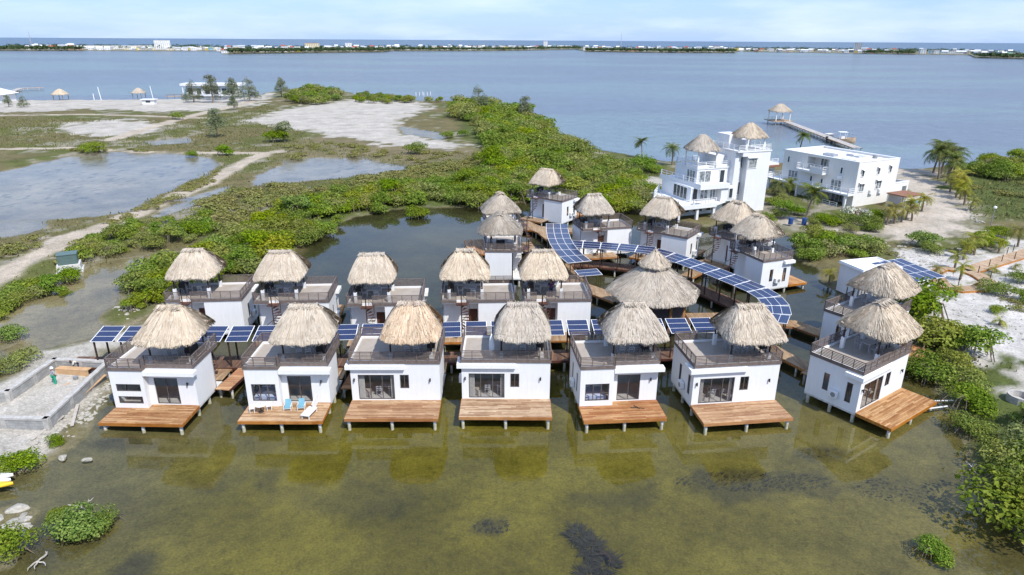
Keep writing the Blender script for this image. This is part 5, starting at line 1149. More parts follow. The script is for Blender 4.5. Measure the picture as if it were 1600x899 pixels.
obj('console', MB().use('white_paint').box(-.3, .6, -.45, .45, .36, 1.5), t); cn = MB().use('white_paint').box(-1.0, 1.2, -.9, .9, 2.55, 2.65)
for sx in (-.8, 1.0):
    for sy in (-.7, .7): cn.bar((sx, sy, .4), (sx, sy, 2.55), .07, .07)
obj('canopy', cn, t); obj('outboard_motor', MB().use('black_metal').box(-4.2, -3.65, -.25, .25, .5, 1.3).box(-4.0, -3.8, -.08, .08, -.4, .5), t); obj('bow_cushion', MB().use('white_plastic').box(1.6, 2.6, -.5, .5, .36, .75), t)
bx, by, _ = (91.98, 198.44, 0.3)
t = thing('dinghy', 'grey inflatable dinghy with white cover beside the pier', 'boat', (bx + 1.5, by + 2.0, 0), R(25))
tb_ = MB().use('tank_grey'); tb_.path([(-1.5, -.7, .3), (.9, -.7, .32), (1.6, -.3, .45), (1.75, 0, .5), (1.6, .3, .45), (.9, .7, .32), (-1.5, .7, .3)], .27, 8); obj('tube', tb_, t); obj('cover', MB().use('white_plastic').box(-1.4, 1.1, -.55, .55, .15, .62), t)

# ------------------------------------------------------------------ shed with solar canopy, planks on sand
q = (40.66, 73.29); t = thing('shed', 'small white flat-roofed shed beside the mangroves at the right', 'shed', (39.0, 68.2, .2), R(16))
obj('wall', MB().use('white_wall').box(-2.6, 2.2, -1.4, 1.9, 0, 3.1), t); obj('roof', MB().use('white_paint').box(-2.75, 2.35, -1.55, 2.05, 3.1, 3.25), t)
obj('parapet', MB().use('white_wall').box(-2.7, 2.3, -1.5, -1.38, 3.25, 3.4).box(-2.7, 2.3, 1.88, 2.0, 3.25, 3.4).box(-2.7, -2.58, -1.38, 1.88, 3.25, 3.4).box(2.18, 2.3, -1.38, 1.88, 3.25, 3.4), t)
obj('door', MB().use('metal_grey').box(2.2, 2.24, -.5, .5, 0, 2.1), t)
t = thing('solar_array', 'flat blue solar array on wooden posts behind the rear right bungalow', 'solar canopy', (42.1, 67.2, .3), R(22))
tl = math.tan(R(4))
for i in range(4):
    for j in range(3):
        x0, x1, y0, y1 = -2.3 + 1.15 * i + .03, -2.3 + 1.15 * (i + 1) - .03, -2.7 + 1.8 * j + .03, -2.7 + 1.8 * (j + 1) - .03
        z_ = lambda y: 3.0 + y * tl
        obj('solar_panel', MB().use('solar_blue').add([(x0, y0, z_(y0)), (x1, y0, z_(y0)), (x1, y1, z_(y1)), (x0, y1, z_(y1)), (x0, y0, z_(y0) - .04), (x1, y0, z_(y0) - .04), (x1, y1, z_(y1) - .04), (x0, y1, z_(y1) - .04)], [(0, 1, 2, 3), (7, 6, 5, 4), (0, 4, 5, 1), (1, 5, 6, 2), (2, 6, 7, 3), (3, 7, 4, 0)]), t)
fr = MB().use('white_paint')
for i in range(5): fr.bar((-2.3 + 1.15 * i, -2.72, 2.98 - 2.72 * tl), (-2.3 + 1.15 * i, 2.72, 2.98 + 2.72 * tl), .055, .04)
for j in range(4): y_ = -2.7 + 1.8 * j; fr.bar((-2.32, y_, 2.985 + y_ * tl), (2.32, y_, 2.985 + y_ * tl), .055, .035)
obj('frame', fr, t)
for sx in (-2.0, 2.0):
    for sy in (-2.3, 2.3): obj('post', MB().use('bark').bar((sx, sy, -.4), (sx, sy, 2.93 + sy * tl), .15, .15), t)
gP = 'plank walks on the right-hand sand'
boardwalk('boardwalk', 'pale plank loop around a planted bed on the white sand', [(49.1, 72.86), (48.17, 69.63), (49.26, 68.63), (51.66, 69.07), (54.07, 70.98), (54.5, 73.4), (54.18, 74.77)], 1.7, 'sand_planks', .62, 'boardwalk', 3, False, gP)
boardwalk('boardwalk', 'pale plank arc on the upper side of the planted bed', [(49.61, 74.23), (51.91, 75.91), (52.94, 75.46)], 1.3, 'sand_planks', .616, 'boardwalk', 3, False, gP)
boardwalk('boardwalk', 'pale plank walk climbing to the right edge of the sand', [(54.64, 75.25), (58.36, 77.49), (62.36, 79.86), (67.41, 82.93), (76.37, 86.89)], 1.9, 'sand_planks', .624, 'boardwalk', 3, False, gP)
pst = None
for (u, v, n_) in ((47.68, 71.09) + ('a',), (49.03, 71.76) + ('b',), (49.82, 69.86) + ('c',), (54.87, 72.07) + ('d',), (54.8, 74.09) + ('e',), (57.69, 76.5) + ('f',), (60.64, 78.54) + ('g',), (62.98, 79.61) + ('h',), (65.33, 83.17) + ('i',), (63.51, 81.75) + ('j',), (47.27, 68.6) + ('k',)):
    lb = 'thin dark post standing along the plank walks on the sand'
    if pst is None: pst = tag(obj('walkway_post', MB().use('dark_brown').tube((0, 0, -.3), (0, 0, 1.1), .05, .045, 7), None, (u, v, .4)), lb, 'post', 'thin posts along the sand walks')
    else: c_ = pst.copy(); COL.objects.link(c_); c_.location = (u, v, .4)
q = (71.67, 96.87); t = thing('lamp_post', 'slim lamp post with a white globe at the bend of the sandy drive', 'lamp post', (*q, .3))
obj('pole', MB().use('tank_grey').tube((0, 0, 0), (0, 0, 2.6), .07, .05, 8), t); obj('globe', MB().use('white_plastic').tube((0, 0, 2.6), (0, 0, 2.7), .12, .24, 12).tube((0, 0, 2.7), (0, 0, 2.9), .24, .22, 12).tube((0, 0, 2.9), (0, 0, 3.0), .22, .08, 12), t)
q = (38.78, 44.71); rg = MB().use('concrete'); vs = []; fs = []
for r_, z_ in ((.85, 0), (.85, .6), (.70, .6), (.70, .1)): vs += [(r_ * math.cos(6.283 * i / 24), r_ * math.sin(6.283 * i / 24), z_) for i in range(24)]
for j in range(3): fs += [(j * 24 + i, j * 24 + (i + 1) % 24, (j + 1) * 24 + (i + 1) % 24, (j + 1) * 24 + i) for i in range(24)]
fs.append(tuple(range(72, 96))); rg.add(vs, fs); tag(obj('concrete_ring', rg, None, (*q, .3)), 'round pale concrete ring half hidden by the bushes at the right edge', 'well ring')
for (a_, b_), lb in ((((27.58, 42.82, 0.25), (32.8, 43.9, 0.35)), 'longer white plastic pipe leaving the rightmost deck toward the bank'), (((31.6, 44.39, 0.5), (33.75, 44.68, 0.4)), 'shorter white plastic pipe at the corner of the rightmost deck')):
    tag(obj('plastic_pipe', MB().use('plastic_pipe').tube((0, 0, 0), Vector(b_) - Vector(a_), .055, .055, 8), None, a_), lb, 'pipe', 'white pipes by the rightmost deck')

# ------------------------------------------------------------------ block foundation under construction, workers, timber
cw = [(-38.42, 40.38), (-32.39, 40.19), (-33.11, 48.93), (-37.73, 49.34), (-37.78, 44), (-40.76, 43.39)]
o3 = cw[1]; t = thing('block_foundation', 'unfinished grey block foundation at the left edge with concrete coping', 'foundation', (*o3, 0))
def blockwall(a, b, h=1.05, th_=.3):
    a = Vector((a[0] - o3[0], a[1] - o3[1], 0)); b = Vector((b[0] - o3[0], b[1] - o3[1], 0)); Ln = (b - a).length; an = math.atan2((b - a).y, (b - a).x); md = (a + b) / 2
    o_ = obj('block_wall', MB().use('blockwork').box(-Ln / 2, Ln / 2, -th_ / 2, th_ / 2, -.5, h), t, (md.x, md.y, 0), (0, 0, an))
    obj('coping', MB().use('concrete').box(-Ln / 2 - .15, Ln / 2 + .15, -th_ / 2 - .04, th_ / 2 + .04, h + .002, h + .16), o_)
    n_ = max(1, round(Ln / 2.9))
    for i in range(n_ + 1): x = -Ln / 2 + Ln * i / n_; obj('column', MB().use('concrete').box(x - .17, x + .17, -th_ / 2 - .035, th_ / 2 + .035, -.5, h + .001), o_)
for i in range(5): blockwall(cw[i], cw[i + 1])
sl_ = MB().use('concrete').prism([(p[0] - o3[0], p[1] - o3[1]) for p in (cw[0], cw[1], cw[2], cw[3], cw[4], cw[5])], -.1, .12); obj('floor_slab', sl_, t)
q = (-36.55, 46.49); tag(obj('form_board', MB().use('plywood').box(-1.0, 1.0, -1.2, 1.2, 0, .06), None, (*q,   .124), (0, R(-6), R(-38))), 'orange plywood sheet lying on the foundation beside the standing worker', 'plywood', 'plywood forms inside the foundation')
q = (-35.78, 48.33); tag(obj('form_board', MB().use('plywood').box(-1.4, 1.4, -.05, .05, 0, .55).box(-1.4, 1.4, -.06, .5, .55, .6), None, (*q,   .124), (0, 0, R(-6))), 'orange plywood form box in front of the bending worker', 'plywood', 'plywood forms inside the foundation')
q = (-36.14, 46.7); person('worker standing in the foundation with white cap, grey shirt and green trousers', (*q,   .124), R(150), STAND, 'cloth_grey', 'cloth_green', 'cap_white', scale=.95)
q = (-35.69, 49.12); person('worker bending over in the foundation with pale shirt and dark trousers', (*q,   .124), R(-80), BEND, 'cloth_white', 'cloth_dark', scale=.95)
q = (-35.05, 47.57); tag(obj('cement_bucket', MB().use('tank_grey').tube((0, 0, 0), (0, 0, .36), .16, .2, 12), None, (*q,   .124)), 'grey bucket on the foundation near the bending worker', 'bucket')
for (a_, b_), lb in ((((-32.71, 43.74, 0.3), (-32.77, 47.82, 0.4)), 'long timber plank leaning along the foot of the block wall'), (((-31, 40.57, 0.2), (-32.29, 43.37, 0.3)), 'pale timber plank across the rubble slope'), (((-32.65, 38.79, 0.2), (-32.32, 41.75, 0.3)), 'weathered timber plank lying low along the rubble edge')):
    d_ = Vector(b_) - Vector(a_); tag(obj('timber_plank', MB().use('driftwood' if 'pale' in lb or 'weathered' in lb else 'plywood').bar((0, 0, 0), d_, .22, .06), None, (a_[0], a_[1], a_[2] + .12)), lb, 'plank', 'planks on the rubble slope')
q = (-52.6, 74.92); t = thing('transformer_box', 'grey green electrical cabinet on a white block plinth by the channel', 'utility box', (*q, .1), R(28))
obj('plinth', MB().use('pile_white').box(-1.2, 1.2, -1.0, 1.0, -.4, .85).box(-1.4, 1.4, -1.2, 1.2, -.4, .1), t)
obj('cabinet', MB().use('utility_green').box(-1.0, 1.0, -.75, .8, .85, 2.0), t); obj('lid', MB().use('utility_green').box(-1.05, 1.05, -.8, .85, 2.0, 2.08), t); obj('door', MB().use('utility_green').box(-.9, .9, -.78, -.752, .95, 1.9), t)
def kayak(label, loc, rz, mat):
    mb = MB().use(mat); vs = []; fs = []
    for i in range(9):
        u = -1 + i / 4; bw = .36 * (1 - abs(u) ** 2.4); zt_ = .26 + .10 * u * u
        vs += [(u * 1.6, 0, .02 + .1 * u * u), (u * 1.6, bw, .16), (u * 1.6, bw * .8, zt_), (u * 1.6, 0, zt_ - .05 * (1 - u * u)), (u * 1.6, -bw * .8, zt_), (u * 1.6, -bw, .16)]
    for i in range(8): fs += [(i * 6 + j, (i + 1) * 6 + j, (i + 1) * 6 + (j + 1) % 6, i * 6 + (j + 1) % 6) for j in range(6)]
    mb.add(vs, fs); t_ = thing('kayak', label, 'kayak', loc, rz, 'kayaks on the left bank'); obj('hull', mb.mesh('hull', True), t_); obj('seat', MB().use('tank_grey').box(-.25, .2, -.2, .2, .22, .25).box(-.28, -.2, -.2, .2, .25, .42), t_); return t_
kayak('white kayak pulled onto the left bank', (*(-32.54, 34.56), .25), R(4), 'white_plastic'); kayak('second white kayak, between the other white one and the yellow one', (*(-32.36, 34.12), .25), R(3), 'white_plastic'); kayak('yellow kayak pulled onto the left bank', (*(-31.96, 33.68), .25), R(6), 'kayak_yellow')

# ------------------------------------------------------------------ rocks
def rock_mesh(seed, name='boulder'):
    rnd = random.Random(seed); bm = bmesh.new(); bmesh.ops.create_icosphere(bm, subdivisions=2, radius=1)
    ax = [(Vector((rnd.gauss(0, 1), rnd.gauss(0, 1), rnd.gauss(0, 1))).normalized(), rnd.uniform(.55, .85)) for _ in range(9)]
    for v in bm.verts:
        for n, d_ in ax:
            k_ = v.co.dot(n)
            if k_ > d_: v.co -= n * (k_ - d_)
        v.co *= rnd.uniform(.94, 1.05)
    me_ = bpy.data.meshes.new(name); bm.to_mesh(me_); bm.free(); me_.materials.append(MATS['rock']); return me_
RK = [rock_mesh(i) for i in range(4)]
for i, ((u, v), s_, lb) in enumerate((((-28.93, 31.95), .6, 'largest pale boulder on the lower left bank'), ((-28.45, 30.53), .6, 'pale flat boulder below the largest one on the lower left bank'), ((-29.48, 31.06), .5, 'pale boulder touching the left edge of the picture'), ((-31.2, 37.75), .4, 'pale boulder at the water edge below the foundation'), ((-29.53, 37.11), .38, 'half-sunk boulder in the shallows below the foundation'), ((-27.79, 36.92), .3, 'small half-sunk boulder beside the silt near the left deck'))):
    o = obj('boulder', RK[i % 4], None, (u, v, .08), (0, 0, i * 1.3), (s_ * 1.2, s_ * .8, s_ * .45)); tag(o, lb, 'boulder', 'boulders along the left bank')
def scatter_quads_mesh(name, gen, mats):
    mb = MB(); gen(mb); return mb.mesh(name)
rnd = random.Random(5); rub = MB().use('rock')
rk_base = [[(v.co.x, v.co.y, v.co.z) for v in m.vertices] for m in [rock_mesh(50 + i, 'rubble') for i in range(3)]]; rk_f = [tuple(p.vertices) for p in RK[0].polygons]
def rubble_in(poly, n, s0, s1):
    xs = [p[0] for p in poly]; ys_ = [p[1] for p in poly]; k_ = 0
    while k_ < n:
        x, y = rnd.uniform(min(xs), max(xs)), rnd.uniform(min(ys_), max(ys_))
        if not in_poly(x, y, poly)[0]: continue
        k_ += 1; s_ = rnd.uniform(s0, s1) * rnd.uniform(.6, 1.2); b_ = rnd.choice(rk_base); a = rnd.uniform(0, 6.28); ca_, sa_ = math.cos(a), math.sin(a); z_ = float(ground_z(x, y)[0])
        rub.add([(x + s_ * (p[0] * ca_ - p[1] * sa_), y + s_ * (p[0] * sa_ + p[1] * ca_), z_ + s_ * .55 * p[2] + s_ * .1) for p in b_], rk_f)
rubble_in([(-32.7, 48.0), (-31.2, 45.7), (-30.4, 41.7), (-30.0, 38.8), (-31.1, 37.2), (-32.8, 38.4), (-32.4, 42.5)], 640, .07, .24)
rubble_in([(-34.7, 51.4), (-35.7, 51.4), (-32.3, 46.9), (-31.9, 46.9)], 30, .08, .2)
rubble_in([(-29.2, 31.0), (-28.1, 31.6), (-26.9, 30.0), (-28.1, 29.5)], 60, .1, .3)
rubble_in([(-40.9, 63.0), (-40.2, 64.8), (-37.7, 63.1), (-37.5, 59.8), (-38.5, 59.3)], 50, .12, .35)
rubble_in([(45.4, 69.0), (58.3, 71.3), (46.6, 55.0), (40.4, 56.3)], 160, .05, .16)
rubble_in([(50.8, 87.7), (56.1, 82.1), (50.0, 74.5), (48.0, 79.3)], 110, .08, .28)
rubble_in([(70.0, 98.3), (71.4, 97.6), (76.0, 111.1), (76.2, 112.0)], 40, .1, .3)
struct('rubble', rub, 'stuff')['label'] = 'pale rubble stones'

# ------------------------------------------------------------------ beach
def beach_palapa(label, loc, s_=1.0):
    t_ = thing('beach_palapa', label, 'palapa', loc, 0, 'thatched shelters on the beach', s_)
    obj('thatch', thatch_mesh('thatch', 3.0, 3.0, .2, 2.2, hash(label) % 97, 420, p=3), t_, (0, 0, 2.5))
    for sx in (-1, 1):
        for sy in (-1, 1): obj('post', MB().use('bark').tube((sx * 2, sy * 2, -.3), (sx * 2, sy * 2, 2.7), .12, .12, 7), t_)
    return t_
beach_palapa('left thatched beach shelter near the volleyball poles', (*(-198.03, 301.89), .4)); beach_palapa('right thatched beach shelter above the small white hut', (*(-170.26, 314.18), .4), .95)
for (u, v), h_, lb in (((-183.17, 306.27), 5.2, 'taller white leaning pole on the beach beside the left shelter'), ((-186.18, 306.07), 2.4, 'shorter white pole next to the leaning one on the beach'), ((-164.34, 314.59), 5.2, 'white pole on the beach right of the right shelter')):
    tag(obj('beach_pole', MB().use('white_paint').tube((0, 0, -.3), (-.5 if h_ > 3 else 0, 0, h_), .16, .13, 8), None, (u, v, .4)), lb, 'pole', 'white poles on the beach')
t = thing('beach_hut', 'small white flat-roofed hut on the beach below the right shelter', 'hut', (*(-149.67, 283.09), .4), .1)
obj('wall', MB().use('villa_white').box(-2.4, 2.4, -1.3, 1.3, -.2, 1.9), t); obj('roof', MB().use('villa_white').box(-2.9, 2.9, -1.8, 1.8, 1.9, 2.15), t); obj('window', MB().use('dark_glass').box(-.9, .9, -1.33, -1.302, .8, 1.6), t)
t = thing('pavilion_hall', 'long low white building behind the feathery beach trees', 'building', (*(-142.99, 331.2), .4), R(4))
obj('wall', MB().use('villa_white').box(-12, 12, -3, 4, -.2, 4.6), t); obj('roof', MB().use('roof_white').box(-14, 13.5, -4.4, 5, 4.6, 5.6), t)
for i in range(6): x = -10 + 3.9 * i; obj('window', MB().use('dark_glass').box(x - 1, x + 1, -3.04, -3.002, .8, 3.4), t)
obj('column', MB().use('white_paint').box(-13.3, -12.9, -4.0, -3.6, -.2, 4.6), t); obj('column', MB().use('white_paint').box(12.6, 13.0, -4.0, -3.6, -.2, 4.6), t)
t = thing('ramp', 'pale timber ramp beside the long low white building', 'ramp', (*(-154.72, 315.25), .4), .5); obj('deck', MB().use('sand_planks').box(-3.5, 3.5, -.9, .9, .6, .8), t); obj('rail', MB().use('bark').bar((-3.5, .9, 1.5), (3.5, .9, 1.5), .1, .1).bar((-3.5, -.9, 1.5), (3.5, -.9, 1.5), .1, .1), t)
for sx in (-3, 0, 3): obj('post', MB().use('bark').bar((sx, -.9, -.4), (sx, -.9, 1.5), .12, .12).bar((sx, .9, -.4), (sx, .9, 1.5), .12, .12), t)
t = thing('beach_house', 'white house with pale hipped roof cut by the left edge of the picture', 'house', (-222.5, 290, .4), .1)
obj('wall', MB().use('villa_white').box(-9, 9, -6, 6, -.3, 3.4), t)
rfm = MB().use('roof_white').add([(-10, -7.5, 3.2), (10, -7.5, 3.2), (10, 7.5, 3.2), (-10, 7.5, 3.2), (-3, 0, 6.8), (3, 0, 6.8)], [(0, 1, 5, 4), (1, 2, 5), (2, 3, 4, 5), (3, 0, 4), (3, 2, 1, 0)]); obj('roof', rfm, t)
for i in range(4): obj('window', MB().use('dark_glass').box(-7 + 4.2 * i, -5 + 4.2 * i, -6.05, -6.002, .9, 2.4), t)
boardwalk('jetty', 'bent grey jetty off the beach at the left', [(-238.79, 322.8), (-259.93, 365.34), (-251.59, 371.11)], 3.4, 'grey_planks', .95, 'jetty', 5, True, None)
wp_ = None
for i, u in enumerate((648, 652, 656, 660, 664)):
    x, y = (-47.52, 338.06) if i == 0 else (0, 0)
    break
bx, by = (-48.07, 342.06)
for i in range(6):
    p_ = tag(obj('mooring_post', MB().use('white_paint').tube((0, 0, -1), (0, 0, 1.5), .14, .14, 7), None, (bx + i * 1.3, by + (i % 3) * 3.0, 0)), 'short white mooring post in the bay off the mangrove point', 'post', 'white mooring posts off the point')

# ------------------------------------------------------------------ vegetation
def leaf_cloud(mb, rnd, n, lobes, sz, up=.35, flat=1.0):
    """many leaf-sized faces through several lumpy lobes (cx,cy,cz,rx,ry,rz)"""
    wt = [l[3] * l[4] * l[5] for l in lobes]; vs = []; fs = []
    for _ in range(n):
        cx, cy, cz, rx, ry, rz_ = rnd.choices(lobes, wt)[0]
        while True:
            p = Vector((rnd.gauss(0, 1), rnd.gauss(0, 1), rnd.gauss(0, 1)))
            if p.length > .01: break
        p.normalize()
        if p.z < -.35: p.z = -p.z * .5
        r_ = rnd.uniform(.62, 1.04) ** .7
        c = Vector((cx + p.x * rx * r_, cy + p.y * ry * r_, max(.05, cz + p.z * rz_ * r_)))
        nrm = (p + Vector((rnd.gauss(0, .45), rnd.gauss(0, .45), rnd.gauss(0, .35) + up))).normalized()
        a = nrm.orthogonal().normalized(); b = nrm.cross(a); q = rnd.uniform(0, 6.28); u = a * math.cos(q) + b * math.sin(q); v = nrm.cross(u)
        l_ = sz * rnd.uniform(.6, 1.35); w_ = l_ * rnd.uniform(.45, .75) * flat; k_ = len(vs)
        vs += [c - u * l_ * .5, c + v * w_ * .5 + nrm * l_ * .08, c + u * l_ * .5, c - v * w_ * .5 + nrm * l_ * .08]; fs.append((k_, k_ + 1, k_ + 2, k_ + 3))
    mb.add(vs, fs)
def bush_parts(seed, n, sz, mat, r=1.7, h=2.0, lob=9, stems=True):
    rnd = random.Random(seed); lobes = []
    for i in range(lob):
        a = rnd.uniform(0, 6.28); q = math.sqrt(rnd.random()) * r * .8; s_ = rnd.uniform(.38, .62) * r
        lobes.append((q * math.cos(a), q * math.sin(a), rnd.uniform(.28, .85) * h * (1 - .45 * q / r), s_, s_, s_ * rnd.uniform(.55, .8)))
    mb = MB().use(mat); leaf_cloud(mb, rnd, n, lobes, sz); crown = mb.mesh('foliage')
    st = MB().use('bark')
    for i in range(9):
        a = rnd.uniform(0, 6.28); q = rnd.uniform(.5, 1.1) * r; p1 = Vector((.15 * r * math.cos(a), .15 * r * math.sin(a), h * .55)); p0 = Vector((q * math.cos(a), q * math.sin(a), -.25))
        m_ = (p0 + p1) / 2 + Vector((0, 0, .25 * h)); st.path([p0, m_, p1], [.025, .035, .045], 4)
        l_ = rnd.choice(lobes); st.path([p1, Vector(l_[:3])], [.04, .02], 4)
    return crown, st.mesh('stems')
MANG = [bush_parts(200 + i, 2500, .19, 'leaf_mangrove', 1.7, 2.1, 13) for i in range(6)]
MANG += [bush_parts(210 + i, 2300, .18, 'leaf_olive', 1.7, 2.0, 15) for i in range(3)] + [bush_parts(220 + i, 2400, .19, 'leaf_bright', 1.6, 2.4, 14) for i in range(3)] + [bush_parts(224 + i, 1900, .19, 'leaf_mangrove', 1.3, 3.2, 14) for i in range(2)]
LO_M = ['leaf_mangrove', 'leaf_olive', 'leaf_mangrove', 'leaf_bright', 'leaf_olive', 'leaf_mangrove']
MANG_LO = [bush_parts(230 + i, 900, .30, LO_M[i], 1.7, 2.0 + .4 * (i % 3), 13) for i in range(6)]
DRY = [bush_parts(260 + i, 420, .24, 'leaf_dry', 1.2, 1.0, 7) for i in range(3)]
def place_bush(kinds, i, x, y, s_, rz, name, label, group, cat='bush', z_=None, sx=1.0):
    t = thing(name, label, cat, (x, y, float(ground_z(x, y)[0]) if z_ is None else z_), rz, group); t.scale = (s_ * sx, s_ * sx, s_ * .88)
    cr, stm = kinds[i % len(kinds)]; obj('foliage', cr, t); obj('stems', stm, t); return t
def fill(poly, step, rnd, jit=.45):
    xs = [p[0] for p in poly]; ys_ = [p[1] for p in poly]; out_ = []
    x = min(xs)
    while x < max(xs):
        y = min(ys_)
        while y < max(ys_): out_.append((x + rnd.uniform(-jit, jit) * step, y + rnd.uniform(-jit, jit) * step)); y += step
        x += step
    if not out_: return []
    m_ = in_poly([p[0] for p in out_], [p[1] for p in out_], poly); return [p for p, q in zip(out_, m_) if q]
BELTS = [  # polygon, spacing, size, near side labels
 ('mangrove bush in the dense green belt along the far bank of the lagoon', 'mangroves along the far bank',
  [(-38.1, 59.4), (-41.1, 65.5), (-42.1, 70.7), (-40.9, 75.8), (-38.1, 80.5), (-36.9, 85.6), (-35.5, 96.8), (-30.1, 109.6), (-23.2, 118.9), (-12.1, 123.2), (-1.4, 134.9), (4.0, 142.3), (14.7, 147.4), (23.2, 130.3), (25.7, 115.9), (20.5, 104.5), (14.2, 103.5), (10.5, 107.3), (3.2, 112.3), (-4.3, 108.8), (-16.8, 106.7), (-23.9, 100.9), (-25.9, 93.0), (-29.6, 81.7), (-31.0, 73.4), (-33.5, 64.9), (-36.3, 61.9)], 2.0, (.85, 1.5)),
 ('mangrove bush on the long point running out along the bay', 'mangroves on the bay point',
  [(-25.6, 282.0), (-11.0, 282.9), (10.6, 218.0), (8.4, 189.4), (16.4, 165.6), (16.4, 150.8), (4.6, 142.3), (-3.4, 136.2), (-6.9, 147.5), (-5.7, 165.8), (-8.9, 202.7), (-20.0, 247.4)], 3.4, (1.3, 2.3)),
 ('mangrove bush in the thicket between the shed and the villas', 'mangroves by the shed', [(38.6, 96.5), (38.6, 89.0), (36.8, 81.3), (36.8, 74.8), (40.5, 77.0), (44.4, 80.9), (47.4, 80.4), (48.2, 86.1), (44.1, 88.5), (39.8, 91.0)], 2.0, (.95, 1.5)),
 ('mangrove bush on the right bank beside the rightmost bungalow', 'mangroves on the right bank', [(35.3, 53.2), (39.5, 56.0), (41.3, 53.3), (44.6, 52.3), (46.5, 51.8), (44.6, 49.4), (40.0, 48.8), (37.3, 47.2), (36.1, 44.9), (33.3, 43.2), (31.7, 43.2), (33.2, 47.1), (34.6, 50.5)], 2.15, (1.0, 1.8)),
 ('mangrove bush of the lower right thicket between the pale ring and the water', 'mangroves at the lower right edge', [(32.1, 41.8), (34.7, 43.2), (36.6, 41.9), (39.2, 41.1), (30.2, 26.8), (28.3, 29.2), (28.1, 32.0), (28.8, 35.7), (30.1, 39.0)], 2.1, (.95, 1.75)),
 ('mangrove bush along the left channel bank', 'mangroves along the left channel', [(-52.3, 58.1), (-55.5, 63.8), (-53.9, 65.3), (-53.6, 69.3), (-51.3, 72.3), (-50.3, 69.8), (-49.9, 63.9), (-49.6, 60.2)], 1.9, (.6, 1.0)),
 ('mangrove bush between the sandy track and the left channel', 'mangroves beside the sandy track', [(-57.5, 83.2), (-57.1, 91.0), (-54.0, 96.4), (-51.4, 104.5), (-45.8, 98.5), (-42.8, 85.5), (-45.5, 83.1), (-48.6, 80.3), (-50.9, 76.1), (-53.8, 78.1)], 2.7, (.45, .95)),
 ('green bush on the berm behind the block foundation', 'bushes on the berm', [(-42.9, 50.0), (-42.1, 51.2), (-40.6, 52.2), (-39.8, 51.2), (-40.0, 49.0), (-41.3, 48.2)], 1.5, (.5, .8)),
]
rnd = random.Random(77); cand = []
for lb, gr, poly, step, (s0, s1) in BELTS:
    for (x, y) in fill(poly, step, rnd):
        k_ = float(fbm(np.array([x * .16]), np.array([y * .16]), 61, 3)[0])
        if k_ < .40 and rnd.random() < .6: continue
        cand.append((x, y, (s0 + (s1 - s0) * rnd.random() ** 1.5) * (.5 + 1.0 * k_), lb, gr))
blocks = [(x, y, w_ / 2 + .9, D) for _, x, y, rz, w_, D in HOUSES]
def clear(x, y):
    for _, hx_, hy_, rz, w_, D in HOUSES:
        a = R(rz); dx, dy = x - hx_, y - hy_; lx_, ly_ = dx * math.cos(a) + dy * math.sin(a), -dx * math.sin(a) + dy * math.cos(a)
        if abs(lx_) < w_ / 2 + 1.3 and -3.6 < ly_ < D + 1.2: return False
    return True
cand = [c for c in cand if clear(c[0], c[1])]
cand.sort(key=lambda c: math.hypot(c[0], c[1]) / c[2])
NIND = 280
thick = MB().use('leaf_mangrove')
base_lo = [([tuple(v.co) for v in m[0].vertices], [tuple(p.vertices) for p in m[0].polygons]) for m in MANG_LO]
for i, (x, y, s_, lb, gr) in enumerate(cand):
    if i < NIND: place_bush(MANG, i, x, y, s_, rnd.uniform(0, 6.28), 'mangrove_bush', lb, gr, sx=rnd.uniform(.9, 1.25))
    else:
        ki = rnd.randrange(6)
        b_, f_ = base_lo[ki]; thick.use(LO_M[ki]); a = rnd.uniform(0, 6.28); ca_, sa_ = math.cos(a) * s_ * 1.1, math.sin(a) * s_ * 1.1; z_ = float(ground_z(x, y)[0])
        thick.add([(x + p[0] * ca_ - p[1] * sa_, y + p[0] * sa_ + p[1] * ca_, z_ + p[2] * s_) for p in b_], f_)
o = struct('mangrove_thicket', thick, 'stuff'); o['label'] = 'dense mangrove thicket away from the camera'
print('bushes', len(cand))
for i_, ((u, v), s_) in enumerate((((41.2, 100.8), .8), ((45.03, 102.91), .9), ((44.31, 95.2), .7), ((47.66, 96.36), .9), ((49.74, 97.14), 1.0), ((52.18, 93.6), .9), ((48.85, 92.84), .7), ((46.62, 116.89), .9), ((45.54, 110.42), 1.0), ((38.5, 98.78), .9))): place_bush(MANG, i_, u, v, s_, u, 'bush', 'leafy green bush of the garden hedge around the foot of the cream villa', 'garden hedge of the cream villa')
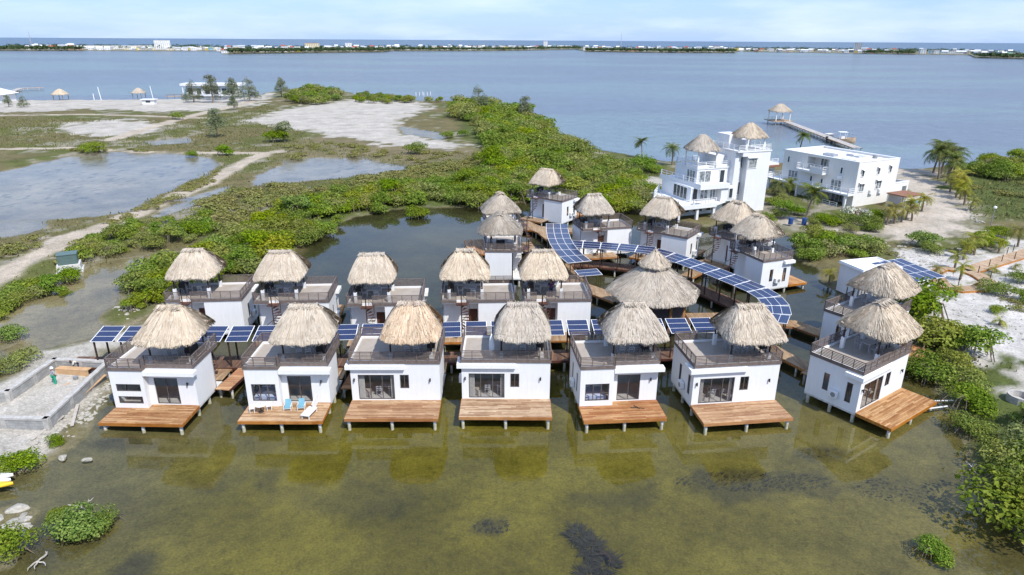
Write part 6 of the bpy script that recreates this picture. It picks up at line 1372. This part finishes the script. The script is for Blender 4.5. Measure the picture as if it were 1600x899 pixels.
for (u, v), s_, lb in (((-24.22, 30.69), .95, 'green mangrove islet in the shallows at the lower left'), ((-26.15, 31.43), .38, 'small mangrove at the left end of the lower left islet'), ((-23.29, 31.23), .62, 'mangrove at the right end of the lower left islet'),
                       ((22.75, 29.03), .62, 'lone mangrove sapling in the shallows at the lower right'), ((-31.6, 36.04), .75, 'green mangrove bush at the foot of the block foundation'), ((-32.1, 35.36), .6, 'green mangrove cut by the left edge above the kayaks'), ((-27.06, 28.25), .8, 'green mangrove cut by the left edge at the bottom corner'),
                       ((-30.93, 38.5), .4, 'little green bush between the plank and the water below the foundation'), ((-48.65, 67.68), .4, 'single small mangrove standing in the left channel'), ((-15.15, 101.9), 1.15, 'lone mangrove islet off the far bank of the lagoon'), ((-40.72, 68.53), 1.05, 'round mangrove at the near tip of the far belt, left of the second row'), ((-38.46, 62.11), .7, 'low mangrove on the stones left of the leftmost second-row bungalow'),
                       ((40.34, 60.4), 2.1, 'big round bush right of the two stacked right-hand thatch roofs'), ((12.66, 207.62), .9, 'small mangrove standing alone in the bay off the point'), ((-45.98, 55.19), .8, 'mangrove clump on the tiny islet at the left edge'), ((54.86, 85.64), 1.25, 'round bush on the white sand above the plank loop'), ((54.46, 82.77), .9, 'smaller bush touching the round one on the white sand'),
                       ((51.94, 95.36), 1.3, 'leafy garden bush with dense crown before the cream villa'), ((55.97, 99.17), 1.0, 'garden bush between the cream villa and its young palms'), ((43.79, 104.99), 1.1, 'dark garden bush left of the leaning palm'), ((47.37, 98.98), .8, 'low garden bush right of the leaning palm'), ((43.34, 109.44), .9, 'garden bush at the corner of the tower villa'),
                       ((20.6, 138.92), 2.1, 'round tree-like bush on the lawn left of the tower villa'), ((27.05, 141.32), 1.9, 'second round bush on the lawn beside the bay shore'), ((22.45, 125.78), 1.4, 'small round bush on the lawn nearest the bungalows'), ((29.33, 137.75), 1.2, 'bush touching the left terrace of the tower villa'),
                       ((52.5, 67.63), .9, 'dark shrub on the white sand below the plank walk'), ((49.11, 62.16), .5, 'low shrub patch on the white sand'), ((53.6, 65.75), .8, 'shrub at the right edge of the white sand'), ((63.55, 85.81), 1.2, 'bush between the lamp post and the plank walk'), ((68.07, 89.91), 1.0, 'bush behind the plank walk near the lamp post'), ((57.9, 71.81), .8, 'bush at the right edge below the plank walk'),
                       ((-23.21, 160.87), 1.6, 'round bush standing alone on the scrub below the white sand flat'), ((-18.14, 189.1), 1.2, 'left one of two bushes by the small pool on the sand flat'), ((-13.86, 191.93), 1.1, 'right one of two bushes by the small pool on the sand flat'), ((-62.11, 178.64), 2.0, 'low spreading bush under the dark tree on the scrub'), ((-112.22, 229.25), 1.5, 'round bush beside the sandy path near the beach'),
                       ((-100.7, 160.71), 1.5, 'green bush on the dyke of the big left pond'), ((-75.17, 156.86), .9, 'small bush on the far dyke of the big left pond'), ((-67.77, 157.12), 1.3, 'bush at the right corner of the big left pond')):
    place_bush(MANG, int(u * 7) % 14 % 6, u, v, s_, u, 'mangrove_bush' if 'mangrove' in lb else 'bush', lb, None, sx=.98)
for i, (x, y) in enumerate(fill([(105.7, 153.7), (114.2, 157.5), (115.3, 150.6), (117.5, 145.9), (107.5, 132.7), (95.7, 130.4), (93.4, 135.6)], 4.5, rnd)):
    place_bush(MANG, i, x, y, rnd.uniform(1.3, 2.0), x, 'bush', 'bush in the round green clump on the lawn behind the palm row', 'green clump behind the palm row')
# dry scrub on the flats: many grey-green low bushes
rnd = random.Random(88)
scrub = MB().use('leaf_dry'); bd_ = [([tuple(v.co) for v in m[0].vertices], [tuple(p.vertices) for p in m[0].polygons]) for m in DRY]
def scrub_in(poly, step, s0, s1, prob=1.0):
    for (x, y) in fill(poly, step, rnd):
        if rnd.random() > prob or float(ground_d(x, y)[0]) < .3: continue
        b_, f_ = rnd.choice(bd_); s_ = rnd.uniform(s0, s1); a = rnd.uniform(0, 6.28); ca_, sa_ = math.cos(a) * s_ * 1.3, math.sin(a) * s_ * 1.3; z_ = float(ground_z(x, y)[0])
        scrub.add([(x + p[0] * ca_ - p[1] * sa_, y + p[0] * sa_ + p[1] * ca_, z_ + p[2] * s_ * .8) for p in b_], f_)
scrub_in([(-40.3, 85.6), (-48.2, 97.3), (-50.5, 117.5), (-49.0, 126.1), (-38.6, 120.0), (-27.1, 133.1), (-19.4, 142.7), (-8.4, 157.3), (-5.6, 143.1), (5.4, 143.5), (-1.4, 133.9), (-12.0, 123.0), (-23.1, 118.2), (-30.0, 109.0), (-35.1, 95.7)], 2.6, .8, 1.5, .8)
scrub_in([(-53.2, 70.3), (-58.9, 83.8), (-53.9, 97.1), (-53.9, 117.4), (-51.6, 117.5), (-49.9, 103.2), (-51.2, 91.8), (-52.3, 79.8), (-50.9, 74.8)], 2.2, .5, 1.0, .5)
scrub_in([(-59.6, 69.1), (-57.5, 70.2), (-57.0, 75.9), (-58.8, 81.0), (-57.6, 72.4), (-57.0, 65.8)], 2.0, .5, .9, .6)
scrub_in([(-61.4, 95.1), (-59.6, 108.3), (-60.9, 137.0), (-60.5, 139.9), (-57.5, 125.9), (-57.6, 106.5), (-58.2, 94.5)], 1.8, .5, .9, .7)
scrub_in([(-67.4, 79.5), (-65.2, 80.9), (-67.2, 89.8), (-62.2, 83.7), (-61.0, 78.3), (-63.7, 74.6)], 2.2, .6, 1.0, .7)
scrub_in([(-108.7, 162.4), (-100.3, 166.8), (-76.4, 159.6), (-66.7, 154.4), (-66.7, 150.9), (-79.6, 156.7), (-93.8, 158.1), (-100.9, 152.4)], 2.4, .5, 1.0, .6)
scrub_in([(-58.6, 170.4), (-47.1, 176.4), (-25.1, 163.4), (-9.5, 162.0), (-22.5, 145.7), (-35.9, 155.5), (-51.5, 153.2)], 3.0, .6, 1.2, .5)
scrub_in([(-8.0, 204.3), (-8.1, 274.3), (-27.2, 287.0), (-18.2, 238.9), (-8.3, 190.2), (-7.9, 162.0), (-4.8, 162.1)], 3.0, .8, 1.4, .6)
scrub_in([(55.1, 81.7), (65.0, 89.2), (66.6, 87.7), (56.7, 80.4)], 1.8, .5, .9, .7)
scrub_in([(53.1, 69.5), (58.9, 72.1), (50.7, 60.8), (49.3, 62.4)], 1.6, .4, .8, .6)
scrub_in([(48.3, 83.0), (50.9, 81.7), (47.2, 77.7)], 1.6, .4, .8, .6)
scrub_in([(85.9, 126.8), (100.7, 130.3), (86.8, 110.9), (84.6, 121.0)], 3.0, .6, 1.2, .5)
o = struct('scrub', scrub, 'stuff'); o['label'] = 'grey green low scrub on the flats'
gr = MB().use('grass_blade'); rnd = random.Random(99); gp_ = []
for poly, step in (([(-142.0, 165.2), (-173.7, 231.0), (-105.9, 224.8), (-100.5, 282.6), (-57.3, 188.2), (-37.1, 161.0), (-9.5, 162.0), (-12.2, 124.1), (-35.1, 95.7), (-40.3, 85.6), (-50.9, 74.8), (-56.0, 68.2), (-66.3, 72.2), (-76.6, 96.6), (-63.6, 98.8), (-63.3, 142.9), (-68.5, 155.3), (-95.4, 160.9)], 1.55), ([(81.0, 120.9), (109.2, 142.1), (130.3, 142.8), (94.1, 100.4), (73.0, 99.9)], 1.2), ([(19.0, 153.8), (32.4, 144.3), (27.2, 119.5), (19.1, 123.8)], 1.3), ([(36.7, 52.1), (44.6, 52.2), (29.7, 27.0), (28.3, 29.6), (28.6, 35.6)], 1.2)):
    gp_ += fill(poly, step, rnd)
gx = np.array([p[0] for p in gp_]); gy = np.array([p[1] for p in gp_]); gd = ground_d(gx, gy)
ok = (gd > .25)
for p in SAND: ok &= poly_sd(gx, gy, p) > .5
for pts, wd in ROADS: ok &= line_d(gx, gy, pts) > wd * 1.1
gz_ = ground_z(gx, gy)
for x, y, z_, o_ in zip(gx, gy, gz_, ok):
    if not o_: continue
    s_ = rnd.uniform(.2, .42) * (1 + max(0, y - 100) * .0015)
    for k_ in range(5):
        a = rnd.uniform(0, 6.28); c = Vector((x + rnd.gauss(0, .5), y + rnd.gauss(0, .5), z_ - .03)); d_ = Vector((math.cos(a), math.sin(a), 0)); tp = c + Vector((rnd.gauss(0, .25), rnd.gauss(0, .25), 1)) * s_ * rnd.uniform(.5, 1)
        gr.add([c - d_ * .35 * s_, c + d_ * .35 * s_, tp + d_ * .14 * s_, tp - d_ * .14 * s_], [(0, 1, 2, 3)])
o = struct('grass', gr, 'stuff'); o['label'] = 'brownish green grass tufts'

# palms
def palm_meshes(seed, h=5.0, fr_n=17, fl=2.4, lean=.6, mat='leaf_palm', droop=1.0):
    rnd = random.Random(seed); tk = MB().use('bark'); pts = []; n = 8
    for i in range(n): u = i / (n - 1); pts.append((lean * u * u, 0, h * u - .2 * (1 - u)))
    tk.path(pts, [.19 - .08 * i / (n - 1) for i in range(n)], 7); top = Vector(pts[-1]); cr = MB().use(mat)
    for i in range(fr_n):
        a = 2 * math.pi * i / fr_n * 2.4 + rnd.uniform(-.2, .2); el = rnd.uniform(-.35, 1.25); L_ = fl * rnd.uniform(.8, 1.12); d = Vector((math.cos(a), math.sin(a), 0)); sd_ = Vector((-d.y, d.x, 0))
        p = top.copy(); ang = el; seg = 9; prev = p.copy()
        for k_ in range(seg):
            q = prev + (d * math.cos(ang) + Vector((0, 0, math.sin(ang)))) * L_ / seg; ang -= (.17 + .05 * rnd.random()) * droop
            u = (k_ + .5) / seg; wl = fl * .26 * math.sin(math.pi * min(1, .18 + u * .86)) + .04
            tg = (q - prev).normalized(); nm = tg.cross(sd_)
            for s_ in (-1, 1):
                for m_ in range(2):
                    b0 = prev + (q - prev) * (m_ * .5 + .08); b1 = b0 + (q - prev) * .36; tip = b0 + sd_ * s_ * wl * rnd.uniform(.8, 1.1) + tg * wl * .55 - Vector((0, 0, wl * rnd.uniform(.25, .6)))
                    cr.add([b0, b1, tip], [(0, 1, 2)])
            cr.add([prev - sd_ * .02, prev + sd_ * .02, q + sd_ * .015, q - sd_ * .015], [(0, 1, 2, 3)])
            prev = q
    return tk.mesh('trunk'), cr.mesh('crown')
PALM = [palm_meshes(300, 4.6, 24, 3.3, .9), palm_meshes(301, 2.8, 20, 2.6, .4, 'leaf_yellow'), palm_meshes(302, 4.0, 24, 3.1, -.5), palm_meshes(303, .5, 10, 1.3, .05, 'leaf_yellow', 1.2), palm_meshes(304, 2.2, 14, 1.9, .3, 'leaf_yellow')]
def palm(k_, loc, s_, rz, label, group=None):
    t_ = thing('palm_tree', label, 'palm tree', (loc[0], loc[1], float(ground_z(loc[0], loc[1])[0])), rz, group, s_); obj('trunk', PALM[k_][0], t_); obj('crown', PALM[k_][1], t_); return t_
rnd = random.Random(12)
palm(0, (44.23, 97.77), 1.0, .3, 'coconut palm with drooping fronds in front of the cream villa'); palm(2, (44.98, 111.84), .75, 2, 'small palm in the gap between the two villas'); palm(0, (48.15, 114.37), .6, 4, 'short palm against the lower balcony of the cream villa')
palm(0, (30.31, 157.1), .8, 2, 'tall palm alone on the bay shore left of the tower villa'); palm(2, (35.11, 146.99), .95, 1, 'dark palm rising beside the upper room of the tower villa'); palm(2, (16.78, 158.47), .7, 5, 'palm among the mangroves at the bay corner')
palm(2, (73.62, 172.49), 1.0, 3, 'palm head peeking over the far side of the cream villa roof')
for i, ((u, v), s_) in enumerate((((88.25, 139.51), 1.15), ((89.01, 138.11), 1.3), ((85.16, 132.56), 1.2), ((87.39, 133.28), 1.25), ((83.97, 128.08), 1.05), ((83.96, 126.26), 1.05))): palm((0, 2)[i % 2], (u, v), s_, i * 1.3, 'tall green palm in the cluster at the seaward end of the palm row', 'tall palms at the seaward end of the row')
for i, ((u, v), s_) in enumerate((((82.13, 122.72), 1.05), ((79.67, 119.88), 1.0), ((80.53, 118.82), 1.1), ((78.08, 115.63), .95), ((77.6, 113.62), .95), ((75.81, 109.75), 1.05), ((74.17, 105.7), .6))): palm((1, 4)[i % 2], (u, v), s_, i * 1.9, 'young yellow-green palm in the row along the sandy drive', 'young palms lining the drive')
for i, ((u, v), s_) in enumerate((((55.86, 96.53), .95), ((57.42, 97.31), .9), ((58.91, 98.09), .85), ((60.67, 100.05), .95), ((60.91, 98.89), .9), ((66.28, 105.51), .8))): palm((4, 1)[i % 2], (u, v), s_, i * 2.1, 'yellowish young palm in the garden cluster before the garden wall', 'garden palms by the garden wall')
for (u, v), s_, k_, lb in (((47.24, 59.24), .95, 3, 'small low palm alone on the white sand'), ((51.59, 72.3), .8, 4, 'yellow-green palm growing inside the plank loop'), ((53.6, 76.48), .8, 4, 'yellow palm above the plank loop'), ((56.71, 79.8), .85, 4, 'yellow palm behind the plank loop'), ((59.32, 81.72), .8, 1, 'yellow palm next to the climbing plank walk'), ((51.91, 69.96), .75, 3, 'low yellow palm at the lower rim of the plank loop'),
                           ((48.2, 71.81), .7, 4, 'young palm beside the solar array posts'), ((57.39, 74.88), .9, 3, 'low palm on the near side of the climbing plank walk'), ((60.55, 76.12), .9, 3, 'low palm near the right edge by the plank walk'), ((49.07, 68.3), .8, 3, 'low palm on the sand in front of the plank loop'), ((63.05, 82.61), .7, 4, 'young palm behind the climbing plank walk'), ((36.05, 71.18), .7, 4, 'young palm behind the terrace of the rear right bungalow'), ((67.64, 85.56), .8, 1, 'yellow palm at the right edge behind the plank walk')):
    palm(k_, (u, v), s_, u * 3, lb)
# flowering shrub by the villa
t = thing('flowering_shrub', 'shrub covered in white blossom before the cream villa', 'shrub', (*(52.61, 99.09), .4), 0, None, 1.25)
cr, stm = bush_parts(350, 900, .26, 'flower_white', 1.5, 2.2); obj('foliage', cr, t); obj('stems', stm, t)
# casuarinas and beach trees
def casuarina(seed, h=9.0):
    rnd = random.Random(seed); tk = MB().use('bark'); tk.path([(0, 0, -.2), (.1, .05, h * .5), (0, .1, h * .95)], [.22, .14, .03], 7); cr = MB().use('leaf_casuarina'); lobes = []
    for i in range(22):
        z_ = h * rnd.uniform(.12, .95); a = rnd.uniform(0, 6.28); q = (1 - .8 * z_ / h) * h * .42 * rnd.uniform(.3, 1); tk.path([(0, 0, z_ * .8), (q * math.cos(a), q * math.sin(a), z_)], [.06, .02], 4)
        s_ = rnd.uniform(.9, 1.7) * (1.3 - .7 * z_ / h); lobes.append((q * math.cos(a), q * math.sin(a), z_, s_, s_, s_ * 1.25))
    leaf_cloud(cr, rnd, 2300, lobes, .62, .5, .42); return tk.mesh('trunk'), cr.mesh('crown')
CAS = [casuarina(i) for i in (1, 2, 3)]
for i, ((u, v), s_, lb) in enumerate((((-136.47, 294.16), 1.0, 'leftmost feathery beach tree before the long white building'), ((-127.2, 291.65), 1.25, 'tallest feathery beach tree before the long white building'), ((-118.46, 292.2), 1.15, 'feathery beach tree at the right half of the long white building'), ((-115.54, 301.92), 1.1, 'feathery beach tree at the right end of the long white building'), ((-82.04, 187.79), .85, 'pale feathery tree standing on the scrub between the ponds'), ((-108.52, 323.41), 1.0, 'feathery tree at the left end of the shore thicket'),
                                         ((-190.86, 267.82), .5, 'small feathery tree beside the house at the left edge'), ((-196.62, 267.48), .5, 'small feathery tree in front of the house at the left edge'), ((-106.75, 262.42), .6, 'small feathery tree by the sandy path'), ((-12.68, 253.3), 1.1, 'dark feathery tree rising from the mangrove point'), ((3.99, 229.28), .9, 'thin feathery tree near the end of the mangrove point'))):
    t = thing('casuarina_tree', lb, 'tree', (u, v, .4), i * 1.1, None, s_); t.scale = (s_ * 1.05, s_ * 1.05, s_ * 1.0); obj('trunk', CAS[i % 3][0], t); obj('crown', CAS[i % 3][1], t)
for i, (x, y) in enumerate(fill([(-97.0, 296.7), (-108.0, 351.9), (-91.0, 348.8), (-80.2, 318.0), (-79.4, 282.7), (-88.1, 285.1)], 5.5, rnd)):
    place_bush(MANG_LO, i, x, y, rnd.uniform(1.6, 2.6), x, 'shore_tree', 'rounded tree of the thicket on the far shore above the sand flat', 'shore thicket above the sand flat', 'tree')
for i, (x, y) in enumerate(fill([(-72.6, 298.2), (-73.9, 329.6), (-61.1, 326.7), (-45.1, 309.9), (-31.2, 300.9), (-43.7, 290.8), (-65.1, 289.5)], 6.0, rnd)):
    place_bush(MANG_LO, i, x, y, rnd.uniform(1.0, 1.7), x, 'shore_tree', 'low bush of the thin line along the far shore of the sand flat', 'shore bushes behind the sand flat', 'tree')
t = thing('scrub_tree', 'dark round-headed tree on the brown scrub between track and sand flat', 'tree', (*(-60.44, 178.71), .4), 0, None, 1.0)
tk = MB().use('bark').path([(0, 0, -.2), (.2, 0, 1.6), (.1, .2, 3.2)], [.2, .15, .08], 7); cr = MB().use('leaf_casuarina'); leaf_cloud(cr, random.Random(4), 1500, [(0, 0, 4.0, 2.0, 2.0, 1.3), (-1.4, .3, 3.0, 1.4, 1.4, .9), (1.4, -.2, 3.1, 1.3, 1.3, .8), (-2.6, 0, 1.6, 1.6, 1.3, .7), (.4, .8, 4.7, 1.2, 1.2, .8)], .38); obj('trunk', tk, t); obj('crown', cr, t)
# driftwood
for (u, v), lb, sd_ in (((-52.04, 105.74), 'bleached driftwood trunk lying in the scrub by the narrow pool', 1), ((-55.53, 161), 'long bleached branch beside the road bend', 2), ((-25.26, 32.17), 'bare grey branch sticking out of the lower left islet', 3), ((-24.92, 27.82), 'tangle of grey branches in the shallows at the bottom left', 4), ((29.96, 36.41), 'bare arched root at the water edge of the right bank', 5), ((5.27, 28.72), 'dark sunken branch on the bed at the bottom middle', 6)):
    rnd = random.Random(sd_); mb = MB().use('driftwood' if sd_ != 6 else 'dark_brown'); sc_ = 3.0 if sd_ in (1, 2) else .6
    for k_ in range(3 if sd_ < 3 else 5):
        a = rnd.uniform(0, 6.28) if sd_ > 2 else rnd.uniform(.3, .9); p = Vector((0, 0, 0)); pts = [p]
        for j in range(4): p = p + Vector((math.cos(a), math.sin(a), rnd.uniform(-.2, .35) * (0 if sd_ == 6 else 1))) * .32 * sc_; a += rnd.gauss(0, .4); pts.append(p)
        mb.path(pts, [.05 * sc_ ** .5, .04, .035, .025, .012], 5)
    tag(obj('driftwood', mb, None, (u, v, .12 if sd_ != 6 else -.08)), lb, 'driftwood')

# dark weed on the lagoon bed: tufts of thin strands lying just above it
wd_ = MB().use('water_weed'); rnd = random.Random(41)
def weed(x, y, rx, ry, n, l0, l1, radial=False):
    for _ in range(n):
        q = math.sqrt(rnd.random()); a = rnd.uniform(0, 6.283); c = Vector((x + rx * q * math.cos(a), y + ry * q * math.sin(a), -.36 + rnd.random() * .08)); b = a + rnd.gauss(0, .5) if radial else rnd.uniform(0, 6.283); l_ = rnd.uniform(l0, l1)
        d_ = Vector((math.cos(b), math.sin(b), rnd.uniform(-.05, .25))); s_ = Vector((-math.sin(b), math.cos(b), 0)) * rnd.uniform(.02, .05); m_ = c + d_ * l_ * .5 + s_ * rnd.gauss(0, 1.5)
        wd_.add([c - s_, c + s_, m_ + s_ * .8, m_ - s_ * .8], [(0, 1, 2, 3)]); wd_.add([m_ - s_ * .8, m_ + s_ * .8, c + d_ * l_], [(0, 1, 2)])
for (x, y), rx, ry, n_ in (((3.89, 30.6), .5, .55, 150), ((4.5, 29.58), .45, .9, 190), ((5.06, 28.42), .65, .7, 170), ((4.11, 27.58), .5, .4, 80)): weed(x, y, rx, ry, n_, .25, .85, True)
for (x, y), rx, ry, n_ in (((15.57, 35.6), 5.2, 1.0, 420), ((24.06, 34.7), 2.4, 1.2, 140), ((-1.03, 31.25), 1.1, .7, 90), ((21.42, 38.71), 2.2, .7, 50)): weed(x, y, rx, ry, n_, .05, .22)
o = struct('water_weed', wd_, 'stuff'); o['label'] = 'dark weed on the shallow lagoon bed'

# ------------------------------------------------------------------ far shore across the bay
FS = [(-1406.36, 1288.42, -0), (-1189.63, 1453.54, 0), (-1086.61, 1493.46, 0), (-955.31, 1544.33, 0), (-805.89, 1553.35, 0), (-671.9, 1603.69, 0), (-533.11, 1298.84, 0), (-443.24, 1428.09, 0), (-293.08, 1599.65, -0), (-303.26, 1742.18, 0), (-102.22, 1817.71, 0), (-3.59, 1913.05, 0), (201.97, 2278.87, 0), (185.76, 1815.26, 0), (356.78, 1726.94, 0), (546.38, 1742.66, 0), (620.59, 1969.28, 0), (753.36, 1856.31, 0), (853.14, 1749.91, 0), (942.16, 1654.99, 0), (1048.98, 1611.38, 0), (873.55, 1330.9, 0), (902.05, 1244.52, 0), (1109.49, 1288.85, -0), (1489.85, 1370.14, 0)]
fs_ = [(p[0], p[1]) for p in FS]; bk = [(p[0] * 1.42, p[1] * 1.42 + 60) for p in fs_]
n = len(fs_)
isl = MB().use('leaf_far')
simple('island_ground', (0.16, 0.15, 0.09), 0.95, 0.3, 0.02); isl = MB().use('island_ground')
vs = [(x, y, -.5) for x, y in fs_] + [(x, y + 3, .8) for x, y in fs_] + [(x, y, 1.2) for x, y in bk] + [(x, y + 6, -.5) for x, y in bk]
isl.add(vs, [(r_ * n + i, r_ * n + i + 1, (r_ + 1) * n + i + 1, (r_ + 1) * n + i) for r_ in range(3) for i in range(n - 1)]); struct('far_island', isl)
rnd = random.Random(31)
def shore_pt(u):
    """point on the island's waterline at fraction of bearing u (-1..1)"""
    best = None
    for (x0, y0), (x1, y1) in zip(fs_[:-1], fs_[1:]):
        b0, b1 = x0 / y0, x1 / y1
        if b0 <= u <= b1: k_ = (u - b0) / (b1 - b0 + 1e-9); return Vector((x0 + (x1 - x0) * k_, y0 + (y1 - y0) * k_, 0))
    return Vector((fs_[-1][0], fs_[-1][1], 0))
tl_ = MB().use('leaf_far')
def far_trees(u0, u1, n, d0, d1, h0, h1, sz):
    for _ in range(n):
        u = rnd.uniform(u0, u1); p = shore_pt(u); dep = rnd.uniform(d0, d1); p = p * (1 + dep / p.length); h = rnd.uniform(h0, h1); r_ = h * rnd.uniform(.5, .9)
        leaf_cloud(tl_, rnd, 9 if h < 5 else 13, [(p.x, p.y, .8 + h * .55, r_, r_, h * .5)], sz * rnd.uniform(.8, 1.3), .6)
U = lambda px: (px - 800) / 1040 / math.cos(R(20.4)) * 1.0
def bear(px): q = (px - 800) / 1040.0; return q / (math.cos(R(20.39)) + .372 * math.sin(R(20.39)))
for a, b, n_, h0, h1 in ((-60, 125, 460, 5, 9), (350, 605, 820, 5, 9), (605, 905, 760, 4.5, 8), (915, 1148, 720, 5, 9), (1165, 1185, 40, 3, 5), (1350, 1430, 180, 4, 7), (1522, 1680, 280, 4, 8)): far_trees(bear(a), bear(b), n_, 0, 60, h0, h1, 3.4)
for a, b, n_ in ((0, 350, 300), (350, 900, 560), (900, 1600, 600)): far_trees(bear(a), bear(b), n_, 80, 560, 6, 11, 3.2)
o = struct('far_tree_line', tl_, 'stuff'); o['label'] = 'far mangrove and palm line across the bay'
# town: one thing per building
def far_house(label, u, dep, w_, d_, h, wall, roof, kind, name='town_house', cat='house', group='small houses of the far town', face=0.0):
    p = shore_pt(u); p = p * (1 + dep / p.length); mb = MB().use(wall).box(-w_ / 2, w_ / 2, -d_ / 2, d_ / 2, -.5, h)
    if kind == 'gable': mb.use(roof).add([(-w_ / 2 - .5, -d_ / 2 - .7, h - .1), (w_ / 2 + .5, -d_ / 2 - .7, h - .1), (w_ / 2 + .5, d_ / 2 + .7, h - .1), (-w_ / 2 - .5, d_ / 2 + .7, h - .1), (-w_ / 2 - .5, 0, h + 2.2), (w_ / 2 + .5, 0, h + 2.2)], [(0, 1, 5, 4), (2, 3, 4, 5), (0, 4, 3), (1, 2, 5), (3, 2, 1, 0)])
    else: mb.use(roof).box(-w_ / 2 - .4, w_ / 2 + .4, -d_ / 2 - .4, d_ / 2 + .4, h + .002, h + .5)
    mb.use('dark_glass')
    for f_ in range(max(1, int(h / 3))):
        k_ = max(2, int(w_ / 4))
        for i in range(k_): x = -w_ / 2 + w_ * (i + .5) / k_; mb.box(x - .7, x + .7, -d_ / 2 - .05, -d_ / 2 - .002, .9 + 3 * f_, 2.2 + 3 * f_)
    return tag(obj(name, mb, None, (p.x, p.y, .9), (0, 0, -math.atan2(p.x, p.y) + face)), label, cat, group)
WALLS = [('town_white', 'white', 9), ('town_cream', 'cream', 3), ('town_grey', 'grey', 3), ('town_blue', 'pale blue', 1), ('town_pink', 'salmon', .5), ('town_yellow', 'yellow', .3)]
ROOFS = [('roof_white', 'white', 5), ('roof_grey', 'grey', 4), ('roof_red', 'red', 1), ('roof_green', 'green', 1)]
spans = [(20, 120, 16, 60), (125, 350, 70, 0), (350, 610, 58, 80), (610, 900, 60, 75), (900, 1150, 64, 80), (1150, 1350, 60, 0), (1350, 1525, 26, 60), (1525, 1600, 12, 90)]
AREA = ['behind the leftmost mangrove shore', 'in the waterfront town at the far left', 'behind the left-centre mangrove shore', 'behind the central mangrove shore', 'behind the right-centre mangrove shore', 'in the waterfront town at the far right', 'beyond the small right-hand mangroves', 'at the far right end of the island']
for (a, b, n_, dmin), ar in zip(spans, AREA):
    for i in range(n_):
        wm, wn, _ = rnd.choices(WALLS, [q[2] for q in WALLS])[0]; rm_, rn, _ = rnd.choices(ROOFS, [q[2] for q in ROOFS])[0]; kd = rnd.choice(('gable', 'flat', 'gable'))
        far_house('small %s house with %s roof %s' % (wn, rn, ar), bear(rnd.uniform(a, b)), dmin * 0.6 + 4 + rnd.random() ** 1.8 * 260, rnd.uniform(6, 13), rnd.uniform(6, 10), rnd.choice((3.6, 4.4, 5.0) if dmin < 50 else (6.4, 7.4, 8.5, 10.0)), wm, rm_, kd)
B_ = 'notable buildings of the far town'
far_house('tall white blocky hotel on the far shore, left of the picture', bear(249), 120, 34, 16, 20, 'town_white', 'roof_white', 'flat', 'hotel', 'hotel', B_); far_house('long low white hotel wing left of the tall white hotel', bear(190), 170, 150, 14, 7.5, 'town_white', 'roof_white', 'flat', 'hotel_wing', 'hotel', B_)
far_house('cream and brown apartment block on the far shore left of centre', bear(482), 180, 32, 16, 16, 'town_cream', 'roof_red', 'flat', 'apartment_block', 'apartment block', B_); far_house('white apartment block on the far shore, right of the cream and brown one', bear(538), 200, 16, 14, 16, 'town_white', 'roof_white', 'flat', 'apartment_block', 'apartment block', B_)
far_house('slender white tower house on the far shore at the centre', bear(846), 250, 13, 12, 22, 'town_white', 'roof_white', 'flat', 'tower_house', 'tower house', B_); far_house('grey high-rise block in the far town at the right', bear(1340), 130, 18, 14, 23, 'town_grey', 'roof_grey', 'flat', 'high_rise', 'high-rise', B_)
far_house('long white warehouse roof at the far right of the island', bear(1505), 90, 84, 18, 5, 'town_white', 'roof_white', 'gable', 'warehouse', 'warehouse', B_); far_house('bright yellow waterfront house at the far left', bear(206), 8, 10, 8, 5, 'town_yellow', 'town_yellow', 'flat', 'town_house', 'house', B_)
far_house('yellow and white hall on the far shore right of centre', bear(1150), 60, 26, 14, 7, 'town_yellow', 'roof_white', 'flat', 'hall', 'hall', B_); far_house('pink long house right of the mast', bear(992), 90, 40, 12, 5, 'town_pink', 'roof_red', 'flat', 'long_house', 'house', B_)
far_house('white three-storey hotel with red roof on the far shore', bear(1118), 150, 20, 14, 13, 'town_white', 'roof_red', 'flat', 'hotel', 'hotel', B_)
for px_, h_, lb in ((970, 44, 'thin lattice radio mast on the far shore right of centre'), (43, 38, 'thin radio mast on the far shore at the far left')):
    p = shore_pt(bear(px_)); p = p * (1 + 90 / p.length); mb = MB().use('metal_grey')
    for i in range(3): a = 2.094 * i; mb.path([(1.3 * math.cos(a), 1.3 * math.sin(a), 0), (.25 * math.cos(a), .25 * math.sin(a), h_)], .22, 5)
    for i in range(12): z_ = h_ * i / 12; r_ = 1.3 - 1.05 * i / 12; mb.use('roof_red' if i % 4 < 2 else 'metal_grey'); mb.path([(r_ * math.cos(2.094 * q), r_ * math.sin(2.094 * q), z_) for q in range(4)], .16, 4)
    tag(obj('radio_mast', mb, None, (p.x, p.y, .8)), lb, 'radio mast')
for o in COL.objects:
    if 'label' in o and len(o['label'].split()) > 16: print('LONG', len(o['label'].split()), o['label'])
